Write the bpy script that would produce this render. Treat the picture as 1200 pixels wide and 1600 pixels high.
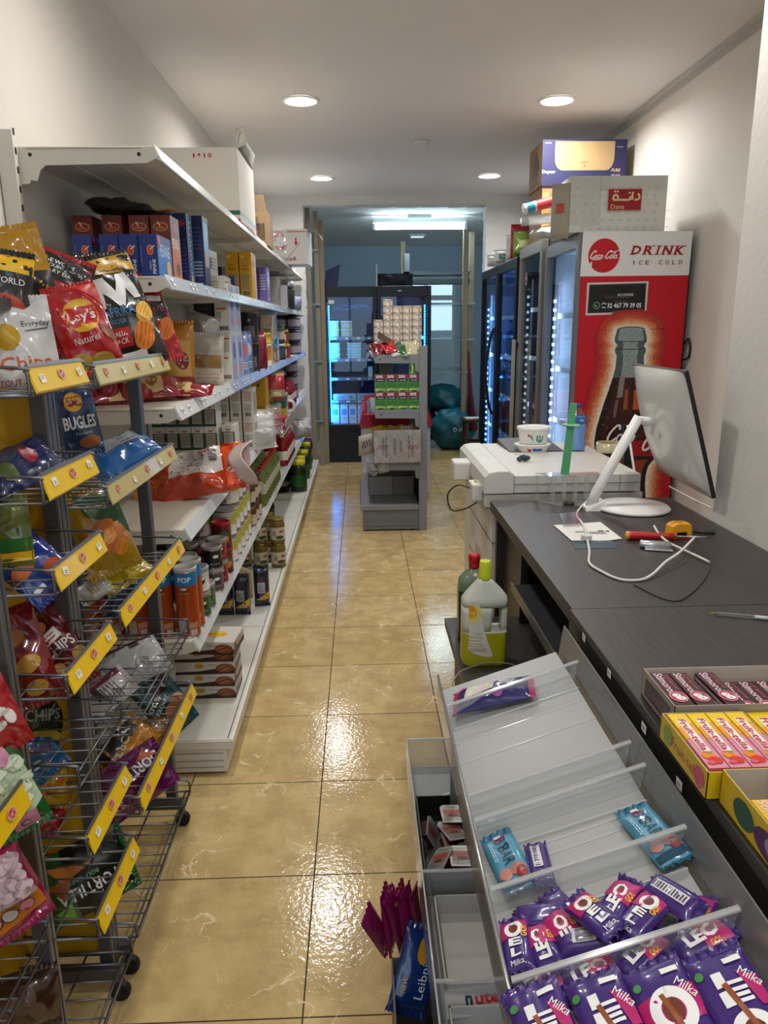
import bpy, bmesh, math, random
from mathutils import Vector, Matrix, noise
PI = math.pi
for o in list(bpy.data.objects):
    bpy.data.objects.remove(o, do_unlink=True)
S = bpy.context.scene
COL = S.collection
# ------------------------------------------------------------------ camera
CAMZ = 1.52
FPX = 1147.0
RV = Matrix(((0.99940017, 0.0183812, -0.02934999),
             (-0.03295336, 0.24419281, -0.96916663),
             (-0.01064739, 0.96955248, 0.24465206)))
cam_data = bpy.data.cameras.new('camera')
cam = bpy.data.objects.new('camera', cam_data)
COL.objects.link(cam)
cam.matrix_world = Matrix.Translation((0, 0, CAMZ)) @ RV.to_4x4()
cam_data.sensor_fit = 'VERTICAL'
cam_data.sensor_height = 24
cam_data.lens = 24 * FPX / 1600
cam_data.clip_start = 0.02
S.camera = cam
# ------------------------------------------------------------------ world, exposure
S.view_settings.view_transform = 'Standard'
S.view_settings.look = 'None'
S.view_settings.gamma = 1
S.view_settings.use_curve_mapping = False
S.view_settings.exposure = 0.0
W = bpy.data.worlds.new('daylight')
S.world = W
W.use_nodes = True
W.node_tree.nodes['Background'].inputs[0].default_value = (0.62, 0.78, 1.0, 1)
W.node_tree.nodes['Background'].inputs[1].default_value = 2.6
LAMP = .79          # multiplier of every ceiling lamp


# measured directions: a point of the photograph turned into a place in the room
def ray(x, y):
    return RV @ Vector((x - 600, -(y - 800), -FPX))


def aZ(x, y, z):
    r = ray(x, y); t = (z - CAMZ) / r.z
    return Vector((r.x * t, r.y * t, z))


def aX(x, y, X):
    r = ray(x, y); t = X / r.x
    return Vector((X, r.y * t, CAMZ + r.z * t))


def aY(x, y, Y):
    r = ray(x, y); t = Y / r.y
    return Vector((r.x * t, Y, CAMZ + r.z * t))


# ------------------------------------------------------------------ materials
def lin(h):
    h = h.lstrip('#')
    c = [int(h[i:i + 2], 16) / 255 for i in (0, 2, 4)]
    return tuple(x / 12.92 if x <= .04045 else ((x + .055) / 1.055) ** 2.4 for x in c)


_M = {}


def M(h, r=.5, m=0., v=.05, sc=25., emit=0, coat=0, bump=0, bsc=60, alpha=1, trans=0, ior=1.45):
    """procedural material: colour h with a little noise in it"""
    k = (h, r, m, v, sc, emit, coat, bump, bsc, alpha, trans)
    if k in _M: return _M[k]
    mt = bpy.data.materials.new('mat_' + h.strip('#') + '_%d' % len(_M))
    mt.use_nodes = True
    nt = mt.node_tree; b = nt.nodes['Principled BSDF']
    c = lin(h)
    b.inputs['Base Color'].default_value = (*c, 1)
    b.inputs['Roughness'].default_value = r
    b.inputs['Metallic'].default_value = m
    b.inputs['Coat Weight'].default_value = coat
    b.inputs['IOR'].default_value = ior
    b.inputs['Transmission Weight'].default_value = trans
    if coat: b.inputs['Coat Roughness'].default_value = .08
    if alpha < 1: b.inputs['Alpha'].default_value = alpha
    if emit:
        b.inputs['Emission Color'].default_value = (*c, 1)
        b.inputs['Emission Strength'].default_value = emit
    if v or bump:
        tc = nt.nodes.new('ShaderNodeTexCoord')
        n = nt.nodes.new('ShaderNodeTexNoise')
        n.inputs['Scale'].default_value = sc; n.inputs['Detail'].default_value = 3
        nt.links.new(tc.outputs['Object'], n.inputs['Vector'])
        if v and not emit:
            mx = nt.nodes.new('ShaderNodeMix'); mx.data_type = 'RGBA'
            mx.inputs[6].default_value = (*[x * (1 - v) for x in c], 1)
            mx.inputs[7].default_value = (*[min(1, x * (1 + v)) for x in c], 1)
            nt.links.new(n.outputs['Fac'], mx.inputs[0])
            nt.links.new(mx.outputs[2], b.inputs['Base Color'])
        if bump:
            n2 = nt.nodes.new('ShaderNodeTexNoise'); n2.inputs['Scale'].default_value = bsc
            nt.links.new(tc.outputs['Object'], n2.inputs['Vector'])
            bp = nt.nodes.new('ShaderNodeBump'); bp.inputs['Strength'].default_value = bump
            bp.inputs['Distance'].default_value = .01
            nt.links.new(n2.outputs['Fac'], bp.inputs['Height'])
            nt.links.new(bp.outputs['Normal'], b.inputs['Normal'])
    _M[k] = mt
    return mt


def clear(name, tint=(1, 1, 1), gl=.12, rough=.05, opac=.0, oc=(.8, .8, .8)):
    """thin clear sheet: see-through with a gloss that grows at grazing angles"""
    if name in _M: return _M[name]
    mt = bpy.data.materials.new(name); mt.use_nodes = True
    nt = mt.node_tree; nt.nodes.remove(nt.nodes['Principled BSDF'])
    out = nt.nodes['Material Output']
    tr = nt.nodes.new('ShaderNodeBsdfTransparent'); tr.inputs[0].default_value = (*tint, 1)
    gg = nt.nodes.new('ShaderNodeBsdfGlossy'); gg.inputs['Roughness'].default_value = rough
    df = nt.nodes.new('ShaderNodeBsdfDiffuse'); df.inputs[0].default_value = (*oc, 1)
    fr = nt.nodes.new('ShaderNodeLayerWeight'); fr.inputs[0].default_value = .5
    pw = nt.nodes.new('ShaderNodeMath'); pw.operation = 'POWER'; pw.inputs[1].default_value = 4.5
    nt.links.new(fr.outputs['Facing'], pw.inputs[0])
    ad = nt.nodes.new('ShaderNodeMath'); ad.operation = 'MULTIPLY_ADD'
    ad.inputs[1].default_value = .8; ad.inputs[2].default_value = gl * .3; ad.use_clamp = True
    nt.links.new(pw.outputs[0], ad.inputs[0])
    m1 = nt.nodes.new('ShaderNodeMixShader'); m2 = nt.nodes.new('ShaderNodeMixShader')
    m1.inputs[0].default_value = opac
    nt.links.new(tr.outputs[0], m1.inputs[1]); nt.links.new(df.outputs[0], m1.inputs[2])
    nt.links.new(ad.outputs[0], m2.inputs[0])
    nt.links.new(m1.outputs[0], m2.inputs[1]); nt.links.new(gg.outputs[0], m2.inputs[2])
    nt.links.new(m2.outputs[0], out.inputs[0])
    _M[name] = mt
    return mt


# ------------------------------------------------------------------ flat printed shapes: (points, faces)
def R(cx, cy, w, h, a=0):
    p = [(-w / 2, -h / 2), (w / 2, -h / 2), (w / 2, h / 2), (-w / 2, h / 2)]
    ca, sa = math.cos(a), math.sin(a)
    return [(cx + x * ca - y * sa, cy + x * sa + y * ca) for x, y in p], [(0, 1, 2, 3)]


def EL(cx, cy, w, h, a=0, n=28):
    ca, sa = math.cos(a), math.sin(a); p = []
    for i in range(n):
        x, y = w / 2 * math.cos(2 * PI * i / n), h / 2 * math.sin(2 * PI * i / n)
        p.append((cx + x * ca - y * sa, cy + x * sa + y * ca))
    return p, [tuple(range(n))]


def PO(*p):
    return list(p), [tuple(range(len(p)))]


def RG(cx, cy, w, h, t, a0=0, a1=2 * PI, n=36):
    p = []; f = []
    for i in range(n + 1):
        a = a0 + (a1 - a0) * i / n
        p += [(cx + w / 2 * math.cos(a), cy + h / 2 * math.sin(a)),
              (cx + (w / 2 - t) * math.cos(a), cy + (h / 2 - t) * math.sin(a))]
    for i in range(n): f.append((2 * i, 2 * i + 2, 2 * i + 3, 2 * i + 1))
    return p, f


def ST(pts, w, closed=False):
    """brush stroke of width w (number or list) along points"""
    p = []; f = []; n = len(pts)
    for i in range(n):
        a = pts[max(0, i - 1)]; b = pts[min(n - 1, i + 1)]
        dx, dy = b[0] - a[0], b[1] - a[1]; l = math.hypot(dx, dy) or 1
        ww = (w[i] if isinstance(w, (list, tuple)) else w) / 2
        p += [(pts[i][0] - dy / l * ww, pts[i][1] + dx / l * ww), (pts[i][0] + dy / l * ww, pts[i][1] - dx / l * ww)]
    for i in range(n - 1): f.append((2 * i + 1, 2 * i + 3, 2 * i + 2, 2 * i))
    return p, f


def smooth(pts, k=4):
    out = []
    n = len(pts)
    for i in range(n - 1):
        p0, p1, p2, p3 = pts[max(0, i - 1)], pts[i], pts[i + 1], pts[min(n - 1, i + 2)]
        for j in range(k):
            t = j / k
            out.append(tuple(.5 * (2 * b + (c - a) * t + (2 * a - 5 * b + 4 * c - d) * t * t + (3 * b - a - 3 * c + d) * t ** 3)
                             for a, b, c, d in zip(p0, p1, p2, p3)))
    out.append(tuple(pts[-1]))
    return out


_T = {}


def TX(s, cx, cy, w, h, a=0, sh=0, bold=.0):
    """lettering fitted into a w x h box"""
    k = (s, bold)
    if k not in _T:
        cu = bpy.data.curves.new('lettering', 'FONT'); cu.body = s; cu.fill_mode = 'FRONT' if hasattr(cu, 'fill_mode') else 'BOTH'
        cu.resolution_u = 2; cu.offset = bold; cu.size = 1
        ob = bpy.data.objects.new('lettering', cu)
        me = bpy.data.meshes.new_from_object(ob)
        P = [(v.co.x, v.co.y) for v in me.vertices]; F = [tuple(p.vertices) for p in me.polygons if p.normal.z > 0 or True]
        bpy.data.objects.remove(ob); bpy.data.curves.remove(cu); bpy.data.meshes.remove(me)
        x0 = min(p[0] for p in P); x1 = max(p[0] for p in P); y0 = min(p[1] for p in P); y1 = max(p[1] for p in P)
        P = [((x - x0) / (x1 - x0 or 1) - .5, (y - y0) / (y1 - y0 or 1) - .5) for x, y in P]
        _T[k] = (P, F)
    P, F = _T[k]
    ca, sa = math.cos(a), math.sin(a); out = []
    for x, y in P:
        x = x * w + sh * y * h; y = y * h
        out.append((cx + x * ca - y * sa, cy + x * sa + y * ca))
    return out, F


def BC(cx, cy, w, h, a=0, n=11):
    """bar code bars"""
    p = []; f = []; rnd = random.Random(n); x = -w / 2; ca, sa = math.cos(a), math.sin(a)
    while x < w / 2:
        b = w / n * (.3 + .5 * rnd.random())
        q = [(x, -h / 2), (x + b, -h / 2), (x + b, h / 2), (x, h / 2)]
        f.append(tuple(range(len(p), len(p) + 4)))
        p += [(cx + u * ca - v * sa, cy + u * sa + v * ca) for u, v in q]
        x += w / n
    return p, f


def LN(cx, cy, w, h, n, a=0, seed=1):
    """n rows of small print drawn as broken lines"""
    p = []; f = []; rnd = random.Random(seed); ca, sa = math.cos(a), math.sin(a)
    for i in range(n):
        y = h / 2 - h * (i + .5) / n; x = -w / 2
        while x < w / 2 * .95:
            l = min(w * (.06 + .14 * rnd.random()), w / 2 - x)
            q = [(x, y - h / n * .22), (x + l, y - h / n * .22), (x + l, y + h / n * .22), (x, y + h / n * .22)]
            f.append(tuple(range(len(p), len(p) + 4)))
            p += [(cx + u * ca - v * sa, cy + u * sa + v * ca) for u, v in q]
            x += l + w * .03
        if rnd.random() < .25: y -= h / n
    return p, f


# ------------------------------------------------------------------ mesh builder
class G:
    def __init__(s):
        s.v = []; s.f = []; s.mi = []; s.sm = []; s.mats = []; s.layer = 0

    def m(s, mt):
        if isinstance(mt, str): mt = M(mt)
        if mt not in s.mats: s.mats.append(mt)
        return s.mats.index(mt)

    def add(s, vs, fs, mt, smooth=False):
        o = len(s.v); s.v += [Vector(x) for x in vs]; i = s.m(mt)
        for f in fs: s.f.append(tuple(o + k for k in f)); s.mi.append(i); s.sm.append(smooth)
        return s

    def box(s, x0, x1, y0, y1, z0, z1, mt, skip=()):
        v = [(x0, y0, z0), (x1, y0, z0), (x1, y1, z0), (x0, y1, z0), (x0, y0, z1), (x1, y0, z1), (x1, y1, z1), (x0, y1, z1)]
        F = dict(bottom=(3, 2, 1, 0), top=(4, 5, 6, 7), front=(0, 1, 5, 4), right=(1, 2, 6, 5), back=(2, 3, 7, 6), left=(3, 0, 4, 7))
        return s.add(v, [F[k] for k in F if k not in skip], mt)

    def hexa(s, v, mt):
        """v: 4 bottom points ccw then 4 top points"""
        return s.add(v, [(3, 2, 1, 0), (4, 5, 6, 7), (0, 1, 5, 4), (1, 2, 6, 5), (2, 3, 7, 6), (3, 0, 4, 7)], mt)

    def prism(s, pts, a, b, axis, mt, smooth=False):
        """outline pts (2D) pushed from a to b along axis"""
        def q(p, t):
            return {'x': (t, p[0], p[1]), 'y': (p[0], t, p[1]), 'z': (p[0], p[1], t)}[axis]
        n = len(pts); vs = [q(p, a) for p in pts] + [q(p, b) for p in pts]
        s.add(vs, [tuple(range(n))[::-1], tuple(range(n, 2 * n))], mt)
        o = len(s.v) - 2 * n; i = s.m(mt)
        for k in range(n):
            s.f.append((o + k, o + (k + 1) % n, o + n + (k + 1) % n, o + n + k)); s.mi.append(i); s.sm.append(smooth)
        return s

    def lathe(s, prof, mt, n=24, c=(0, 0, 0), caps=True, axis='z', sx=1, sy=1, smooth=True):
        """profile [(radius, height)...] turned about an axis; mt one material or one per band"""
        vs = []
        for r, h in prof:
            for k in range(n):
                a = 2 * PI * k / n
                x, y = r * math.cos(a) * sx, r * math.sin(a) * sy
                p = {'z': (x, y, h), 'x': (h, x, y), 'y': (x, h, y)}[axis]
                vs.append((c[0] + p[0], c[1] + p[1], c[2] + p[2]))
        o = len(s.v); s.v += [Vector(x) for x in vs]
        for j in range(len(prof) - 1):
            mm = mt[j] if isinstance(mt, (list, tuple)) else mt; i = s.m(mm)
            for k in range(n):
                k2 = (k + 1) % n
                s.f.append((o + j * n + k, o + j * n + k2, o + (j + 1) * n + k2, o + (j + 1) * n + k)); s.mi.append(i); s.sm.append(smooth)
        if caps:
            a = s.m(mt[0] if isinstance(mt, (list, tuple)) else mt); b = s.m(mt[-1] if isinstance(mt, (list, tuple)) else mt)
            if prof[0][0] > 0: s.f.append(tuple(o + k for k in range(n))[::-1]); s.mi.append(a); s.sm.append(False)
            if prof[-1][0] > 0: s.f.append(tuple(o + (len(prof) - 1) * n + k for k in range(n))); s.mi.append(b); s.sm.append(False)
        return s

    def tube(s, pts, r, mt, n=8, closed=False):
        pts = [Vector(p) for p in pts]; N = len(pts); o = len(s.v); i = s.m(mt)
        up = Vector((0, 0, 1)); prev = None
        for j, p in enumerate(pts):
            a = pts[j - 1] if (j or closed) else p; b = pts[(j + 1) % N] if (j < N - 1 or closed) else p
            t = (b - a).normalized()
            if prev is None:
                u = t.cross(up if abs(t.z) < .9 else Vector((1, 0, 0))).normalized()
            else:
                u = (prev - t * prev.dot(t)).normalized()
            prev = u; w = t.cross(u); rr = r[j] if isinstance(r, (list, tuple)) else r
            for k in range(n):
                an = 2 * PI * k / n
                s.v.append(p + (u * math.cos(an) + w * math.sin(an)) * rr)
        for j in range(N if closed else N - 1):
            j2 = (j + 1) % N
            for k in range(n):
                k2 = (k + 1) % n
                s.f.append((o + j * n + k, o + j * n + k2, o + j2 * n + k2, o + j2 * n + k)); s.mi.append(i); s.sm.append(n > 4)
        if not closed:
            s.f.append(tuple(o + k for k in range(n))[::-1]); s.mi.append(i); s.sm.append(False)
            s.f.append(tuple(o + (N - 1) * n + k for k in range(n))); s.mi.append(i); s.sm.append(False)
        return s

    def grid(s, fn, nu, nv, mt, smooth=True, wrap=False, mfn=None):
        o = len(s.v)
        for j in range(nv + 1):
            for k in range(nu + 1): s.v.append(Vector(fn(k / nu, j / nv)))
        for j in range(nv):
            for k in range(nu):
                a = o + j * (nu + 1) + k
                s.f.append((a, a + 1, a + nu + 2, a + nu + 1)); s.mi.append(s.m(mfn(k / nu, j / nv) if mfn else mt)); s.sm.append(smooth)
        return s

    def pr(s, prints, fn, cut=0, gap=.00035, both=False):
        """print shapes [(shape, material)...] on a surface fn(u,v)->(point, normal); cut = grid size for curved surfaces"""
        for sh, mt in prints:
            P, F = sh
            s.layer += 1
            if cut:
                bm = bmesh.new(); vs = [bm.verts.new((x, y, 0)) for x, y in P]
                for f in F:
                    try: bm.faces.new([vs[i] for i in f])
                    except ValueError: pass
                for ax in (0, 1):
                    lo = min(p[ax] for p in P); hi = max(p[ax] for p in P)
                    k = math.floor(lo / cut) + 1
                    while k * cut < hi:
                        co = (k * cut, 0, 0) if ax == 0 else (0, k * cut, 0); no = (1, 0, 0) if ax == 0 else (0, 1, 0)
                        bmesh.ops.bisect_plane(bm, geom=bm.verts[:] + bm.edges[:] + bm.faces[:], plane_co=co, plane_no=no)
                        k += 1
                bmesh.ops.triangulate(bm, faces=[f for f in bm.faces if len(f.verts) > 4])
                bm.verts.index_update()
                P = [(v.co.x, v.co.y) for v in bm.verts]; F = [tuple(v.index for v in f.verts) for f in bm.faces]
                bm.free()
            vs = []
            for x, y in P:
                p, nn = fn(x, y); vs.append(Vector(p) + Vector(nn) * (gap * 1.3 + s.layer * (.00009 if cut else gap * .5)))
            if F and len(vs) > 2:
                f = F[0]; nrm = (vs[f[1]] - vs[f[0]]).cross(vs[f[2]] - vs[f[0]])
                c = P[f[0]]
                if nrm.dot(Vector(fn(*c)[1])) < 0: F = [tuple(reversed(f)) for f in F]
            s.add(vs, F, mt, smooth=bool(cut))
        return s

    def face(s, prints, o, du, dv, gap=.0003):
        """print on a flat face: o centre, du right unit, dv up unit"""
        o, du, dv = Vector(o), Vector(du), Vector(dv); n = du.cross(dv)
        return s.pr(prints, lambda x, y: (o + du * x + dv * y, n), gap=gap)

    def mesh(s, name):
        me = bpy.data.meshes.new(name)
        me.from_pydata([tuple(v) for v in s.v], [], s.f)
        for mt in s.mats: me.materials.append(mt)
        me.polygons.foreach_set('material_index', s.mi)
        me.polygons.foreach_set('use_smooth', s.sm)
        me.update()
        return me


def tag(o, label=None, cat=None, group=None, kind=None):
    if label: o['label'] = label
    if cat: o['category'] = cat
    if group: o['group'] = group
    if kind: o['kind'] = kind
    return o


def obj(name, g, parent=None, loc=None, rot=None, label=None, cat=None, group=None, kind=None, bevel=0, seg=2, solid=0, subd=0):
    me = g.mesh(name) if isinstance(g, G) else g
    o = bpy.data.objects.new(name, me); COL.objects.link(o)
    if parent: o.parent = parent
    if loc is not None: o.location = loc
    if rot is not None: o.rotation_euler = rot
    if solid:
        q = o.modifiers.new('thick', 'SOLIDIFY'); q.thickness = solid; q.offset = 0
    if bevel:
        q = o.modifiers.new('round', 'BEVEL'); q.width = bevel; q.segments = seg; q.limit_method = 'ANGLE'; q.angle_limit = math.radians(50)
        q.harden_normals = False
    if subd:
        q = o.modifiers.new('sub', 'SUBSURF'); q.levels = subd; q.render_levels = subd
    tag(o, label, cat, group, kind)
    return o


def empty(name, loc, label=None, cat=None, group=None, rot=None):
    o = bpy.data.objects.new(name, None); COL.objects.link(o); o.location = loc
    o.empty_display_size = .05
    if rot is not None: o.rotation_euler = rot
    return tag(o, label, cat, group)


def dup(root, loc=None, rot=None, label=None, scale=None, parent=None):
    c = root.copy(); COL.objects.link(c); c.parent = parent
    if parent: c.matrix_parent_inverse = root.matrix_parent_inverse.copy()
    if loc is not None: c.location = loc
    if rot is not None: c.rotation_euler = rot
    if scale is not None: c.scale = (scale,) * 3 if isinstance(scale, (int, float)) else scale
    if label: c['label'] = label
    for ch in [q for q in KIDS.get(root.name, [])]:
        k = dup(ch, parent=c)
    pass
    if parent: KIDS.setdefault(parent.name, []).append(c)
    return c


KIDS = {}
_obj = obj


def obj(name, g, parent=None, **k):
    o = _obj(name, g, parent, **k)
    if parent: KIDS.setdefault(parent.name, []).append(o)
    return o


# ------------------------------------------------------------------ packaging
def carton(name, w, d, h, col, front=(), right=(), left=(), top=(), back=(), sides=None, parent=None, bevel=.0012, seal=True, **k):
    """closed box, origin at its base centre, front faces -Y; prints per face in metres about the face centre"""
    g = G(); g.box(-w / 2, w / 2, -d / 2, d / 2, 0, h, col)
    hz = h / 2
    g.face(front, (0, -d / 2, hz), (1, 0, 0), (0, 0, 1)); g.layer = 0
    g.face(right, (w / 2, 0, hz), (0, 1, 0), (0, 0, 1)); g.layer = 0
    g.face(left, (-w / 2, 0, hz), (0, -1, 0), (0, 0, 1)); g.layer = 0
    g.face(top, (0, 0, h), (1, 0, 0), (0, 1, 0)); g.layer = 0
    g.face(back, (0, d / 2, hz), (-1, 0, 0), (0, 0, 1))
    return obj(name, g, parent, **k)


def bagfn(W, H, T, ex=2.2, seed=0, wr=.0025, sag=0, pinch=.05):
    """surface of a filled pouch standing on its seal: u across, v up from the middle"""
    def tk(u, v):
        a = max(0, 1 - abs(2 * u / W) ** ex); b = max(0, 1 - abs(2 * v / H) ** (ex + .4))
        return T / 2 * (a ** .55) * (b ** .6) * (1 - sag * v / H)
    def fn(u, v, side=-1):
        t = tk(u, v)
        e = (1 - abs(2 * v / H)) * H
        fold = .0035 * math.sin(u * 190 + seed * 3 + 2 * math.sin(u * 60 + seed)) * math.exp(-abs(e) / .035) * min(1, t / .006)
        n = noise.noise(Vector((u * 14, v * 11, seed * 7.3 + side))) * wr * 2.2 + abs(noise.noise(Vector((u * 30 + 5, v * 24, seed * 3.1 + side)))) * wr
        cr = wr * 2.2 * (abs(noise.noise(Vector((u * 9 + v * 8, v * 5 - u * 4, seed + 20)))) ** .6)
        k = min(1, t / .012)
        x = u * (1 - pinch * (t / (T / 2 + 1e-6)) * abs(2 * u / W))
        return Vector((x, side * (t + (n + fold - cr) * k), v))
    return fn


def bag(name, W, H, T, col, prints=(), bprints=(), seal=.014, scol=None, seed=0, wr=.0025, zig=True, nu=22, nv=30, ex=2.2, sag=0,
        parent=None, cut=.012, sealpart=True, bcol=None, pinch=.05, **k):
    """pillow pouch, origin at its middle, front faces -Y"""
    fn = bagfn(W, H, T, ex, seed, wr, sag, pinch)
    g = G()
    def sp(t): return math.sin((t - .5) * PI) * .5 * .35 + (t - .5) * .65
    g.grid(lambda a, b: fn(sp(a) * W, sp(b) * H, -1), nu, nv, col)
    g.grid(lambda a, b: fn(-sp(a) * W, sp(b) * H, 1), nu, nv, bcol or col)
    def sf(side):
        def q(u, v):
            u = max(-W / 2, min(W / 2, u)); v = max(-H / 2, min(H / 2, v))
            p = fn(u, v, side); a = fn(u + .002, v, side) - p; b = fn(u, v + .002, side) - p
            n = a.cross(b)
            if n.y * side < 0: n = -n
            return p, (n.normalized() if n.length > 0 else Vector((0, side, 0)))
        return q
    g.pr(prints, sf(-1), cut=cut, gap=.001); g.layer = 0
    fb = sf(1)
    g.pr(bprints, lambda x, y: fb(-x, y), cut=cut, gap=.0008)
    o = obj(name, g, parent, **k)
    for sg in (-1, 1):
        s = G(); n = max(8, int(W / .004)); vs = []
        for i in range(n + 1):
            x = -W / 2 + W * i / n; yy = .0016 * math.sin(i * 2.1) + .004 * math.sin(x * 25 + seed)* (1 if zig else .3)
            z0 = sg * (H / 2 - .001); z1 = sg * (H / 2 + seal - (.003 if (i % 2 and zig) else 0))
            vs += [(x, yy * .3, z0), (x, yy, (z0 + z1) / 2), (x, yy * 1.4, z1)]
        F = []
        for i in range(n):
            for j in (0, 1): F.append((3 * i + j, 3 * i + 3 + j, 3 * i + 4 + j, 3 * i + 1 + j))
        s.add(vs, F, scol or col, smooth=False)
        if sealpart: obj('seal', s, o, solid=.0008)
    return o


def can(name, r, h, body, rim='#c9c9c6', prints=(), lid=None, parent=None, n=28, lidh=.01, **k):
    """straight tin or tube with a rim and a lid, origin at its base centre; prints wrap around, u in metres round from the front (-Y)"""
    g = G(); rm = M(rim, .3, .9)
    bd = body if not isinstance(body, str) else M(body, .38, coat=.3)
    g.lathe([(r * .96, 0), (r * 1.01, .001), (r * 1.01, .004), (r * .985, .006), (r * .985, h - .006), (r * 1.01, h - .004), (r * 1.01, h - .001)],
            [rm, rm, rm, bd, rm, rm], n=n)
    g.pr(prints, lambda x, y: ((r * .986 * math.sin(x / r), -r * .986 * math.cos(x / r), h / 2 + y), (math.sin(x / r), -math.cos(x / r), 0)), cut=r * .25)
    o = obj(name, g, parent, **k)
    l = G(); lm = M(lid, .35) if isinstance(lid, str) else (lid or rm)
    l.lathe([(r * 1.0, h - .001), (r * 1.03, h), (r * 1.03, h + lidh * .7), (r * .98, h + lidh), (r * .9, h + lidh), (r * .87, h + lidh * .6), (0, h + lidh * .6)], lm, n=n)
    obj('lid', l, o)
    return o


def jar(name, r, h, glass, cap, prints=(), lab=None, labz=(.25, .75), parent=None, n=24, caph=.014, neck=.86, **k):
    """glass jar filled to the shoulder with a screw cap; origin at base"""
    g = G(); hb = h - caph
    g.lathe([(r * .9, 0), (r, .004), (r, hb * .8), (r * .97, hb * .88), (r * neck, hb)], glass, n=n)
    z0, z1 = labz; a = []
    if lab is not None:
        q = G()
        for i in range(n // 2 + 1):
            an = -PI * .5 - PI * .48 + PI * .96 * i / (n // 2)
            a += [(r * 1.012 * math.cos(an), r * 1.012 * math.sin(an), z0 * hb), (r * 1.012 * math.cos(an), r * 1.012 * math.sin(an), z1 * hb)]
        q.add(a, [(2 * i, 2 * i + 2, 2 * i + 3, 2 * i + 1) for i in range(n // 2)], lab, True)
        q.pr(prints, lambda x, y: ((r * 1.013 * math.sin(x / r), -r * 1.013 * math.cos(x / r), hb * (z0 + z1) / 2 + y), (math.sin(x / r), -math.cos(x / r), 0)), cut=r * .3)
    o = obj(name, g, parent, **k)
    c = G(); c.lathe([(r * neck * 1.04, hb - .001), (r * neck * 1.06, hb + .002), (r * neck * 1.06, h - .002), (r * neck * .98, h)], cap, n=n)
    obj('cap', c, o)
    if lab is not None: obj('label', q, o)
    return o
# ================================================================== THE SHOP ROOM
CEIL = 2.8
XL, XR, XN = -1.0, 1.78, 1.135      # left wall, right wall, near right wall
YB, YB2, YF = 7.92, 12.7, -2.6      # wall with the opening, far wall of the back room, shop front


def wallmat(name, h, r=.75, bump=.15, sc=90):
    mt = M(h, r, 0, .025, 3, bump=bump, bsc=sc)
    return mt


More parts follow.
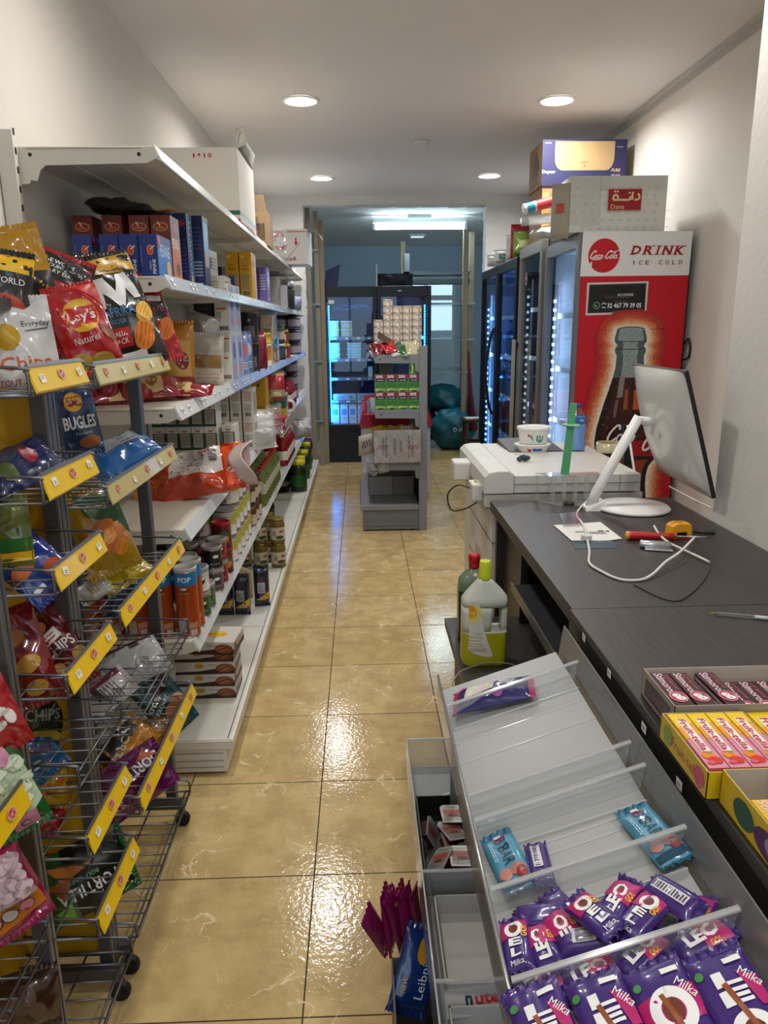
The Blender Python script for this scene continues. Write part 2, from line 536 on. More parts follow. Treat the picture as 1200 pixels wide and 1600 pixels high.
def tilemat():
    mt = bpy.data.materials.new('mat_floor_tiles'); mt.use_nodes = True
    nt = mt.node_tree; b = nt.nodes['Principled BSDF']; L = nt.links.new
    tc = nt.nodes.new('ShaderNodeTexCoord')
    mp = nt.nodes.new('ShaderNodeMapping'); mp.inputs['Location'].default_value = (.157, -.4475 * 2 - .447, 0)
    L(tc.outputs['Object'], mp.inputs[0])
    br = nt.nodes.new('ShaderNodeTexBrick'); br.offset = 0; br.squash = 1
    br.inputs['Scale'].default_value = 1; br.inputs['Brick Width'].default_value = .4475; br.inputs['Row Height'].default_value = .4475
    br.inputs['Mortar Size'].default_value = .0023; br.inputs['Mortar Smooth'].default_value = .2
    br.inputs['Color1'].default_value = (*lin('#d6bb84'), 1); br.inputs['Color2'].default_value = (*lin('#ccb078'), 1)
    br.inputs['Mortar'].default_value = (*lin('#46341f'), 1)
    L(mp.outputs[0], br.inputs['Vector'])
    # marble clouding and pale veins
    n1 = nt.nodes.new('ShaderNodeTexNoise'); n1.inputs['Scale'].default_value = 9; n1.inputs['Detail'].default_value = 6; n1.inputs['Roughness'].default_value = .65
    L(tc.outputs['Object'], n1.inputs['Vector'])
    r1 = nt.nodes.new('ShaderNodeValToRGB'); r1.color_ramp.elements[0].position = .38; r1.color_ramp.elements[0].color = (.62, .55, .46, 1)
    r1.color_ramp.elements[1].position = .62; r1.color_ramp.elements[1].color = (1, 1, 1, 1)
    L(n1.outputs['Fac'], r1.inputs[0])
    mx = nt.nodes.new('ShaderNodeMix'); mx.data_type = 'RGBA'; mx.blend_type = 'MULTIPLY'; mx.inputs[0].default_value = .55
    L(br.outputs['Color'], mx.inputs[6]); L(r1.outputs[0], mx.inputs[7])
    n2 = nt.nodes.new('ShaderNodeTexNoise'); n2.inputs['Scale'].default_value = 4.5; n2.inputs['Detail'].default_value = 8; n2.inputs['Distortion'].default_value = 1.6
    L(tc.outputs['Object'], n2.inputs['Vector'])
    r2 = nt.nodes.new('ShaderNodeValToRGB')
    for p, c in ((.485, 0), (.5, 1), (.515, 0)):
        e = r2.color_ramp.elements.new(p); e.color = (c, c, c, 1)
    r2.color_ramp.elements[0].color = (0, 0, 0, 1); r2.color_ramp.elements[-1].color = (0, 0, 0, 1)
    L(n2.outputs['Fac'], r2.inputs[0])
    n3 = nt.nodes.new('ShaderNodeTexNoise'); n3.inputs['Scale'].default_value = 7
    L(tc.outputs['Object'], n3.inputs['Vector'])
    mm = nt.nodes.new('ShaderNodeMath'); mm.operation = 'MULTIPLY'; L(r2.outputs[0], mm.inputs[0])
    r3 = nt.nodes.new('ShaderNodeValToRGB'); r3.color_ramp.elements[0].position = .52; r3.color_ramp.elements[1].position = .62
    L(n3.outputs['Fac'], r3.inputs[0]); L(r3.outputs[0], mm.inputs[1])
    mv = nt.nodes.new('ShaderNodeMix'); mv.data_type = 'RGBA'; L(mm.outputs[0], mv.inputs[0])
    L(mx.outputs[2], mv.inputs[6]); mv.inputs[7].default_value = (*lin('#f0dcb4'), 1)
    L(mv.outputs[2], b.inputs['Base Color'])
    rr = nt.nodes.new('ShaderNodeMapRange'); rr.inputs[3].default_value = .11; rr.inputs[4].default_value = .75
    L(br.outputs['Fac'], rr.inputs[0]); L(rr.outputs[0], b.inputs['Roughness'])
    nb = nt.nodes.new('ShaderNodeTexNoise'); nb.inputs['Scale'].default_value = 75; nb.inputs['Detail'].default_value = 2
    L(tc.outputs['Object'], nb.inputs['Vector'])
    ms = nt.nodes.new('ShaderNodeMath'); ms.operation = 'MULTIPLY_ADD'; ms.inputs[1].default_value = -2.5
    L(br.outputs['Fac'], ms.inputs[0]); L(nb.outputs['Fac'], ms.inputs[2])
    bp = nt.nodes.new('ShaderNodeBump'); bp.inputs['Strength'].default_value = .17; bp.inputs['Distance'].default_value = .004
    L(ms.outputs[0], bp.inputs['Height']); L(bp.outputs[0], b.inputs['Normal'])
    return mt


def struct(name, g, **k):
    return obj(name, g, kind='structure', **k)


WALL = wallmat('wall', '#d6d1c8')
CEILM = wallmat('ceiling', '#e0ddd9', .8, .08, 60)
g = G(); g.box(-2.0, 2.9, YF, YB2, -.1, 0, tilemat()); struct('floor', g)
g = G(); g.box(-2.0, 2.9, YF, YB2, CEIL, CEIL + .1, CEILM); struct('ceiling', g)
g = G(); g.box(XL - .12, XL, YF, YB, 0, CEIL, WALL); struct('wall_left', g)
g = G(); g.box(XR, XR + .12, 2.1, YB, 0, CEIL, wallmat('wr', '#e6e3dc')); struct('wall_right', g)
g = G(); g.box(XN, XN + .64, YF, 2.27, 0, CEIL, wallmat('wn', '#d9d5cd', bump=.12, sc=45)); struct('wall_right_near', g)
# wall with the opening, ragged plaster edge
OX0, OX1, OZ = -.55, 1.315, 2.715
g = G(); wb = wallmat('wb', '#d9d8d6')
g.box(XL - .12, OX0, YB, YB + .16, 0, CEIL, wb); g.box(OX1, XR + .12, YB, YB + .16, 0, CEIL, wb); g.box(OX0, OX1, YB, YB + .16, OZ, CEIL, wb)
random.seed(4)
for i in range(40):
    x = OX0 + (OX1 - OX0) * i / 40; w = .06
    g.box(x, x + w, YB + .002, YB + .158, OZ - random.uniform(.002, .014), OZ + .001, wb)
for i in range(30):
    z = .1 + 2.55 * i / 30
    g.box(OX1 - random.uniform(.002, .012), OX1 + .001, YB + .002, YB + .158, z, z + .1, wb)
    g.box(OX0 - .001, OX0 + random.uniform(.002, .01), YB + .002, YB + .158, z, z + .1, wb)
struct('wall_back', g)
# back room
WB = wallmat('w2', '#a9bccb', .8)
g = G(); g.box(-1.7, -1.58, YB + .16, YB2, 0, CEIL, WB); struct('wall_left_back_room', g)
g = G(); g.box(2.4, 2.52, YB + .16, YB2, 0, CEIL, WB); struct('wall_right_back_room', g)
DX0, DX1 = .64, 1.62
g = G(); g.box(-1.7, DX0, YB2, YB2 + .15, 0, CEIL, WB); g.box(DX1, 2.52, YB2, YB2 + .15, 0, CEIL, WB); g.box(DX0, DX1, YB2, YB2 + .15, 2.32, CEIL, WB)
g.box(DX0, DX1, YB2, YB2 + .15, 0, .0, WB)
struct('wall_far', g)
# glazed back door with two small panes above
fw = M('#c9ced0', .5)
g = G()
g.box(DX0, DX0 + .05, YB2 + .02, YB2 + .1, 0, 2.32, fw); g.box(DX1 - .05, DX1, YB2 + .02, YB2 + .1, 0, 2.32, fw)
g.box(DX0 + .05, DX1 - .05, YB2 + .02, YB2 + .1, 2.26, 2.32, fw); g.box(DX0 + .05, DX1 - .05, YB2 + .02, YB2 + .1, 1.94, 2.02, fw)
g.box(1.1, 1.15, YB2 + .02, YB2 + .1, 2.02, 2.26, fw)
g.box(DX0 + .05, DX0 + .55, YB2 + .03, YB2 + .09, 0, 1.94, fw)
g.box(DX0 + .55, DX1 - .05, YB2 + .03, YB2 + .09, 0, .55, fw)
d = struct('door_1', g)
fl = M('#b9c6cc', .6, bump=.6, bsc=160)
def frost():
    mt = clear('frosted_glass', (.9, .97, 1), .1, .3, .35, (.75, .85, .9)); return mt
g = G(); g.box(DX0 + .05, 1.1, YB2 + .05, YB2 + .06, 2.02, 2.26, frost()); g.box(1.15, DX1 - .05, YB2 + .05, YB2 + .06, 2.02, 2.26, frost())
g.box(DX0 + .55, DX1 - .05, YB2 + .05, YB2 + .06, .55, 1.94, frost()); obj('pane', g, d)
g = G(); g.box(DX0 - .3, DX1 + .3, YB2 + .3, YB2 + .32, .2, 1.45, M('#77706a', .8)); struct('wall_outside', g)  # low wall standing outdoors behind the back door panes

# shop front behind the camera: wide window and door that let daylight in
g = G(); g.box(-1.12, 1.78, YF - .12, YF, 2.35, CEIL, WALL); g.box(-1.12, 1.78, YF - .12, YF, 0, .35, WALL); g.box(-1.12, -.9, YF - .12, YF, .35, 2.35, WALL); g.box(1.0, 1.78, YF - .12, YF, .35, 2.35, WALL)
struct('wall_front', g)
g = G(); a = M('#8d9092', .4, .6)
for x in (-.9, -.25, .36, .97): g.box(x, x + .04, YF - .09, YF - .03, .35, 2.35, a)
g.box(-.9, 1.0, YF - .09, YF - .03, .35, .4, a); g.box(-.9, 1.0, YF - .09, YF - .03, 2.3, 2.35, a)
w = struct('window_1', g)
g = G(); g.box(-.88, .99, YF - .065, YF - .06, .4, 2.3, clear('shop_glass', (.96, .98, 1), .1, .02)); obj('pane', g, w)

# cable trunking along the ceiling edge
g = G(); t = M('#c2c0bc', .5)
g.box(XR - .022, XR, 2.27, YB, 2.765, 2.8, t); g.box(XR - .05, XR - .022, 2.27, YB, 2.783, 2.8, t)
struct('trim_1', g)

# ------------------------------------------------------------------ ceiling lamps
def downlight(x, y, label, k=1):
    e = empty('ceiling_light', (x, y, CEIL), label, 'lamp', 'round recessed ceiling lights')
    g = G(); g.lathe([(.098, -.001), (.11, -.004), (.108, -.008), (.094, -.010), (.092, -.006)], M('#efeeea', .4), n=40, caps=False)
    obj('frame', g, e)
    g = G(); g.lathe([(0, -.0055), (.093, -.006)], M('#fff9f2', .5, emit=9 * LAMP), n=40, caps=False)
    obj('diffuser', g, e)
    ld = bpy.data.lights.new('lamp_light', 'AREA'); ld.shape = 'DISK'; ld.size = .18; ld.energy = 17 * LAMP * k; ld.color = (1, .982, .96)
    lo = bpy.data.objects.new('lamp_light', ld); COL.objects.link(lo); lo.parent = e; lo.location = (0, 0, -.012)
    ld.spread = math.radians(165)
for x, y, lb in ((-.315, 4.73, 'bright round recessed ceiling light, the left one of the nearer pair'),
                 (1.185, 4.73, 'bright round recessed ceiling light, the right one of the nearer pair'),
                 (-.31, 7.02, 'round recessed ceiling light, the left one of the farther pair'),
                 (1.17, 6.95, 'round recessed ceiling light, the right one of the farther pair'),
                 (-.32, 2.4, 'round recessed ceiling light over the snack racks, out of the frame'), (.9, 2.4, 'round recessed ceiling light over the counter top, out of the frame'),
                 (-.32, .1, 'round recessed ceiling light above the photographer, left'), (.85, .1, 'round recessed ceiling light above the photographer, right'),
                 (0, -1.9, 'round recessed ceiling light by the shop front')):
    downlight(x, y, lb, 1.1 if y > 3 else .74 if y > 1 else .75 if y > 0 else .4)
e = empty('smoke_detector', (.47, 5.7, CEIL), 'small white smoke detector on the ceiling between the four round lights', 'smoke detector')
g = G(); g.lathe([(.055, 0), (.055, -.012), (.048, -.024), (.02, -.034), (0, -.035)], M('#dcdad6', .5), n=24); obj('housing', g, e)
g = G(); g.lathe([(.044, -.0262), (.046, -.0245)], M('#8b8985'), n=24, caps=False); obj('vent', g, e)
# fluorescent tube in the back room
e = empty('tube_light', (.74, 9.28, CEIL), 'long lit fluorescent tube lamp on the back room ceiling', 'lamp')
g = G(); g.box(-.56, .56, -.022, .022, -.09, -.045, M('#cfd6d8', .4)); g.box(-.14, .14, -.06, .06, -.045, 0, M('#c3cacc')); obj('housing', g, e, bevel=.006)
g = G(); g.lathe([(.03, -.53), (.034, -.52), (.034, .52), (.03, .53)], M('#d9f6ff', .4, emit=34), n=16, axis='x', c=(0, 0, -.125)); obj('tube', g, e)
g = G(); g.box(-.56, -.53, -.045, .045, -.165, -.1, M('#dfe6e8')); g.box(.53, .56, -.045, .045, -.165, -.1, M('#dfe6e8')); obj('end_cap', g, e, bevel=.004)
ld = bpy.data.lights.new('tube_glow', 'AREA'); ld.shape = 'RECTANGLE'; ld.size = 1.05; ld.size_y = .06; ld.energy = 9; ld.color = (.62, .86, 1)
lo = bpy.data.objects.new('tube_glow', ld); COL.objects.link(lo); lo.parent = e; lo.location = (0, 0, -.17)
g = G(); g.box(-.12, .12, -.1, .1, -.03, 0, M('#aab6bb', .5)); g.box(-.09, .09, -.07, .07, -.036, -.03, M('#dff2f6', .3, emit=.8))  # centre panel brightened by a faint glow in its material
obj('ceiling_vent', g, loc=(.86, 11.2, CEIL), label='small square white fitting on the back room ceiling beyond the tube lamp', cat='ceiling fitting')

# ================================================================== LONG WHITE GONDOLA SHELVING ON THE LEFT
SH = (.138, .508, .895, 1.283, 1.672, 2.024)
JY = (2.29, 3.29, 4.31, 5.34, 6.38, 7.1, 7.84)
CR = M('#dcd7c9', .42, .0, .03, 8); CRI = M('#c6c0b0', .5)
RAILB = M('#8fa0c8', .35); RAILW = M('#d8d8d4', .3, coat=.3); TAGW = M('#f2f1ec', .4); DARK = M('#241f1c', .6)


def shelf_unit(i):
    y0, y1 = JY[i], JY[i + 1]; L = y1 - y0
    names = ['nearest the snack racks', 'second from the snack racks', 'third from the snack racks', 'fourth from the snack racks', 'fifth from the snack racks', 'farthest, by the black cooler']
    e = empty('shelving_unit', (-.98, y0, 0), 'cream metal gondola shelving unit along the left wall, ' + names[i], 'shelving unit', 'gondola units along the left wall')
    g = G(); g.box(0.005, .012, 0, L, .1, 2.05, M('#d3cfc5', .6)); obj('back_panel', g, e)
    ups = [0] if i < 5 else [0, L - .03]
    for u in ups:
        g = G(); g.box(-.018, .027, u - .028 if i == 0 else u + .001, u if i == 0 else u + .029, 0.02, 2.062, CR)
        if i == 0:
            for k in range(38):
                z = .2 + k * .05
                g.box(.0268, .0282, u - .02, u - .009, z, z + .018, DARK)
        obj('upright', g, e, bevel=.002)
    # plinth: kick plate, end panel, foot
    g = G(); g.box(.1, .49, .004, L - .004, .012, .1, CR)
    if i == 0:
        for z in (.03, .055, .085): g.box(.11, .48, 0, .004, z, z + .003, M('#a8a294'))
    obj('plinth', g, e, bevel=.002)
    if i in (0, 1, 2, 3):
        g = G(); g.lathe([(.026, 0), (.026, .008), (.008, .014), (.008, .03)], DARK, c=(.44, .06, 0), n=16); obj('foot', g, e)
    for k, z in enumerate(SH):
        x1 = .508 if k == 0 else .405
        g = G(); g.box(.02, x1, .003, L - .003, z - .026, z, M('#dcd6c6', .38) if k else M('#d6d3c8', .35))
        if k > 1:       # folded stiffeners underneath
            for xx in (.12, .25): g.box(xx, xx + .035, .02, L - .02, z - .034, z - .026, CRI)
        sh = obj('shelf', g, e, bevel=.0015)
        # end brackets, folded plate with hooks
        for yy, ok in ((0.0, i == 0), (L - .005, True)):
            if k == 0 and yy > 0: continue
            q = G()
            if k == 0:
                if i == 0:
                    q.prism([(.02, z - .034), (.5, z - .034), (x1 + .012, z - .034), (x1 + .012, z - .004), (.02, z - .004)], -.002, .003, 'y', CR)
                    obj('bracket', q, sh)
                continue
            o = 0 if (yy > 0 or i) else -.0015
            q.prism([(.024, z - .005), (x1 + .004, z - .002), (x1 + .014, z - .03), (x1 - .02, z - .045), (.1, z - .05), (.085, z - .062), (.072, z - .092), (.055, z - .088), (.05, z - .098), (.024, z - .1)], yy + o, yy + o + .003, 'y', CR)
            if yy == 0:
                for cx in (.06, x1 - .04): q.lathe([(.0055, yy - .0018), (.0055, yy - .0013)], DARK, n=12, c=(cx, 0, z - .022), axis='y')
                q.box(.05, x1 - .03, yy - .003, yy + .001, z - .008, z - .004, M('#b5ae9e'))
            obj('bracket', q, sh)
        # price rail
        q = G()
        if k == 0:
            q.prism([(x1, z - .038), (x1 + .009, z - .038), (x1 + .009, z - .001), (x1, z + .001)], .002, L - .002, 'y', CR)
            q.box(x1 - .012, x1 - .009, .01, L - .01, z, z + .0008, DARK)
        else:
            blue = (k == 3 and i > 0)
            rm = RAILB if blue else (M('#b9c4cc', .22, coat=.6) if k == 4 else RAILW)
            q.prism([(x1, z + .004), (x1 + .002, z + .006), (x1 + .022, z - .036), (x1 + .02, z - .04), (x1, z - .03)], .002, L - .002, 'y', rm)
            rnd = random.Random(i * 10 + k)
            if k in (2, 3, 4) and k != 2:
                y = .05
                n = Vector((.42, 0, .2)).normalized()
                while y < L - .06:
                    if rnd.random() < (.75 if k == 3 else .35):
                        t = .03 * 1; p = [(x1 + .0075, y, z - .004), (x1 + .0075, y + t, z - .004), (x1 + .0175, y + t, z - .025), (x1 + .0175, y, z - .025)]
                        q.add([(a[0] + .0012, a[1], a[2] + .0006) for a in p], [(0, 1, 2, 3)], TAGW)
                        p = [(x1 + .011, y + .008, z - .010), (x1 + .011, y + .022, z - .010), (x1 + .0145, y + .022, z - .0175), (x1 + .0145, y + .008, z - .0175)]
                        q.add([(a[0] + .0016, a[1], a[2] + .0008) for a in p], [(0, 1, 2, 3)], M('#77757a'))
                    y += rnd.choice((.06, .09, .14, .2))
        obj('price_rail', q, sh)
    return e


for i in range(6): shelf_unit(i)

# ================================================================== WIRE SNACK RACKS (three bays)
RKX = -.6            # post line
GR = M('#5a5b5e', .42, .55); GRL = M('#7d7e82', .38, .6); WIRE = M('#6b6c70', .32, .8)
YEL = M('#f2c60c', .42, coat=.3); YELF = M('#cdb866', .3, coat=.5); YPAN = M('#b98c06', .6); LRED = M('#c8372b')
STR = {0: [(.80, 1), (.52, 0)], 1: [(1.462, 1), (1.288, 1), (1.13, 1), (.938, 1), (.76, 0), (.61, 1), (.43, 1)], 2: [(1.452, 2), (1.21, 2), (.94, 1), (.69, 0), (.488, 1)]}
BAYS = {0: (.45, 1.10), 1: (1.17, 1.44), 2: (1.462, 2.05)}


def basket(e, y0, y1, z, strip, depth=.26):
    """wire basket between the posts; z = top front edge"""
    g = G(); xf = -.52 if y0 > 1.15 else -.565; xb = xf - depth; lo = .042; r = .0028
    for y in (y0 + .006, y1 - .006):
        g.tube(smooth([(xb, y, z + .012), (xf - .02, y, z + .002), (xf - .004, y, z - .004), (xf, y, z - .012), (xf, y, z - lo)], 4), r, WIRE, 7)
        g.tube([(xf, y, z - lo), (xb, y, z - lo - .004)], r, WIRE, 7)
    g.tube([(xb, y0 + .006, z + .012), (xb, y1 - .006, z + .012)], r, WIRE, 6)
    g.tube([(xf, y0 + .006, z - lo), (xf, y1 - .006, z - lo)], r, WIRE, 6)
    g.tube([(xb, y0 + .006, z - lo), (xb, y1 - .006, z - lo)], r, WIRE, 6)
    if not strip: g.tube([(xf, y0 + .006, z - .012), (xf, y1 - .006, z - .012)], r * .9, WIRE, 6)
    n = max(3, int((y1 - y0) / .038))
    for k in range(1, n):
        y = y0 + (y1 - y0) * k / n; g.tube([(xf, y, z - lo), (xb, y, z - lo - .004)], .0017, WIRE, 5)
    for x in (xf - .09, xf - .18): g.tube([(x, y0 + .006, z - lo - .003), (x, y1 - .006, z - lo - .003)], .0022, WIRE, 5)
    b = obj('basket', g, e)
    if strip:
        g = G(); ym = YEL if strip == 1 else YELF
        p = [(xf - .006, z + .004), (xf - .003, z + .005), (xf + .011, z - .036), (xf + .008, z - .04)]
        g.prism(p, y0 + .012, y1 - .012, 'y', ym)
        g.prism([(xf - .0065, z + .004), (xf - .002, z + .008), (xf + .0, z + .002)], y0 + .012, y1 - .012, 'y', GRL)
        o = Vector((xf + .0045, (y0 + y1) / 2, z - .0155)); dv = Vector((-.014, 0, .041)).normalized(); du = Vector((0, 1, 0)); W2 = (y1 - y0) / 2
        rnd = random.Random(int(z * 100) + strip); pr = []; n = 3 if y1 - y0 < .3 else 5
        for k in range(n):
            u = -W2 + (y1 - y0) * (k + .6) / (n + .2)
            if k % 2 == (1 if n == 3 else 0):
                pr += [(EL(u, .001, .022, .016, .3), LRED), (RG(u, .001, .026, .019, .0025), M('#d9b18c')), (TX("Lay's", u, .001, .018, .009, .25), TAGW)]
            else:
                a = rnd.uniform(-.25, .25)
                pr += [(R(u, rnd.uniform(-.003, .003), .019, .014, a), TAGW), (LN(u, 0, .01, .007, 2, a), M('#55534f'))]
        g.face(pr, o, du, dv, gap=.0005)
        obj('price_strip', g, b)


def rack(bay):
    y0, y1 = BAYS[bay]
    lb = {0: 'grey wire snack rack at the left image edge holding marshmallow bags', 1: 'narrow grey wire snack rack with yellow back panel and bright yellow price strips',
          2: 'wider grey wire snack rack beside the cream shelving, with pale yellow price strips'}[bay]
    e = empty('snack_rack', (0, 0, 0), lb, 'display rack')
    top = 1.575 if bay < 2 else 1.43
    for y in ((y0, y1) if bay else (y0,)):
        g = G()
        yy = y
        g.box(RKX - .032, RKX - .002, yy - .011, yy + .011, .06, top, GR); g.box(RKX - .004, RKX, yy - .0115, yy - .003, .06, top, GRL); g.box(RKX - .004, RKX, yy + .003, yy + .0115, .06, top, GRL)
        obj('post', g, e)
    if bay != 1 or True:
        for y in (y0 + .03, y1 - .03):
            g = G(); g.box(-.83, -.81, y - .011, y + .011, .06, top, GR); obj('post', g, e)
    for x in ((RKX - .03, -.83) if bay < 2 else (-.83,)):
        g = G(); g.box(x, x + .025, y0 + .012, y1 - .012, top - .02, top, GR); obj('crossbar', g, e)
    if bay < 2:
        g = G(); g.box(-.806, -.80, y0 + .0, y1, .1, top - .02, YPAN); obj('back_panel', g, e)
        if bay == 1:
            g = G(); g.box(-.80, -.635, y1 + .002, y1 + .006, .1, top - .05, YPAN); obj('side_panel', g, e)
    for z, st in STR[bay]: basket(e, y0 + .008, y1 - .008, z, st)
    # base: foot bars with castors and a low wire deck
    for y in ((y0 + .02, y1 - .02) if bay == 2 else (y1 - .03,) if bay == 1 else (y0 + .02,)):
        g = G(); g.box(-.85, -.575, y - .012, y + .012, .062, .092, GR); obj('foot_bar', g, e, bevel=.002)
        g = G(); g.lathe([(.022, -.009), (.024, -.006), (.024, .006), (.022, .009)], M('#141414', .5), axis='y', c=(-.585, y, .024), n=20)
        g.box(-.592, -.578, y - .013, y + .013, .03, .062, M('#2b2b2d')); obj('castor', g, e)
    g = G(); z = .112
    for y in (y0 + .01, y1 - .01):
        g.tube([(-.8, y, z + .05), (-.565, y, z + .04), (-.557, y, z + .03), (-.557, y, z)], .003, WIRE, 6); g.tube([(-.8, y, z), (-.557, y, z)], .003, WIRE, 6)
    g.tube([(-.557, y0 + .01, z), (-.557, y1 - .01, z)], .0035, WIRE, 6); g.tube([(-.57, y0 + .01, z + .002), (-.57, y1 - .01, z + .002)], .0028, WIRE, 6); g.tube([(-.66, y0 + .01, z - .003), (-.66, y1 - .01, z - .003)], .003, WIRE, 6)
    n = int((y1 - y0) / .04)
    for k in range(1, n):
        y = y0 + (y1 - y0) * k / n; g.tube([(-.8, y, z), (-.557, y, z)], .002, WIRE, 5)
    obj('wire_deck', g, e)
    return e


for b in (0, 1, 2): rack(b)
# ================================================================== DRINK FRIDGES ALONG THE RIGHT WALL
WHT = M('#e9e9e6', .45); BLK = M('#0d0e10', .35); RED = M('#c0001b', .42); RED2 = M('#c01022', .4)
GLASSF = clear('fridge_glass', (.86, .93, .97), .12, .02)
FILM = clear('clear_film', (.97, .97, .97), .5, .12, .08, (.9, .9, .9))
ACR = clear('clear_acrylic', (.95, .96, .96), .4, .06, .12, (.85, .87, .87))


def script_cola(cx, cy, w, sh=.35, t=.16):
    k = w / 9.6; out = []
    def q(p): return [(cx + (x - 4.9 + sh * (y - 1)) * k, cy + (y - 1.2) * k) for x, y in p]
    def s(p, ww): out.append(ST(smooth(q(p), 5), ww * k))
    s([(1.7, 2.1), (1.5, 2.7), (1.0, 2.6), (.5, 1.6), (.5, .6), (1, .3), (1.7, .9)], t * 2.2)
    s([(7.1, 2.1), (6.9, 2.7), (6.3, 2.6), (5.7, 1.6), (5.7, .6), (6.2, .3), (6.9, .9)], t * 2.2)
    for x in (2.15, 4.0, 7.4, 8.9):
        s([(x + .34 * math.cos(a), .85 + .55 * math.sin(a)) for a in [2 * PI * i / 10 for i in range(11)]], t * 1.7)
    s([(3.4, 1.3), (3.05, 1.4), (2.8, .9), (3.0, .35), (3.55, .55)], t * 1.8)
    s([(4.4, 1.4), (4.35, .6), (4.8, .4)], t * 1.6); s([(9.3, 1.4), (9.25, .6), (9.8, .5)], t * 1.6)
    s([(4.95, .9), (5.3, .95)], t * 1.6)
    s([(7.95, .5), (8.2, 1.6), (8.35, 2.5), (8.1, 2.3), (8.0, 1.2), (8.1, .4), (8.5, .6)], t * 1.4)
    s([(6.3, 2.6), (7.2, 2.35), (8.4, 2.6), (9.4, 3.0)], t * 1.5); s([(.9, .3), (2.2, -.15), (3.6, .05), (4.2, -.1)], t * 1.7)
    return out


def fridge(name, label, x0, x1, y0, y1, h, frame, body, doors, interior, glow, group=None, led='#e8f2ff', leds=3, ledside='near', inner=.0, blackframe=False):
    """upright cooler whose glass doors face the aisle (-X)"""
    e = empty(name, (x0, y0, 0), label, 'fridge', group)
    D, L, t = x1 - x0, y1 - y0, .04
    g = G()
    g.box(.045, D, 0, t, .08, h, body); g.box(.045, D, L - t, L, .08, h, body); g.box(.045, D, t, L - t, h - .05, h, body); g.box(.045, D, t, L - t, .08, .22, body); g.box(D - t, D, t, L - t, .22, h - .05, body)
    g.box(.08, D - .04, .03, L - .03, .01, .08, BLK)
    cab = obj('cabinet', g, e, bevel=.003)
    im = M(interior, .5)
    g = G(); g.box(.06, D - t - .004, t, t + .004, .22, h - .05, im); g.box(.06, D - t - .004, L - t - .004, L - t, .22, h - .05, im); g.box(D - t - .008, D - t - .004, t, L - t, .22, h - .05, im); g.box(.06, D - t, t, L - t, .215, .222, im); g.box(.06, D - t, t, L - t, h - .054, h - .05, im)
    obj('liner', g, cab)
    n = 5
    for k in range(n):
        z = .3 + (h - .62) * k / (n - 1) * .93
        g = G()
        for q in range(12): g.tube([(.09, t + .01 + (L - 2 * t - .02) * q / 11, z), (D - .06, t + .01 + (L - 2 * t - .02) * q / 11, z)], .0022, M('#d5dade', .3, .5), 5)
        g.box(.08, .086, t + .006, L - t - .006, z - .012, z + .018, M('#cfd8df', .3))
        obj('shelf', g, e)
    fm = M(frame, .4, .35)
    nd = doors; w = L / nd
    for k in range(nd):
        a, b = k * w + .002, (k + 1) * w - .002; f = .052
        g = G()
        g.box(0, .04, a, a + f, .12, h - .004, fm); g.box(0, .04, b - f, b, .12, h - .004, fm)
        g.box(0, .04, a + f, b - f, h - .075, h - .004, fm); g.box(0, .04, a + f, b - f, .12, .22, fm)
        d = obj('door', g, e, bevel=.003)
        g = G(); g.box(.018, .022, a + f, b - f, .22, h - .075, GLASSF); obj('glass', g, d)
    lm = M(led, .5, emit=glow)
    for k in range(leds):
        g = G(); yy = t + .012 if ledside == 'near' else L - t - .024
        z = .3
        while z < h - .32:
            g.box(.052, .066, yy, yy + .014, z, z + .018, lm); z += .052
        if ledside == 'far' or k == 0: obj('led_strip', g, e)
        yy = L - t - .026
        g = G(); z = .3
        while z < h - .32:
            g.box(.052, .066, yy, yy + .014, z, z + .018, lm); z += .052
        if k == 1: obj('led_strip', g, e)
    if inner:
        ld = bpy.data.lights.new('fridge_light', 'AREA'); ld.shape = 'RECTANGLE'; ld.size = h - .5; ld.size_y = .03; ld.energy = inner; ld.color = lin(led)
        lo = bpy.data.objects.new('fridge_light', ld); COL.objects.link(lo); lo.parent = e
        lo.location = (.075, L - t - .03, h * .52); lo.rotation_euler = (0, math.radians(-90), math.radians(-40))
    return e


FX = 1.15
f1 = fridge('drinks_fridge', 'tall red and white drinks fridge with a cola bottle picture on its side panel', FX, 1.745, 4.0, 4.72, 1.985, '#77787a', M('#1b1b1d', .4), 1, '#e8eef4', 5, led='#bcd0f5', inner=3.6)
# printed side panel, measured on the photograph
PXC, PZC = 1.457, 1.2


def pp(x, y):
    p = aY(x, y, 3.998); return (p.x - PXC, p.z - PZC)


def ppl(*pts): return [pp(*p) for p in pts]


g = G()
g.box(.018, .588, -.004, 0, .10, 1.985, RED)
pr = [(PO(pp(906, 432), pp(1076, 430), pp(1082.5, 361), pp(911, 361.5)), M('#e4e3e1', .35))]
c = pp(943.5, 399.5)
pr += [(EL(*c, .166, .170, n=48), RED)]
pr += [(PO(pp(920, 414), pp(925, 408), pp(924, 420), pp(923, 424)), M('#e4e3e1', .35))]
pr += [(s_, WHT) for s_ in script_cola(c[0], c[1], .148)]
def serif(txt, x0, x1, y0, y1, m):   # slanted slab letters
    h = pp(x0, y0)[1] - pp(x0, y1)[1]; ws = {'I': .55}; tot = sum(ws.get(c, 1) for c in txt); x = x0; o = []
    for ch in txt:
        k = (x1 - x0) * ws.get(ch, 1) / tot; cx, cy = pp(x + k / 2, (y0 + y1) / 2); w = pp(x + k, y0)[0] - pp(x, y0)[0]
        o.append((TX(ch, cx, cy, w * (.76 if ch != 'I' else .3), h, sh=.3, bold=.035), m)); x += k
        for sx in ((-.27, .27) if ch in 'RNK' else (-.3,) if ch == 'D' else (0,)):
            for sy in (-.5, .5): o.append((R(cx + w * sx + .3 * h * sy, cy + h * sy * .93, w * (.34 if ch != 'I' else .75), h * .1), m))
    return o
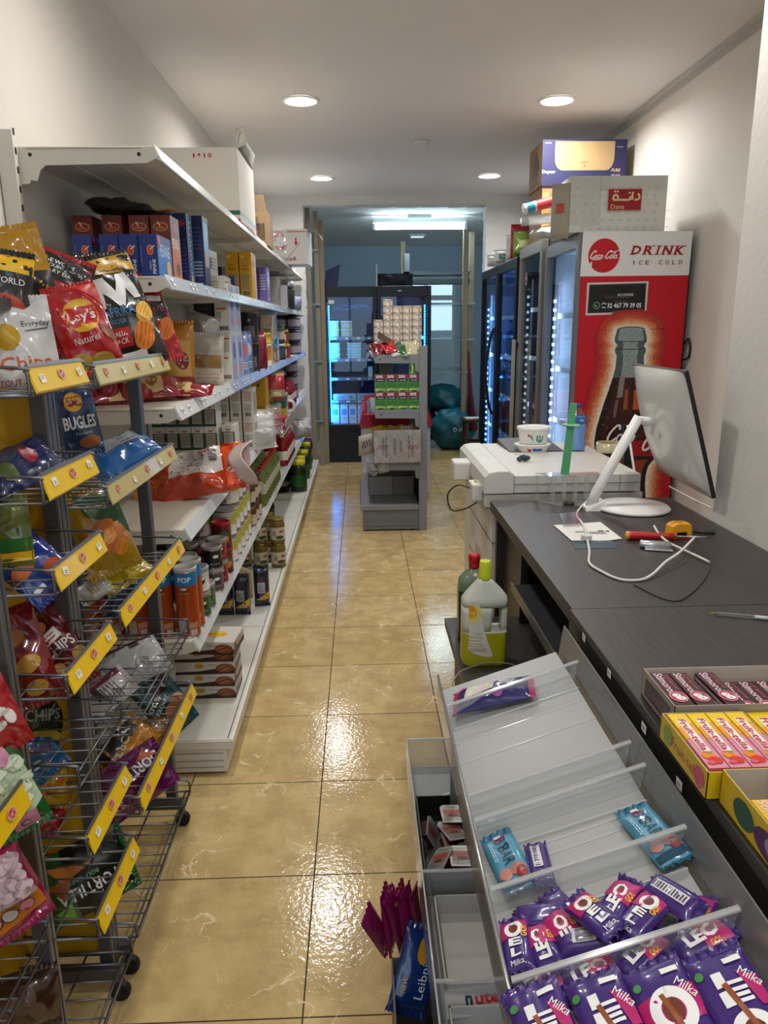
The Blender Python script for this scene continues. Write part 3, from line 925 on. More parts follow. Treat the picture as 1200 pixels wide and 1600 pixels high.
pr += serif('DRINK', 985, 1071, 384, 398, M('#a3101f', .4))
for i, ch in enumerate('ICE COLD'):
    if ch != ' ':
        a = pp(990 + i * 10.4, 410.5 - i * .12); pr.append((TX(ch, a[0], a[1], .006 if ch == 'I' else .019, .021, bold=.01), M('#8e2a33', .4)))
obj_panel_pr = pr
# sticker
st = [pp(917, 442), pp(1013, 439.5), pp(1009, 490), pp(914.5, 493)]
pr += [(PO(st[3], st[2], st[1], st[0]), M('#cfc9c6', .35)), (PO(pp(917.5, 489.5), pp(1006.5, 487), pp(1009.5, 442.5), pp(920.5, 445)), M('#0b0b0d', .4))]
def at2(txt, x, y, w, h, m, **k):
    a = pp(x, y); b = pp(x + w, y); hh = pp(x, y)[1] - pp(x, y + h)[1]; return (TX(txt, a[0], a[1], b[0] - a[0], hh, **k), m)
LG = M('#c9c9c9', .5)
pr += [at2('MARKET', 950, 461, 18, 3, M('#5a1a1e')), at2('ALCHARK', 977, 460.5, 26, 4.2, LG, bold=.02), at2('THE AUTHENTIC EASTERN FOOD MARKET', 964, 464.6, 38, 1.3, M('#8d8d8d')),
       at2('32 467 79 39 05', 975, 477.3, 53, 7.6, M('#e6e6e6'), bold=.02), at2('WHATSAPP EN GSM', 970, 471.5, 20, 1.2, M('#8d8d8d')), at2('SINT-NIKLAAS', 962, 487, 12, 1.2, M('#8d8d8d'))]
a = pp(931.5, 477.5); pr += [(RG(*a, .037, .037, .0045), M('#5f9c6a')), (RG(a[0], a[1], .016, .016, .005, PI * .8, PI * 1.7), M('#8fc29a'))]
a = pp(943, 477.5); pr += [(RG(*a, .028, .03, .004, PI * .1, PI * .9), LG), (R(a[0], a[1] + .012, .015, .006), LG), (R(a[0], a[1] - .01, .02, .006), LG)]
b1, b2 = pp(922, 486.5), pp(1006, 444.5)
pr += [(ST([pp(922.5, 486.5), pp(1005, 484.5), pp(1007.5, 445), pp(925, 447), pp(922.5, 486.5)], .0012), M('#4d4d50'))]
# bottle picture: rings of glow, glass, drink, lettering
rows = [(515, 22), (520, 23), (527, 25), (533, 25), (540, 20.5), (545, 24), (550, 24), (556, 21), (575, 22.5), (590, 26), (610, 32), (630, 38.5), (650, 44), (670, 49), (690, 51.5), (705, 50), (718, 42), (728, 34), (740, 31), (755, 30), (770, 31), (790, 33), (830, 34), (850, 30)]
def prof(d, y0=0, y1=999, mul=1.0, up=0):
    L_, R_ = [], []
    for y, hw in rows:
        if y0 <= y <= y1:
            ax = 985.5 - (y - 515) * .035; L_.append(pp(ax - hw * mul - d, y)); R_.append(pp(ax + hw * mul + d, y))
    return L_, R_
def sil(d, y0=0, y1=999, mul=1.0, top=0, jag=0, seed=1):
    L_, R_ = prof(d, y0, y1, mul); rnd = random.Random(seed)
    if jag:
        def jg(P, s):
            o = []
            for i in range(len(P) - 1):
                for k in range(7):
                    t = k / 7; x = P[i][0] * (1 - t) + P[i + 1][0] * t; z = P[i][1] * (1 - t) + P[i + 1][1] * t
                    o.append((x + s * rnd.uniform(-jag, jag) * .003, z))
            return o + [P[-1]]
        L_, R_ = jg(L_, -1), jg(R_, 1)
    fs = []; n = len(L_); P = L_ + R_
    for i in range(n - 1): fs.append((i + 1, i, n + i, n + i + 1))
    if top:
        ax = (L_[0][0] + R_[0][0]) / 2; hw = (R_[0][0] - L_[0][0]) / 2; o = len(P); k = 14
        P.append((ax, L_[0][1]))
        for i in range(k + 1):
            an = PI * i / k; P.append((ax + hw * math.cos(an), L_[0][1] + top * math.sin(an) + (rnd.uniform(-.004, .004) if jag else 0)))
        for i in range(k): fs.append((o, o + 1 + i, o + 2 + i))
    return P, fs
for d, cc, jg in ((31, '#a80f18', 2.6), (26, '#b52a1c', 2.6), (21, '#c04a28', 2.4), (16, '#cc7448', 2.2), (12, '#dc9a72', 2.), (8, '#e8c0a0', 1.8), (4.5, '#eedcc8', 1.5)):
    pr.append((sil(d, jag=jg, top=.004 + d * .0032, seed=d), M(cc, .4, v=.22, sc=90, coat=.3)))
pr.append((sil(0, 515, 999, top=.016), M('#1a0c0b', .35, v=.3, sc=70)))
pr.append((sil(0, 515, 590, top=.015), M('#4d5f60', .4, v=.55, sc=120)))
pr.append((sil(0, 515, 533, mul=.8, top=.01), M('#8a9c9b', .4, v=.5, sc=140)))
pr.append((sil(0, 527, 590, mul=.52), M('#8f9c9a', .4, v=.6, sc=180)))
pr.append((sil(-6, 590, 690, mul=.92), M('#3b1110', .35, v=.45, sc=60)))
pr.append((sil(-4, 718, 850, mul=.9), M('#8a3512', .35, v=.6, sc=60)))
def band(pts, m): pr.append((PO(*[pp(*p) for p in pts]), m))
ORG = M('#c0561a', .35, v=.5, sc=70)
band([(990, 610), (1004, 606), (1004, 640), (988, 640)], ORG); band([(976, 608), (981, 608), (980, 640), (973, 640)], M('#a14a20', v=.4, sc=70))
band([(968, 588), (976, 588), (972, 620), (963, 622)], M('#8c8480', .4, v=.3, sc=90)); band([(961, 625), (966, 625), (961, 652), (957, 652)], M('#74605c', .4, v=.3, sc=90))
band([(936, 676), (1030, 676), (1030, 716), (948, 716)], M('#400b10', .4)); band([(985, 690), (1034, 684), (1033, 712), (985, 712)], M('#a5101b', .35))
for yy in (533, 545, 519):
    L_, R_ = prof(0, yy, yy)
    if L_: pr.append((ST([L_[0], ((L_[0][0] + R_[0][0]) / 2, L_[0][1] - .004), R_[0]], .004), M('#253436')))
rnd = random.Random(5)
for i in range(260):
    y = rnd.uniform(520, 700); hw = [h for q, h in rows if q >= y][0] * .95; x = 985.5 - (y - 515) * .035 + rnd.uniform(-hw, hw)
    a = pp(x, y); s_ = rnd.uniform(.0015, .0042); pr.append((EL(a[0], a[1], s_, s_ * 1.2, n=6), M(rnd.choice(['#cfd3d2', '#8b6d66', '#0e0707', '#b09a90']), .4)))
a = pp(967, 680); pr += [(s_, WHT) for s_ in script_cola(a[0] + .1, a[1], .36, t=.14)[:1] + script_cola(a[0] + .1, a[1], .36, t=.14)[2:4]]
a = pp(1004, 690); pr += [(s_, WHT) for s_ in script_cola(a[0] - .03, a[1] - .01, .36, t=.15)[1:2] + script_cola(a[0] - .03, a[1] - .01, .36, t=.15)[4:6]]
g.face(pr, (PXC - FX, -.004, PZC), (1, 0, 0), (0, 0, 1), gap=.00012)
obj('side_panel', g, f1)
# wall-side white glow and bottles on the shelves of the first fridge
f2 = fridge('drinks_fridge', 'grey framed glass door fridge between the red one and the black double one', FX - .01, 1.745, 4.76, 5.42, 2.04, '#8b8880', M('#55565a', .4), 1, '#3c4044', 1.2, led='#c9d6e8', inner=.5)
f3 = fridge('drinks_fridge', 'black double door fridge with blue lit bottles, farthest of the right hand row', FX - .02, 1.745, 5.46, 7.0, 1.995, '#141519', M('#101114', .4), 2, '#7e9cc0', 7, led='#8fc4ff', inner=5)
for y in (4.76 + .6,):
    g = G(); g.box(-.045, -.02, .595, .625, .55, 1.42, M('#aaa48f', .35, .3)); g.box(-.045, 0, .6, .62, .58, .62, BLK); g.box(-.045, 0, .6, .62, 1.36, 1.4, BLK)
    obj('handle', g, f2, bevel=.004)
g = G(); g.box(-.035, -.015, .03, .05, .52, 1.3, M('#4f535a', .35, .4)); obj('handle', g, f2, bevel=.004)
for yo in (.70, .84):
    g = G(); g.tube(smooth([(.0, yo, 1.5), (-.03, yo, 1.42), (-.06, yo, 1.2), (-.06, yo, 1.05), (-.03, yo, .86), (0, yo, .78)], 5), .012, BLK, 10)
    if yo == .84: obj('handle', g, f3)
g = G(); g.face([(EL(0, 0, .05, .075), M('#7a2026')), (RG(0, 0, .06, .085, .006), M('#b9b4b4')), (R(0, .0, .03, .016), M('#b9b4b4'))], (.0175, .5, 1.83), (0, -1, 0), (0, 0, 1)); obj('sticker', g, f2)


def pet(name, r, h, body, cap, liquid=None, lab=None, labz=(.45, .7), parent=None, waist=True, prints=(), **k):
    """soft drink bottle with cap, label and neck ring; base origin"""
    g = G()
    p = [(r * .55, 0), (r * .85, .002), (r, h * .05), (r, h * .22), (r * .93, h * .3), (r, h * .38), (r, h * .62), (r * .93, h * .7), (r * .6, h * .82), (r * .36, h * .89), (r * .34, h * .925), (r * .42, h * .93), (r * .34, h * .937)]
    g.lathe(p, body, n=20)
    o = obj(name, g, parent, **k)
    if liquid:
        q = G(); q.lathe([(r * .5, .003), (r * .82, .005), (r * .95, h * .05), (r * .95, h * .22), (r * .88, h * .3), (r * .95, h * .38), (r * .95, h * .62), (r * .8, h * .73)], liquid, n=20); obj('drink', q, o)
    if lab:
        q = G(); q.lathe([(r * 1.01, h * labz[0]), (r * 1.02, h * (labz[0] + .01)), (r * 1.02, h * (labz[1] - .01)), (r * 1.01, h * labz[1])], lab, n=20, caps=False)
        q.pr(prints, lambda x, y: ((r * 1.025 * math.sin(x / r), -r * 1.025 * math.cos(x / r), h * sum(labz) / 2 + y), (math.sin(x / r), -math.cos(x / r), 0)), cut=r * .3)
        obj('label', q, o)
    q = G(); q.lathe([(r * .4, h * .94), (r * .42, h * .945), (r * .42, h * .995), (r * .38, h)], cap, n=16); obj('cap', q, o)
    return o


# bottles in the fridges
random.seed(3)
cola = pet('soda_bottle', .034, .24, clear('pet', (.95, .97, 1), .3, .05), RED, M('#2a0d06', .2), RED, loc=(1.29, 4.1, 1.055),
           label='dark cola bottle with a red label inside the red and white fridge', cat='bottle', group='cola bottles inside the red fridge')
z5 = [.3 + (1.985 - .62) * k / 4 * .93 for k in range(5)]
cola.location = (1.27, 4.13, z5[0] + .004)
for i, (x, y) in enumerate([(1.27, 4.24), (1.27, 4.36), (1.27, 4.5), (1.36, 4.13), (1.36, 4.3)]): dup(cola, loc=(x, y, z5[0] + .004))
z7 = [.3 + (1.995 - .62) * k / 4 * .93 for k in range(5)]
ice = pet('soda_bottle', .045, .32, clear('pet', (.95, .97, 1), .3, .05), M('#c9d0d6'), M('#a1552a', .25), M('#b8452a', .4), loc=(1.25, 5.58, z7[1] + .004),
          label='amber iced tea bottle inside the black double fridge', cat='bottle', group='amber bottles inside the black double fridge')
for i in range(9): dup(ice, loc=(1.25 + .1 * (i % 2), 5.58 + .14 * ((i + 1) // 1 % 9), z7[1] + .004))
wat = pet('soda_bottle', .045, .3, clear('pet', (.95, .97, 1), .3, .05), M('#2d55b5'), M('#6f9fd0', .2), M('#3a6fc0', .4), loc=(1.25, 6.1, z7[2] + .004),
          label='pale blue bottle inside the black double fridge', cat='bottle', group='pale blue bottles inside the black double fridge')
for i in range(7): dup(wat, loc=(1.25 + .1 * (i % 2), 6.2 + .1 * i, z7[2] + .004 if i < 5 else z7[3] + .004))

# ------------------------------------------------------------------ boxes on the fridges
TAPEM = FILM
CARD = M('#957a5a', .75, v=.08, sc=40); CARDD = M('#6f5a42', .8)
def arabic(cx, cy, w, h):
    def q(p): return [(cx + (x - 5) * w / 10, cy + (y - 1.8) * h / 3) for x, y in p]
    o = []
    for p, t in (([(9.0, 2.7), (9.5, 2.0), (9.4, 1.2), (8.5, .9), (8.0, 1.0)], 1), ([(7.3, 3.2), (7.2, 2), (7.25, .9)], 1), ([(6.5, 2.0), (6.5, 1.1), (5.8, .9), (3.2, .9)], 1),
                 ([(3.2, .9), (2.6, 1.1), (2.2, 2.1), (1.4, 2.3), (.8, 1.5), (1.2, .9), (2.2, .9), (3.2, .9)], 1)):
        o.append(ST(smooth(q(p), 4), w * .062 * t))
    for x, y in ((6.2, 2.9), (1.3, 3.3), (2.2, 3.3)):
        a = q([(x, y)])[0]; o.append(EL(a[0], a[1], w * .07, w * .07, n=10))
    return o
BX = M('#dbdad1', .6, v=.05, sc=20)
vfl = M('#c4c3ba', .6)
motif = []
for i in range(10):
    for j in range(6):
        motif.append((PO((-.24 + i * .046 + .012 * (j % 2), -.11 + j * .04), (-.228 + i * .046 + .012 * (j % 2), -.118 + j * .04), (-.216 + i * .046 + .012 * (j % 2), -.11 + j * .04), (-.228 + i * .046 + .012 * (j % 2), -.126 + j * .04)), vfl))
gold = M('#e6cf9d', .5)
fr = motif + [(R(.03, .02, .175, .105), M('#d8a36a')), (R(.03, .02, .171, .101), M('#9c1526', .45))] + [(s_, gold) for s_ in arabic(.034, .034, .155, .05)] + [(TX('Dana', -.006, -.014, .07, .022, bold=.0), gold)]
b = carton('cardboard_box', .5, .38, .272, BX, front=fr, right=motif[:30], left=motif[:30] + [(R(-.05, .0, .05, .05), M('#b5482f'))], loc=(1.36, 4.23, 1.988), rot=(0, 0, math.radians(-1.5)),
           label='white patterned carton with a red emblem, taped, on top of the red fridge', cat='box')
g = G(); g.grid(lambda a, c: (-.252 - .001, -.19 + .38 * a, .0 + .272 * c), 2, 2, BX)
g.grid(lambda a, c: (-.25 - .10 * a * .9, -.192 + .03 * a, -.03 + .27 * c + .0 * a), 6, 4, M('#a39d8c', .7))
g.face([(R(.0, .0, .04, .045), M('#b5482f'))], (-.3, -.185, .12), (-.95, .3, 0), (0, 0, 1))
obj('flap', g, b, solid=.003)
g = G(); g.grid(lambda a, c: (-.251 + .16 * a, -.1912 - .0008, .03 + .24 * c + .006 * math.sin(a * 9)), 8, 6, TAPEM); g.grid(lambda a, c: (-.1 + .34 * a, -.1915, .2 + .071 * c), 6, 3, TAPEM)
g.grid(lambda a, c: (-.17 + .2 * a, -.192 + .03 * c - .02, -.001 + .008 * math.sin(a * 12) * c), 12, 3, TAPEM)
obj('tape', g, b)
blue = M('#2a2c52', .6)
fr = [(R(0, 0, .54, .27), blue)]
arc = [(-.19, .125), (-.19, .03)] + [(-.19 + .05 - .05 * math.cos(a), .03 - .075 * math.sin(a)) for a in [PI / 2 * i / 8 for i in range(9)]] + [(.19 - .05 + .05 * math.cos(a), .03 - .075 * math.sin(a)) for a in [PI / 2 * (8 - i) / 8 for i in range(9)]] + [(.19, .125)]
fr += [(PO(*arc), M('#b3946a', .6)), (TX('Dopter', -.225, -.055, .085, .026, bold=.01), M('#dcd7cf')), (TX('PURE', .205, -.045, .055, .018, sh=.2, bold=.02), M('#d5b98d')), (TX('AROMA', .205, -.075, .06, .014, sh=.2), M('#d5b98d')),
       (TX('openen', 0, .0, .045, .008), M('#4a3b28')), (TX('Dopter', .225, .09, .04, .01), M('#dcd7cf')), (TX('12x250g', -.235, .115, .04, .01), M('#dcd7cf')), (PO((-.003, -.012), (.003, -.012), (0, -.03)), M('#4a3b28'))]
carton('cardboard_box', .54, .36, .265, CARD, front=fr, left=[(PO((-.1, -.06), (.05, -.08), (.12, 0), (.02, .1), (-.06, .03)), M('#5b4a3a')), (R(.0, -.1, .2, .02), M('#5b4a3a'))], loc=(1.45, 5.2, 2.385),
       label='tan and navy blue carton, highest of the boxes on the fridges', cat='box')
carton('cardboard_box', .5, .34, .34, CARD, front=[(R(-.225, 0, .04, .26), M('#d9a85c')), (TX('BIO', -.225, .02, .05, .022, a=PI / 2), M('#4a3b28')), (RG(-.225, .02, .034, .08, .003), M('#4a3b28'))],
       left=[(PO((-.1, -.1), (.0, -.02), (-.1, .1)), M('#5b4a3a'))], loc=(1.44, 5.2, 2.044), label='plain brown carton holding up the tan and navy blue one', cat='box')
# wrapped rolls and bags lying on fridge tops
def roll(name, r, L, m, m2, loc, rot, label, cat, prints=()):
    g = G(); g.lathe([(r * .2, -L / 2), (r * .9, -L / 2), (r, -L / 2 + .006), (r, L / 2 - .006), (r * .9, L / 2), (r * .2, L / 2)], m, axis='x', n=24)
    for a, c, w in m2: g.lathe([(r * 1.01, a), (r * 1.01, a + w)], c, axis='x', n=24, caps=False)
    return obj(name, g, loc=loc, rot=rot, label=label, cat=cat)
roll('paper_roll', .032, .34, M('#d9dadb', .4), [(-.15, M('#2f7f9c', .4), .05), (-.09, M('#c9343a', .4), .2)], (1.2, 4.86, 2.26), (0, math.radians(-14), 0), 'red, white and blue wrapped roll poking out beside the boxes', 'roll')
roll('paper_roll', .03, .36, M('#b9babd', .3), [(-.14, M('#e2e2e2', .3), .26)], (1.21, 4.88, 2.17), (0, math.radians(-6), 0), 'silver wrapped roll under the red and blue one on the grey fridge', 'roll')
for i, (x, y, z, w, h, t, c, c2, rot, lb) in enumerate([
    (1.22, 4.9, 2.083, .22, .17, .09, '#cfcfcd', '#8f8f8f', (1.57, 0, .3), 'crumpled clear and white plastic bag on the grey fridge'),
    (1.25, 5.8, 2.13, .2, .24, .1, '#9a1d2c', '#e6e1dc', (0, 0, -.2), 'dark red packet standing tallest on the black double fridge'),
    (1.24, 5.98, 2.1, .18, .2, .09, '#dde2e6', '#9fb6c6', (0, 0, -.1), 'shiny white packet beside the dark red one on the black fridge'),
    (1.21, 5.6, 2.09, .16, .17, .08, '#6d8c3a', '#b8c77c', (0, 0, -.3), 'green packet at the near end of the black double fridge top'),
    (1.2, 6.25, 2.06, .2, .11, .1, '#d5d8da', '#1f7a72', (0, 0, -.3), 'low white and teal packet on the black double fridge'),
    (1.19, 6.5, 2.05, .2, .09, .1, '#cbd0d2', '#b5bcc0', (0, 0, .1), 'white plastic bag at the far end of the black fridge top')]):
    bag('snack_bag' if 'packet' in lb else 'plastic_bag', w, h - .02, t, M(c, .28, coat=.5), [(R(0, 0, w * .5, h * .3), M(c2, .3)), (LN(0, 0, w * .4, h * .18, 3), WHT)], seed=i + 50, loc=(x, y, z), rot=rot, wr=.006, label=lb, cat='packet', nu=14, nv=14)

# ================================================================== COUNTER
WN = bpy.data.materials.new('mat_counter_wood'); WN.use_nodes = True
nt = WN.node_tree; bb = nt.nodes['Principled BSDF']; tc = nt.nodes.new('ShaderNodeTexCoord'); mp = nt.nodes.new('ShaderNodeMapping')
mp.inputs['Scale'].default_value = (220, 7, 220); n1 = nt.nodes.new('ShaderNodeTexNoise'); n1.inputs['Scale'].default_value = 1.0; n1.inputs['Detail'].default_value = 4; n1.inputs['Roughness'].default_value = .6
cr = nt.nodes.new('ShaderNodeValToRGB'); cr.color_ramp.elements[0].position = .3; cr.color_ramp.elements[0].color = (*lin('#211e1c'), 1); cr.color_ramp.elements[1].position = .72; cr.color_ramp.elements[1].color = (*lin('#443e3a'), 1)
nt.links.new(tc.outputs['Object'], mp.inputs[0]); nt.links.new(mp.outputs[0], n1.inputs['Vector']); nt.links.new(n1.outputs['Fac'], cr.inputs[0]); nt.links.new(cr.outputs[0], bb.inputs['Base Color'])
bb.inputs['Roughness'].default_value = .42
WND = M('#26221f', .5, v=.15)
CX0, CX1, CZ, CJ, CF = .468, 1.13, .9, 1.535, 2.6
e = empty('counter', (0, 0, 0), 'dark wood grain counter with open shelves, the far half that carries the monitor', 'counter')
g = G(); g.box(CX0, CX1, CJ + .001, CF, CZ - .038, CZ, WN); obj('worktop', g, e, bevel=.0015)
g = G(); g.box(CX0 + .02, CX1 - .02, CF - .04, CF - .012, 0, CZ - .038, WN); obj('end_panel', g, e)
g = G(); g.box(CX0 + .05, CX0 + .075, 2.28, CF - .04, 0, CZ - .038, WN); obj('front_panel', g, e)
g = G(); g.box(CX1 - .05, CX1 - .02, CJ, CF - .04, 0, CZ - .038, WND); obj('back_panel', g, e)
g = G(); g.box(CX0 + .02, CX1 - .05, CJ + .005, CJ + .03, 0, CZ - .038, WND); obj('end_panel', g, e)
g = G(); g.box(CX0 + .005, CX1 - .05, CJ + .03, 2.2, .70, .718, M('#3a3a3c', .35)); g.box(CX0 + .0, CX0 + .006, CJ + .03, 2.2, .70, .732, M('#4a4a4d', .3)); obj('shelf', g, e, bevel=.001)
g = G(); g.box(.275, .62, 1.56, 2.345, .522, .55, WN); g.box(.31, .34, 1.58, 2.33, 0, .522, WND); g.box(.34, .6, 2.3, 2.33, 0, .522, WND); obj('ledge', g, e, bevel=.0015)
e2 = empty('counter', (0, 0, 0), 'near half of the dark counter with price tags on its edge and candy boxes on', 'counter')
g = G(); g.box(CX0 - .006, CX1, -.35, CJ - .001, CZ - .02, CZ, WN); obj('worktop', g, e2, bevel=.0015)
g = G(); g.box(CX0 - .006, CX0 + .012, -.35, CJ - .002, CZ - .085, CZ - .0205, M('#171514', .35)); 
o = Vector((CX0 - .006, 0, CZ - .05)); pr = []
for (x, y) in ((913, 996), (953, 1052), (1008, 1137), (1064, 1225)):
    p = aX(x, y, CX0 - .006); pr += [(R(-(p.y), p.z - o.z, .02, .016, random.uniform(-.2, .2)), TAGW), (LN(-p.y, p.z - o.z, .012, .007, 2), M('#555'  '555'))]
g.face(pr, o, (0, -1, 0), (0, 0, 1), gap=.0006)
obj('fascia', g, e2)
g = G(); g.box(CX0 + .05, CX1, -.35, CJ - .002, 0, CZ - .0205, WND); obj('cabinet', g, e2)

# ------------------------------------------------------------------ monitor on its stand
e = empty('monitor', (.9, 2.44, CZ), 'white desktop monitor seen from behind on a slanted arm and round base', 'monitor')
PW = M('#d9d6cf', .25, v=.01, coat=.4); PWM = M('#dedbd6', .35, v=.01)
o = Vector((.9, 2.44, CZ))
NB, FB = Vector((1.095, 2.19, .992)), Vector((1.12, 2.68, .99)); NT, FT = Vector((.972, 2.19, 1.383)), Vector((.995, 2.68, 1.38))
def scr(s_, t_, d): # s along Y near->far, t bottom->top, d out of the back
    p = (NB * (1 - s_) + FB * s_) * (1 - t_) + (NT * (1 - s_) + FT * s_) * t_
    n = (FB - NB).cross(NT - NB).normalized()
    if n.x > 0: n = -n
    bow = .028 * (2 * s_ - 1) ** 2      # curved screen
    return p + n * (d - bow * 0 + .0) - n * 0 + Vector((0, 0, 0)) - o
g = G()
def back(a, c):
    ea = 1 - abs(2 * a - 1) ** 3.2; ec = 1 - abs(2 * c - 1) ** 2.6
    return scr(a, c, .006 + .05 * (max(0, ea) ** .8) * (max(0, ec) ** .8))
g.grid(back, 28, 22, PW)
sh = obj('back_shell', g, e)
g = G(); g.hexa([scr(0, 0, -.006), scr(1, 0, -.006), scr(1, 0, .007), scr(0, 0, .007), scr(0, 1, -.006), scr(1, 1, -.006), scr(1, 1, .007), scr(0, 1, .007)], M('#1d1d20', .3)); obj('bezel', g, e)
g = G(); g.hexa([scr(.015, .02, -.008), scr(.985, .02, -.008), scr(.985, .02, -.006), scr(.015, .02, -.006), scr(.015, .98, -.008), scr(.985, .98, -.008), scr(.985, .98, -.006), scr(.015, .98, -.006)], M('#08090b', .15)); obj('screen', g, e)
g = G(); g.lathe([(.122, .001), (.126, .006), (.12, .012), (.02, .014), (0, .014)], PWM, n=48, c=(.035, 0, 0)); obj('base', g, e)
g = G(); g.hexa([(-.135, -.03, 0), (-.06, -.03, 0), (-.06, .03, 0), (-.135, .03, 0), (-.135, -.022, .012), (-.07, -.022, .035), (-.07, .022, .035), (-.135, .022, .012)], PWM); g.tube([(-.115, 0, .004), (-.1, 0, .05), (.035, 0, .318)], [.017, .0175, .0165], PWM, 16); obj('arm', g, e)
g = G(); g.tube([(.02, 0, .31), (.06, 0, .302), (.115, 0, .30)], [.012, .015, .016], PWM, 12); g.box(.085, .125, -.04, .04, .25, .33, PWM); obj('mount', g, e, bevel=.004)

# ------------------------------------------------------------------ copier behind the counter
CP = M('#d3d0c8', .45, v=.02); CPD = M('#b9b6ae', .5); SEAM = M('#5b5955', .6)
e = empty('copier', (0, 0, 0), 'big off white office copier standing behind the counter', 'copier')
g = G(); g.box(.50, 1.07, 2.72, 3.45, .03, .84, CP); g.box(.53, 1.05, 2.716, 2.72, .45, .76, CPD); g.box(.4975, .50, 2.95, 3.1, .35, .6, CPD)
for z in (.30, .52, .70): g.box(.498, 1.072, 2.718, 3.302, z, z + .004, SEAM)
obj('body', g, e, bevel=.012)
for x, y in ((.55, 2.78), (1.0, 2.78), (.55, 3.24), (1.0, 3.24)):
    g = G(); g.lathe([(.02, .001), (.022, .01), (.01, .03)], BLK, c=(x, y, 0), n=12); obj('foot', g, e)
g = G(); g.box(.47, 1.075, 2.71, 3.5, .845, .895, CP); g.box(.472, 1.073, 2.712, 3.318, .840, .846, SEAM); obj('scanner_bed', g, e, bevel=.01)
g = G(); g.prism([(.462, .90), (.462, .965), (.48, .982), (.51, .988), (.555, .988), (.575, .975), (.575, .90)], 2.70, 3.4, 'y', CP, smooth=False); obj('feeder', g, e, bevel=.004)
g = G(); g.box(.577, 1.06, 2.705, 3.5, .902, .968, CP); g.box(.577, 1.06, 2.703, 2.706, .935, .937, SEAM); g.box(.98, .982, 2.703, 2.706, .905, .966, SEAM); obj('lid', g, e, bevel=.008)
g = G(); g.box(.39, .465, 3.05, 3.16, .88, .96, CP); obj('hinge', g, e, bevel=.008)
g = G(); g.box(.425, .468, 2.76, 2.86, .86, .925, CP); g.box(.44, .45, 2.8, 2.82, .925, .935, M('#c9c437')); obj('hinge', g, e, bevel=.008)
g = G(); g.tube(smooth([(.425, 2.82, .9), (.38, 2.85, .905), (.345, 2.88, .86), (.36, 2.87, .80), (.41, 2.84, .81), (.45, 2.8, .845)], 6), .0035, M('#3b3b3b'), 6); obj('cable', g, e)
g = G(); pts = [aX(727, 860, .49), aX(722, 880, .485), aX(726, 900, .48), aX(725, 935, .48)]
g.tube(smooth([(.497, 2.9, .5), (.47, 2.9, .42), (.46, 2.88, .3), (.465, 2.86, .1), (.47, 2.85, .006), (.5, 2.7, .006)], 6), .005, BLK, 6); obj('power_cord', g, e)
# things on the copier
TOPZ = .968
p = aZ(830, 703, TOPZ); p.y -= .03
def tub(name, r, h, prints, loc, label, lidm, bodym, sy=.8):
    g = G(); g.lathe([(r * .8, 0), (r * .84, .003), (r * .95, h * .8), (r * .97, h * .82)], bodym, n=32, sy=sy)
    g.pr(prints, lambda x, y: ((r * (.885 + .08 * y / h) * math.sin(x / r), -r * sy * (.885 + .08 * y / h) * math.cos(x / r), h * .42 + y), (math.sin(x / r), -math.cos(x / r), 0)), cut=r * .25, gap=.0006)
    o = obj(name, g, loc=loc, label=label, cat='tub')
    q = G(); q.lathe([(r * .99, h * .8), (r * 1.03, h * .82), (r * 1.04, h * .95), (r * .98, h), (r * .9, h), (r * .88, h * .96), (0, h * .96)], lidm, n=32, sy=sy)
    q.face([(TX('Feta', 0, 0, r * .9, r * .3), M('#8b8d90'))], (0, 0, h * .961), (1, 0, 0), (0, 1, 0)); obj('lid', q, o)
    return o
tub('food_tub', .080, .036, [(R(-.03, 0, .018, .02), RED2), (R(.012, 0, .05, .016), M('#2c5fa8'))], (p.x - .002, p.y, TOPZ), 'flat blue and red rimmed plastic lid under the feta tub on the copier', M('#e6e5e0'), M('#e6e5e0'))
tub('food_tub', .073, .078, [(EL(.02, -.004, .04, .04), M('#4f8e84')), (PO((-.045, .015), (-.01, -.02), (-.02, .02)), M('#6d9e8d')), (EL(-.035, .01, .016, .014), RED2), (TX('feta', .02, -.004, .026, .012), WHT)], (p.x, p.y, TOPZ + .036), 'white cheese tub with lid, green motif, on the copier', M('#efeeea', .35), M('#efeeea', .35))
p = aZ(902, 705, TOPZ)
pet('water_bottle', .041, .21, clear('pet_blue', (.82, .92, 1), .35, .05), M('#1c3f9c', .35), M('#7fa6d8', .2), M('#2e5ea8', .35), (.6, .74), loc=(p.x, p.y + .02, TOPZ),
    prints=[(TX('SPA', .008, 0, .02, .012), WHT)], label='small water bottle with blue cap and blue label on the copier', cat='bottle')
KIDS_W = None
p = aZ(947, 708, TOPZ)
g = G(); g.lathe([(.052, 0), (.052, .042), (.036, .042), (.036, 0), (.052, 0)], M('#c6bd96', .25, coat=.6), n=40, caps=False); tp = obj('tape_roll', g, loc=(p.x + .02, p.y + .04, TOPZ), label='roll of clear yellowish packing tape on the copier', cat='tape')
g = G(); g.lathe([(.0365, .001), (.0365, .041), (.033, .041), (.033, .001)], CARD, n=40, caps=False); obj('core', g, tp)
g = G(); g.hexa([(.62, 3.02, TOPZ), (.86, 3.02, TOPZ), (.84, 3.28, TOPZ), (.61, 3.28, TOPZ), (.62, 3.02, TOPZ + .004), (.86, 3.02, TOPZ + .006), (.84, 3.28, TOPZ + .03), (.61, 3.28, TOPZ + .025)], M('#4c4b4b', .5))
obj('laptop_sleeve', g, loc=(.045, .215, 0), label='flat dark grey sleeve lying at the back of the copier', cat='sleeve')
g = G()
for i in range(5): g.lathe([(0, -.012), (.012, -.006), (.014, .004), (0, .012)], M('#2c3440', .3, coat=.6), n=8, c=(.008 * i - .016, .006 * (i % 2), .012 + .004 * (i % 3)))
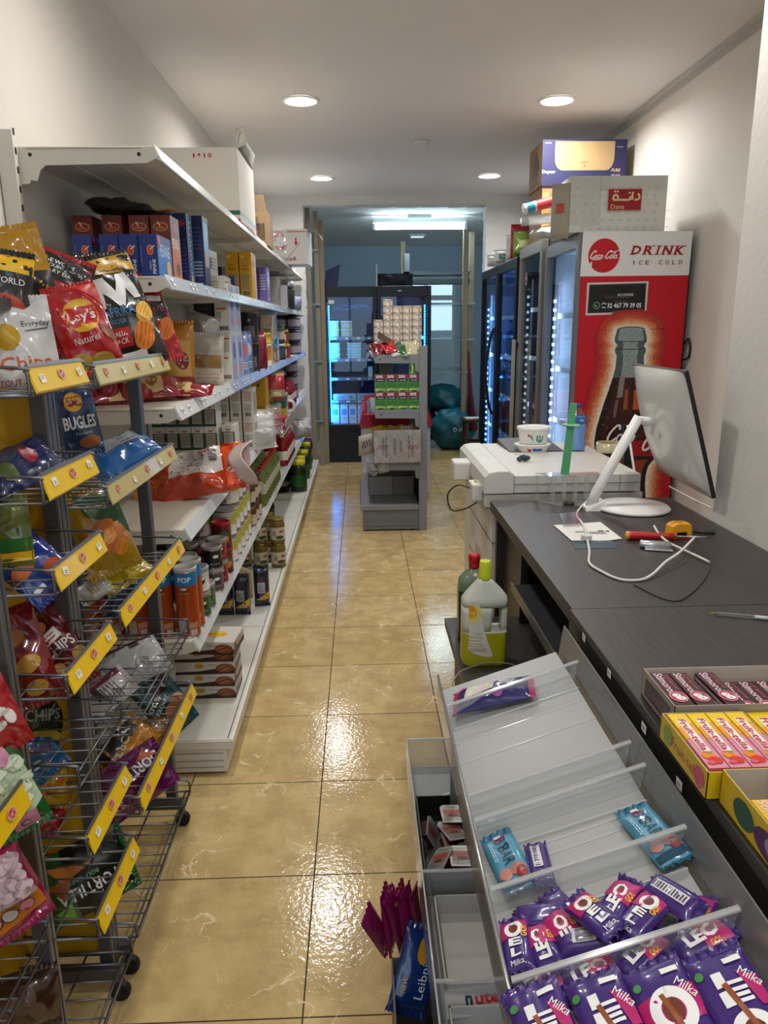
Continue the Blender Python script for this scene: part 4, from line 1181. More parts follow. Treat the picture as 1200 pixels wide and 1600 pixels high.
obj('plastic_wrap', g, loc=(.675, 3.0, TOPZ), label='crumpled dark wrapper beside the cheese tub', cat='wrapper')
# dark tablet with white edge leaning behind the monitor
g = G(); g.hexa([(1.09, 2.9, .5), (1.20, 2.9, .5), (1.20, 2.92, .5), (1.09, 2.92, .5), (1.075, 2.96, 1.12), (1.085, 2.96, 1.12), (1.085, 2.98, 1.12), (1.075, 2.98, 1.12)], M('#141416', .3))
tb = obj('display_stand', g, label='black wedge shaped panel with a white edge standing behind the monitor', cat='panel')
g = G(); g.tube([(1.204, 2.9, .5), (1.088, 2.96, 1.12)], .005, PWM, 8); obj('edge', g, tb)

# ------------------------------------------------------------------ things on the counter
# clear acrylic lolly stand
e = empty('acrylic_stand', (.73, 2.52, CZ), 'clear acrylic stand with four tubes in front of the copier', 'stand')
g = G(); zb = .003
pts = [(-.115, .06), (.12, .06), (.12, .0), (.08, -.035), (-.02, -.045), (-.115, .045)]
g.prism(pts, zb - .003, zb, 'z', ACR); obj('base_plate', g, e)
g = G(); g.prism([(-.105, .06), (.12, .06), (.12, -.005), (-.06, -.0)], .1, .104, 'z', ACR); obj('top_plate', g, e)
for i in range(4):
    g = G(); g.lathe([(.009, .003), (.009, .1)], ACR, n=14, c=(-.05 + .04 * i, .015, 0), caps=False); obj('tube', g, e)
for x in (-.104, .119):
    g = G(); g.box(x, x + .002, .0, .058, .003, .1, ACR); obj('side_panel', g, e)
GRN = M('#5cb078', .4)
g = G(); g.hexa([(-.018, -.003, .108), (.012, -.003, .108), (.012, .003, .108), (-.018, .003, .108), (-.012, -.003, .36), (.012, -.003, .36), (.012, .003, .36), (-.012, .003, .36)], GRN); g.lathe([(.03, .282), (.032, .284), (.03, .287)], M('#7fb88c', .4), n=24)
obj('lolly_holder', g, loc=(.716, 2.535, CZ - .003), rot=(0, .06, 0), label='green plastic stick with a round guard standing on the acrylic stand', cat='holder', bevel=.001)
def cz(x, y, h=0): return aZ(x, y, CZ + h)
p = cz(890, 791); g = G(); g.lathe([(.017, 0), (.018, .001), (.018, .013), (.012, .013), (.012, .004), (0, .004)], M('#0c0c0c', .5), n=28, sx=1.1); obj('tape_roll', g, loc=(p.x, p.y + .01, CZ), label='small roll of black tape at the foot of the acrylic stand', cat='tape')
def sheet(name, pts, m, h, label, cat, prints=(), th=.0006, wave=.0):
    P = [cz(*q) for q in pts]; c = sum(P, Vector()) / len(P)
    g = G(); n = len(P); a = Vector((0, 0, th))
    g.add([q - c + Vector((0, 0, h)) for q in P] + [q - c + a + Vector((0, 0, h)) for q in P], [tuple(range(n))[::-1], tuple(range(n, 2 * n))] + [(i, (i + 1) % n, n + (i + 1) % n, n + i) for i in range(n)], m)
    du = (P[1] - P[0]).normalized(); dv = Vector((0, 0, 1)).cross(du)
    g.face(prints, (0, 0, h + th), du, dv)
    return obj(name, g, loc=c, label=label, cat=cat)
sheet('plastic_card', [(898, 858), (962, 857), (966, 850), (906, 822), (886, 832)], M('#2f4a58', .35), .0004, 'teal card with a white border lying under the receipts', 'card', [(ST([(-.035, -.02), (.05, -.03), (.055, -.0)], .0012), WHT), (EL(.018, -.022, .012, .005), M('#a8b4ba'))])
sheet('receipt', [(893, 846), (950, 846), (972, 843), (938, 817), (865, 822)], M('#dfdcd6', .6), .0022, 'white printed leaflet on the counter in front of the monitor base', 'leaflet',
      [(LN(.02, 0, .05, .03, 5), M('#3a3a3a')), (R(.035, .022, .018, .01), M('#2a2a2a')), (R(.055, .018, .01, .012), M('#2a2a2a')), (R(-.012, .0, .009, .004), M('#d9a03a')), (LN(-.03, .01, .03, .02, 3), M('#77777a'))], th=.001)
sheet('plastic_sleeve', [(880, 826), (912, 824), (905, 802), (874, 806)], FILM, .006, 'empty clear plastic sleeve on the leaflet', 'sleeve', th=.002)
def cable(name, pts, r, m, label, h=.0, parent=None):
    P = [cz(x, y, hh) for x, y, hh in pts]; c = P[0].copy(); c.z = CZ
    g = G(); g.tube([Vector(q) - c for q in smooth([tuple(q) for q in P], 6)], r, m, 8)
    return obj(name, g, loc=c, label=label, cat='cable')
wc = M('#d6d3cb', .45)
cb = cable('cable', [(921, 780, .012), (908, 792, .006), (901, 805, .004), (910, 818, .006), (914, 828, .006), (918, 845, .006), (921, 862, .004), (921, 880, .004), (940, 893, .004), (968, 905, .004), (1000, 906, .004), (1020, 897, .008), (1040, 878, .018), (1062, 863, .024), (1085, 840, .03)], .0036, wc, 'white power cable looping over the counter from the monitor base')
cable('cable', [(1022, 822, .012), (1030, 835, .014), (1045, 848, .012), (1070, 860, .008), (1108, 878, .006)], .0036, wc, 'short white cable end crossing the loop near the tape measure')
cable('cable', [(1086, 841, .03), (1098, 855, .02), (1109, 877, .004), (1108, 893, .002), (1090, 918, .002), (1062, 938, .002), (1030, 933, .002), (990, 913, .002)], .0015, M('#2c2928', .5), 'thin dark wire curving on the counter top')
p = cz(916, 842, .006); g = G(); g.box(-.013, .013, -.012, .012, -.004, .012, wc); obj('plug', g, cb, loc=p - cb.location, rot=(0, .1, .7), bevel=.003)
# screwdriver, tape measure, foil roll, pen
a, b_ = cz(977, 836, .014), cz(1052, 838, .014); c = (a + b_) / 2; d = (b_ - a); L = d.length
g = G(); g.lathe([(.004, -L / 2), (.012, -L / 2 + .004), (.0125, -L / 2 + .01), (.013, -L / 2 + .02), (.0115, 0), (.009, L / 2 - .02), (.011, L / 2)], [M('#e2a41e', .4)] * 2 + [M('#b3201f', .35)] * 4, axis='x', n=20)
sd = obj('screwdriver', g, loc=(c.x, c.y, CZ + .0135), rot=(0, 0, math.atan2(d.y, d.x)), label='screwdriver with red and yellow handle beside the tape measure', cat='tool')
g = G(); g.lathe([(.003, L / 2), (.003, L / 2 + .09), (.0008, L / 2 + .1)], M('#9a9a9a', .3, .9), axis='x', n=10); obj('blade', g, sd)
p = cz(1061, 843); g = G(); TM = M('#e6a21c', .4)
g.prism([(-.032, .002), (-.03, 0), (.03, 0), (.035, .006), (.036, .035), (.03, .046), (-.01, .049), (-.028, .04)], -.019, .019, 'y', TM)
tm = obj('tape_measure', g, loc=(p.x + .002, p.y + .02, CZ), rot=(0, 0, .12), label='yellow tape measure with a black clip on the counter', cat='tool', bevel=.004)
g = G(); g.box(-.012, .018, -.0215, -.019, .006, .022, BLK); g.box(-.03, .03, -.0195, -.0185, .0, .004, RED2); obj('clip', g, tm)
g = G(); g.face([(TX('KREDIT', 0, 0, .04, .012, bold=.02), M('#5b3a12')), (EL(-.024, 0, .012, .008), RED2)], (0, 0, .0487), (1, 0, -.08), (0, 1, 0)); obj('print', g, tm)
a = cz(1000, 850, .011); b_ = cz(1048, 853, .011); d = b_ - a; L = d.length
g = G(); g.lathe([(.0, -L / 2), (.004, -L / 2 - .002), (.0105, -L / 2), (.0115, -L / 2 + .002), (.0115, L / 2)], M('#c9c9cb', .25, .75), axis='x', n=20); g.grid(lambda u, v: (-L / 2 * .7 + L * .9 * u, -.0 - .028 * v, -.009 + .003 * math.sin(v * 3)), 6, 4, M('#c9c9cb', .25, .75))
obj('foil_roll', g, loc=((a.x + b_.x) / 2, (a.y + b_.y) / 2, CZ + .0115), rot=(0, 0, math.atan2(d.y, d.x)), label='short roll of silver foil in front of the screwdriver', cat='roll')
cable('cable', [(1083, 830, .006), (1100, 832, .006), (1117, 833, .005)], .0045, BLK, 'stubby black cable end behind the tape measure')
a = cz(1109, 957, .005); b_ = Vector((a.x + .143, a.y - .049, a.z)); L = .15
g = G(); g.lathe([(.0006, -L / 2), (.0014, -L / 2 + .004), (.003, -L / 2 + .012)], M('#a8884e', .3, .8), axis='x', n=8); g.lathe([(.003, -L / 2 + .012), (.004, -L / 2 + .02), (.004, L / 2 - .05), (.004, L / 2 - .03)], ACR, axis='x', n=8, smooth=False)
pn = obj('pen', g, loc=((a.x + b_.x) / 2, (a.y + b_.y) / 2, CZ + .0045), rot=(0, 0, math.atan2(b_.y - a.y, b_.x - a.x)), label='clear ballpoint pen with black ink lying near the joint of the counter tops', cat='pen')
g = G(); g.lathe([(.0018, -L / 2 + .014), (.0018, L / 2 - .05)], M('#15151a'), axis='x', n=8); obj('ink_tube', g, pn)
g = G(); g.lathe([(.0042, L / 2 - .062), (.0042, L / 2 - .03)], M('#c9cbcd', .4), axis='x', n=8); obj('label', g, pn)
g = G(); g.lathe([(.005, L / 2 - .035), (.0052, L / 2 - .03), (.0045, L / 2 + .005)], BLK, axis='x', n=12); obj('cap', g, pn)

# ------------------------------------------------------------------ bottles on the low ledge
LZ = .55
# yellow cleaner bottle with a handle hole
ZH, ZHL = M('#c9ccbd', .35, v=.02), M('#a9a81c', .3, v=.04)
p = aZ(756, 1038, LZ)
e = empty('cleaner_bottle', (p.x, p.y + .02, LZ), 'half full yellow floor cleaner bottle with a lime cap on the low ledge', 'bottle')
def blk(z0, z1, mt, g, nz=8, hole=None):
    pass
g = G(); W2, T2, HB = .066, .034, .262
def outl(z):   # half width left, right and thickness at height z
    top = HB
    if z < .012: k = .94 + .06 * z / .012; return -W2 * k, W2 * k, T2 * k
    if z < .2: return -W2, W2, T2
    t = (z - .2) / (top - .2)
    return -W2 + (W2 - .016) * t ** 1.1, W2 - (W2 - .016) * max(0, (t - .12) / .88) ** 1.15, T2 * (1 - .55 * t)
def ring(a, b_, th, z, n=20):
    o = []
    for i in range(n):
        an = 2 * PI * i / n; cx, cy = math.cos(an), math.sin(an)
        o.append(((a + b_) / 2 + (b_ - a) / 2 * math.copysign(abs(cx) ** .28, cx), th * math.copysign(abs(cy) ** .5, cy), z))
    return o
def loft(g, rows, mts, n=20):
    o = len(g.v)
    for r_ in rows: g.v += [Vector(q) for q in r_]
    for j in range(len(rows) - 1):
        i_ = g.m(mts[j])
        for k in range(n):
            k2 = (k + 1) % n; g.f.append((o + j * n + k, o + j * n + k2, o + (j + 1) * n + k2, o + (j + 1) * n + k)); g.mi.append(i_); g.sm.append(True)
    for j, rv in ((0, True), (len(rows) - 1, False)):
        f = tuple(o + j * n + k for k in range(n)); g.f.append(f[::-1] if rv else f); g.mi.append(g.m(mts[0 if rv else -1])); g.sm.append(False)
h0, h1, hx0, hx1 = .108, .182, .026, .047     # handle hole
zs = [0, .004, .012, .04, .103, .1031, h0]
rows = [ring(*outl(z), z) for z in zs]; loft(g, rows, [ZHL if z < .103 else ZH for z in zs[:-1]])
zs = [h0 - .0005, .13, .16, h1 + .0005]
loft(g, [ring(-W2, hx0 - .006 * (1 - (z - h0) / .08) , T2, z) for z in zs], [ZH] * 3); loft(g, [ring(hx1, W2, T2 * .6, z) for z in zs], [ZH] * 3)
zs = [h1, .2, .21, .225, .24, .252, HB]
loft(g, [ring(*outl(z), z) for z in zs], [ZH] * 6)
obj('body', g, e)
g = G(); g.lathe([(.0185, HB - .002), (.019, HB + .004), (.0175, HB + .025), (.0165, HB + .029), (.0155, HB + .05), (.0145, HB + .053), (.009, HB + .054), (.0085, HB + .049), (0, HB + .049)], M('#c3d42a', .35), n=28); obj('cap', g, e)
g = G(); LB = M('#d6d1c6', .45)
lab = smooth([(-.058, .2), (-.03, .203), (-.018, .19), (-.012, .15), (0, .1), (.018, .05), (.022, .035), (.01, .03), (-.03, .04), (-.05, .055), (-.059, .08), (-.059, .15), (-.058, .2)], 3)[:-1]
def bs(x, y):
    k = min(1, abs(x) / W2); return (x, -T2 * (1 - k ** 7) ** .5 * 1.0, y), (0, -1, 0)
g.pr([(PO(*lab[::-1]), LB), (EL(-.034, .165, .044, .056), M('#dcd27a')), (EL(-.042, .168, .032, .04), M('#e3a51d')), (RG(-.044, .160, .024, .028, .004), M('#efc552')), (EL(-.044, .182, .02, .02), M('#e0901a')),
      (TX('Carpria', -.02, .103, .024, .006), M('#55534f')), (TX('Allesreiniger', -.028, .093, .048, .008, a=-.1), M('#c58a4a')), (TX('Nettoyant', -.032, .083, .04, .008, a=-.1), M('#c58a4a')), (TX('multi-usage', -.03, .073, .045, .0075, a=-.1), M('#c58a4a')),
      (TX('Mehrzweckreiniger', -.028, .065, .048, .005, a=-.1), M('#c07a3a')), (LN(-.022, .053, .05, .012, 3), M('#a58a60'))], bs, cut=.012, gap=.0009)
obj('label', g, e)
# green bottle with red cap
p = aZ(757, 925, LZ); p = Vector((.345, 2.17, LZ))
g = G(); gg_ = M('#2c4a2a', .12, v=.02, trans=.35); cl = clear('pet', (.95, .97, 1), .3, .05)
rows = [(-.048, .048, .03, 0), (-.05, .05, .032, .006), (-.05, .05, .032, .17), (-.047, .047, .03, .2), (-.03, .03, .022, .222), (-.014, .014, .014, .23), (-.013, .013, .013, .24)]
loft(g, [ring(a, b_, t, z) for a, b_, t, z in rows], [gg_] * 2 + [M('#6b7d68', .2)] * 4)
gb = obj('soap_bottle', g, loc=p, label='green dish soap bottle with a red cap behind the yellow cleaner', cat='bottle')
g = G(); g.lathe([(.016, .238), (.017, .242), (.016, .252), (.015, .254), (.018, .256), (.0185, .276), (.016, .283), (0, .284)], M('#b01322', .35), n=20); obj('cap', g, gb)
g = G(); g.pr([(R(0, 0, .076, .11), M('#1f5c2c', .4)), (ST([(-.037, -.05), (-.037, .054), (.037, .054), (.037, -.05)], .002), M('#b9c9b4')), (LN(0, .03, .06, .03, 3), M('#7fbf8a')), (TX('SCAVA', 0, -.01, .05, .012), M('#cfe0c9'))], lambda x, y: ((x, -.0325, .1 + y), (0, -1, 0)), gap=.0006); obj('label', g, gb)
# thin grey wire lying over the ledge and black hanging tag plate
g = G(); g.tube(smooth([(.255, 1.86, .50), (.24, 1.84, .56), (.262, 1.88, .575), (.30, 1.93, .566), (.36, 1.96, .566), (.43, 1.93, .57), (.47, 1.85, .56), (.5, 1.75, .556)], 6), .0022, M('#8b887f', .4), 6)
obj('cable', g, label='thin grey wire running behind the yellow cleaner bottle over the ledge', cat='cable')
g = G(); g.box(-.045, .06, -.002, .002, 0, .075, M('#2b2e33', .4)); g.box(-.041, -.037, -.003, -.002, .05, .06, M('#a8a12e')); g.box(-.041, -.037, -.003, -.002, .02, .03, M('#a8a12e')); g.lathe([(.004, -.0035), (.004, .0035)], BLK, axis='y', c=(.03, 0, .06), n=12)
obj('metal_plate', g, loc=(.39, 1.69, .551), label='dark slate coloured plate standing between the yellow bottle and the candy tray', cat='plate')

g = G(); g.tube(smooth([tuple(aX(1046, 760, 1.122)), tuple(aX(1075, 776, 1.124)), tuple(aX(1112, 794, 1.126))], 4), .003, wc, 6); obj('cable', g, label='thin white cable running along the wall behind the monitor', cat='cable')
g = G(); g.tube(smooth([(1.75, 4.02, 1.40), (1.768, 4.0, 1.44), (1.774, 3.98, 1.40), (1.768, 3.98, 1.34), (1.75, 4.02, 1.33)], 5), .006, BLK, 8); obj('cable', g, label='black cable loop at the right edge of the red fridge', cat='cable')
g = G(); g.tube([tuple(aZ(496, 836, .004)), tuple(aZ(516, 836, .004))], .004, WHT, 8); obj('straw', g, label='thin white stick lying on the tiled floor in the middle of the aisle', cat='stick')
# ================================================================== GOODS ON THE GONDOLA
K = lambda h, **k: M(h, k.pop('r', .38), **k)
PK = lambda h: M(h, .42, v=.04)
FOIL = lambda h: M(h, .24, .0, v=.06, coat=.7)
S1, S2, S3, S4, S5, S6 = SH


def lattice(o, spots, label=None):
    """first spot takes the thing itself, the others are copies with their parts"""
    o.location = spots[0][:3]
    if len(spots[0]) > 3: o.rotation_euler = (0, 0, spots[0][3])
    for s in spots[1:]:
        dup(o, loc=s[:3], rot=(0, 0, s[3]) if len(s) > 3 else None)


rj = random.Random(11)
# ---- shelf with pasta (second from top)
BR = PK('#7d3018'); BL = PK('#1c2f78'); BLD = PK('#141e4c')
def logo(cx, cy, s, a=0): return [(EL(cx, cy, s, s * .55, a), PK('#a02318')), (RG(cx, cy, s * 1.05, s * .6, s * .05), PK('#d9a45c')), (ST([(cx - s * .2, cy + s * .35), (cx - s * .02, cy + s * .02)], s * .09), PK('#e0cf9a')), (TX('Soubry', cx, cy - s * .08, s * .6, s * .16, a=a * 0), PK('#e6c060'))]
b = carton('pasta_box', .064, .12, .212, BR, front=logo(0, .07, .045) + [(R(0, -.05, .064, .11), PK('#8d451a')), (TX('PENNE', 0, -.02, .05, .016, a=PI / 2), PK('#e5c9a0'))], right=[(R(0, -.03, .12, .13), PK('#b8631d')), (TX('PENNE', -.01, .02, .08, .032), PK('#ece3d4')), (EL(0, .07, .05, .03), PK('#b33320')), (EL(.01, -.06, .06, .04), PK('#5a3320'))],
           loc=(0, 0, 0), label='tall brown orange pasta box standing behind the blue ones', cat='box', group='brown orange pasta boxes')
lattice(b, [(-.648, 2.66, S5, 0)] + [(x, 2.66, S5, a) for x, a in ((-.72, .02), (-.805, -.02), (-.905, .03))])
b = carton('pasta_box', .055, .17, .126, BL, front=[(EL(.006, .018, .016, .026), PK('#c83a22')), (RG(.006, .018, .019, .029, .0015), PK('#e2a83c')), (ST([(.006, .02), (.019, .03)], .003), PK('#e8d9a8')), (TX('PENNE', .015, -.03, .042, .009, a=PI / 2, bold=.01), WHT), (TX('rigate', .004, -.026, .026, .008, a=PI / 2), PK('#c9d0e8')), (R(-.021, 0, .001, .06), PK('#8f9bc9'))],
           right=[(R(.0, -.02, .17, .08), PK('#2a6ab0')), (TX('PENNE', .0, .02, .12, .035), PK('#c9d8ea')), (EL(-.06, .045, .03, .03), PK('#c83a22')), (EL(.04, -.03, .05, .05), PK('#caa64a'))], label='short blue pasta box in the front row on the shelf above the snack racks', cat='box', group='short blue pasta boxes')
lattice(b, [(x, 2.45, S5, a) for x, a in ((-.632, 0), (-.69, 0), (-.748, 0), (-.838, .12))])
b = carton('pasta_box', .045, .09, .25, BLD, front=[(EL(0, .09, .035, .02), PK('#8d2a1a')), (LN(0, -.02, .03, .12, 9), PK('#39457f'))], right=[(TX('SPAGHETTI', 0, 0, .2, .03, a=PI / 2), PK('#b9c6e2')), (R(.03, 0, .012, .25), PK('#2a6ab0')), (EL(0, -.1, .03, .03), PK('#caa64a'))], label='tall dark blue spaghetti box beside the brown orange ones', cat='box', group='tall dark blue spaghetti boxes')
lattice(b, [(-.635, 2.87, S5, 0), (-.685, 2.86, S5, 0), (-.735, 2.87, S5, 0), (-.80, 2.86, S5, .1)])
carton('pasta_box', .052, .1, .262, PK('#1b2348'), front=[(LN(0, .05, .035, .09, 6), PK('#3c4672')), (LN(0, -.06, .035, .06, 5), PK('#8c93b0')), (R(0, -.12, .03, .015), PK('#b8bac6'))], right=[(R(0, .03, .08, .16), PK('#6c94bd')), (EL(0, -.02, .05, .07), PK('#b88a5a'))], loc=(-.612, 3.03, S5), label='tall navy box with a pale photo side, last of the spaghetti boxes', cat='box')
bag('snack_bag', .22, .27, .06, K('#141719', coat=.4), seed=2, loc=(-.8, 2.68, S5 + .245), rot=(-1.45, .1, .35), wr=.008, label='black glossy bag lying on top of the brown orange pasta boxes', cat='bag')
g = G(); g.grid(lambda a, c: (-.76 + .17 * a, 2.6 + .05 * c - .02 * a, S5 + .234 - .012 * a + .004 * math.sin(a * 9)), 8, 3, M('#a9703f', .5)); obj('cardboard_flap', g, label='thin brown flap of card under the black bag', cat='cardboard', solid=.002)
WB1 = PK('#bdb6aa')
for i, (x, y, z, w, d, h, rz, c) in enumerate([(-.66, 3.52, S5, .13, .2, .075, .03, WB1), (-.70, 3.50, S5 + .076, .1, .16, .11, -.05, WB1), (-.64, 3.78, S5, .09, .1, .09, 0, PK('#23233c')), (-.75, 3.95, S5, .13, .1, .15, 0, PK('#1b1a2a'))]):
    carton('food_box', w, d, h, c, front=[(LN(0, 0, w * .6, h * .5, 3), PK('#8d857a'))], right=[(LN(0, 0, d * .7, h * .5, 4), PK('#7a6f66')), (BC(-d * .3, 0, d * .2, h * .4), DARK)], loc=(x, y, z), rot=(0, 0, rz), cat='box',
           label=['white flat box right of the spaghetti boxes', 'white box stacked on the flat one beside the spaghetti boxes', 'small dark box behind the flat white one', 'dark navy box against the back, left of the yellow boxes'][i])
b = carton('cereal_box', .065, .17, .25, PK('#cf9a16'), front=[(TX('Honey', -.005, .055, .035, .014), PK('#5a3a10')), (TX('Balls', .0, .036, .04, .013), PK('#5a3a10')), (EL(-.015, .1, .018, .016), PK('#e3c46a')), (R(0, -.045, .045, .12), PK('#b09a5c')), (LN(0, -.03, .04, .08, 9), PK('#6b5c3a')), (BC(0, -.09, .035, .022), DARK)],
           right=[(R(.06, 0, .04, .25), PK('#b7c3d6')), (TX('HONEY', -.02, .07, .09, .03), PK('#6a3f14'))], label='tall yellow cereal box on the second shelf from the top', cat='box', group='yellow cereal boxes')
lattice(b, [(-.612, 4.31, S5 - .0, 0), (-.682, 4.29, S5 - .0, 0)])
b = carton('cereal_box', .05, .16, .22, PK('#6a5a9c'), front=[(LN(0, .02, .035, .1, 6), PK('#c9c2df'))], right=[(R(0, 0, .12, .18), PK('#9aa8d6')), (TX('FLAKES', 0, .03, .12, .03), WHT), (EL(0, -.04, .08, .07), PK('#8250a0'))], label='purple and lilac cereal box next to the yellow ones', cat='box', group='purple cereal boxes')
lattice(b, [(-.605, 4.98, S5, 0), (-.66, 4.99, S5, 0)])
for i, (x, y, w, d, h, c, rz) in enumerate([(-.66, 5.72, .14, .2, .2, '#99958f', .0), (-.82, 5.75, .14, .2, .2, '#8d8984', 0), (-.62, 6.05, .12, .12, .17, '#b3b0b6', .04)]):
    carton('food_box', w, d, h, PK(c), right=[(LN(0, 0, d * .6, h * .4, 3), PK('#6f6c72'))], loc=(x, y, S5), rot=(0, 0, rz), label=['grey white carton beyond the purple cereal boxes', 'grey carton at the back beyond the purple cereal boxes', 'pale lilac grey carton by the foil topped bottle'][i], cat='box')
g = G(); g.lathe([(.05, 0), (.055, .01), (.055, .16), (.045, .18)], K('#33302f'), n=18); g.lathe([(.046, .18), (.05, .2), (.045, .235), (.02, .25), (0, .25)], M('#c7c9cd', .25, .8, bump=.6, bsc=50), n=18)
obj('bottle', g, loc=(-.60, 6.55, S5), label='dark jar with a crinkled silver foil top on the second shelf', cat='bottle')
bag('snack_bag', .16, .12, .1, K('#8d95ad', coat=.5), seed=9, loc=(-.6, 7.1, S5 + .07), rot=(0, 0, .6), wr=.006, label='small lilac packet at the far end of the second shelf', cat='packet')
bag('snack_bag', .12, .16, .07, K('#6d2530', coat=.4), seed=10, loc=(-.7, 7.25, S5 + .1), rot=(0, 0, .4), wr=.004, label='small dark red packet at the far end of the second shelf', cat='packet')
carton('storage_box', .3, .5, .26, M('#c8c6c2', .6), loc=(-.80, 6.95, S5), label='white tray shaped box at the back of the second shelf, far end', cat='box')

# ---- top shelf
T = S6
cw = M('#eae4d8', .7, v=.02)
fr = [(TX('I', -.005, .13, .008, .018), RED2)] + [(PO((x - .009, .13), (x + .009, .13), (x, .142)), RED2) for x in (.02,)] + [(R(.02, .125, .002, .014), RED2), (R(.045, .13, .006, .02), RED2), (RG(.07, .13, .02, .02, .003), RED2), (EL(.07, .13, .007, .007), RED2)]
b = carton('cardboard_box', .40, .55, .33, cw, front=fr + [(R(.06, -.125, .28, .02), PK('#2f6a4c')), (TX('MADE IN TURKEY', .08, -.141, .1, .006), PK('#7c7468')), (R(.11, -.158, .18, .012), PK('#b02030'))], right=[(R(0, -.125, .55, .02), PK('#6c8f80')), (R(0, -.157, .4, .012), PK('#b02030'))],
           loc=(-.765, 4.1, T), label='big white carton with small red handling symbols on the top shelf', cat='box')
g = G(); g.grid(lambda a, c: (.198 + .045 * a, -.27 + .012 * a, .325 + .085 * c * 1 + .02 * a), 3, 3, cw); g.grid(lambda a, c: (.2 + .02 * c, -.27 + .5 * a, .33 + .07 * c), 3, 3, M('#8f8a82', .7)); obj('flap', g, b, solid=.003)
b = carton('cardboard_box', .12, .3, .2, CARD, front=[(BC(.02, -.02, .05, .1), DARK), (LN(-.02, .03, .05, .08, 6), DARK)], loc=(-.62, 5.05, T), label='brown printed open carton behind the big white one on the top shelf', cat='box')
g = G(); g.hexa([(0, -.15, .2), (.06, -.15, .19), (.06, -.146, .19), (0, -.146, .2), (-.06, -.12, .3), (.04, -.12, .3), (.04, -.116, .3), (-.06, -.116, .3)], CARDD); obj('flap', g, b)
bag('plastic_bag', .16, .14, .1, FILM, seed=21, loc=(-.55, 5.3, T + .07), rot=(0, 0, .5), wr=.01, label='crumpled clear film at the foot of the brown carton on the top shelf', cat='bag', nu=14, nv=14)
pr = [(RG(-.02, .04, .13, .13, .022, .25 * PI, .8 * PI), RED2), (RG(-.02, .04, .13, .13, .022, 1.2 * PI, 1.85 * PI), RED2), (RG(-.02, .04, .085, .085, .004), RED2), (TX('FOOD', -.02, .052, .045, .014), DARK), (TX('SAFE', -.02, .03, .045, .014), DARK),
      (R(.11, .05, .012, .035), RED2), (PO((.092, .034), (.128, .034), (.11, .008)), RED2), (TX('ᴦᴦᴦcg'[3:] if False else 'ricca6', .03, -.09, .16, .035, sh=.2, bold=.01), PK('#8d1420')), (ST([(-.2, .115), (.2, .115)], .006), RED2)]
b = carton('cardboard_box', .40, .32, .27, M('#e2dfda', .6, v=.02), front=pr, loc=(-.60, 6.5, T + .0), rot=(0, 0, -.06), label='white carton with a round red emblem overhanging the far top shelf', cat='box')
g = G(); g.grid(lambda a, c: (.2 + .11 * a, -.1 + .2 * c, .27 + .02 * math.sin(a * 2.6) - .08 * a * a), 8, 2, M('#bcb8b2', .6)); g.grid(lambda a, c: (-.2 - .02 * a, -.15 + .3 * c, .27 + .06 * a), 2, 2, CARDD); obj('flap', g, b, solid=.003)
g = G(); g.tube([(-.55, 5.95, T), (-.44, 5.98, T + .13)], .006, PK('#b4b0a4'), 6); obj('stick', g, label='thin white stick poking up before the emblem carton', cat='stick')

# ---- third shelf (blue price rail)
ORB = FOIL('#b5771a')
def lie(yaw=0, lean=0, roll=0): return (Matrix.Rotation(yaw, 3, 'Z') @ Matrix.Rotation(-lean, 3, 'X') @ Matrix.Rotation(roll, 3, 'Y')).to_euler()
b = bag('pasta_bag', .15, .25, .08, ORB, [(R(.02, -.02, .085, .15), K('#c49a4a', coat=.5)), (EL(.03, -.02, .05, .07), K('#7d1730')), (TX('Pasta', .03, -.015, .035, .012), WHT), (R(0, -.1, .15, .04), K('#8d1a26', coat=.5))], seed=31, wr=.005, loc=(-.72, 2.95, S4 + .135), rot=lie(.15, .12, .03), label='amber pasta bag standing upright with a dark red round label', cat='bag')
bag('pasta_bag', .13, .24, .08, ORB, [(R(0, -.09, .13, .05), K('#8d1a26', coat=.5))], seed=32, wr=.006, loc=(-.83, 2.9, S4 + .13), rot=lie(-.1, .1, -.05), label='amber pasta bag leaning behind the one with the round label', cat='bag')
bag('plastic_bag', .17, .2, .12, M('#b5aea2', .35, coat=.4), [(R(.01, -.02, .13, .08), K('#9c7a4c')), (R(.01, -.07, .15, .07), K('#c9c2b6')), (TX('Langkorrel', .02, -.06, .1, .014), PK('#c8552a')), (TX('Riz long grain', .02, -.077, .1, .012), PK('#c8552a'))], seed=33, wr=.012, loc=(-.665, 3.22, S4 + .11), rot=lie(.1, .05, .05),
    label='crumpled white rice bag with orange lettering in front of the white boxes', cat='bag')
bag('plastic_bag', .14, .12, .1, M('#a9a69f', .3, coat=.5), seed=34, wr=.014, loc=(-.69, 3.3, S4 + .24), rot=lie(.2, .5, .4), label='crumpled top of clear wrapping over the rice bag', cat='bag')
RD = FOIL('#8a1420'); BE = K('#cdb27a', coat=.3)
def pbag(i, loc, rot, label, W=.12, H=.2, T=.07, prints=None): return bag('pasta_bag', W, H, T, RD, prints or [(R(0, .01, W, .07), BE), (EL(0, .01, .06, .04), K('#9c7434')), (TX('Bulgur', 0, .01, .06, .015), PK('#7d1420'))], seed=40 + i, wr=.005, loc=loc, rot=rot, label=label, cat='bag')
pbag(0, (-.80, 2.46, S4 + .035), lie(.2, 1.2, 1.45), 'red and beige pasta bag lying nearest the rack post')
pbag(1, (-.72, 2.55, S4 + .042), lie(.3, 1.1, 1.5), 'dark red pasta bag lying bunched at its end beside the amber bag')
pbag(2, (-.63, 2.6, S4 + .03), lie(.05, 1.2, 1.57), 'red tipped pasta bag lying nearest the shelf edge', W=.09, H=.21, T=.055)
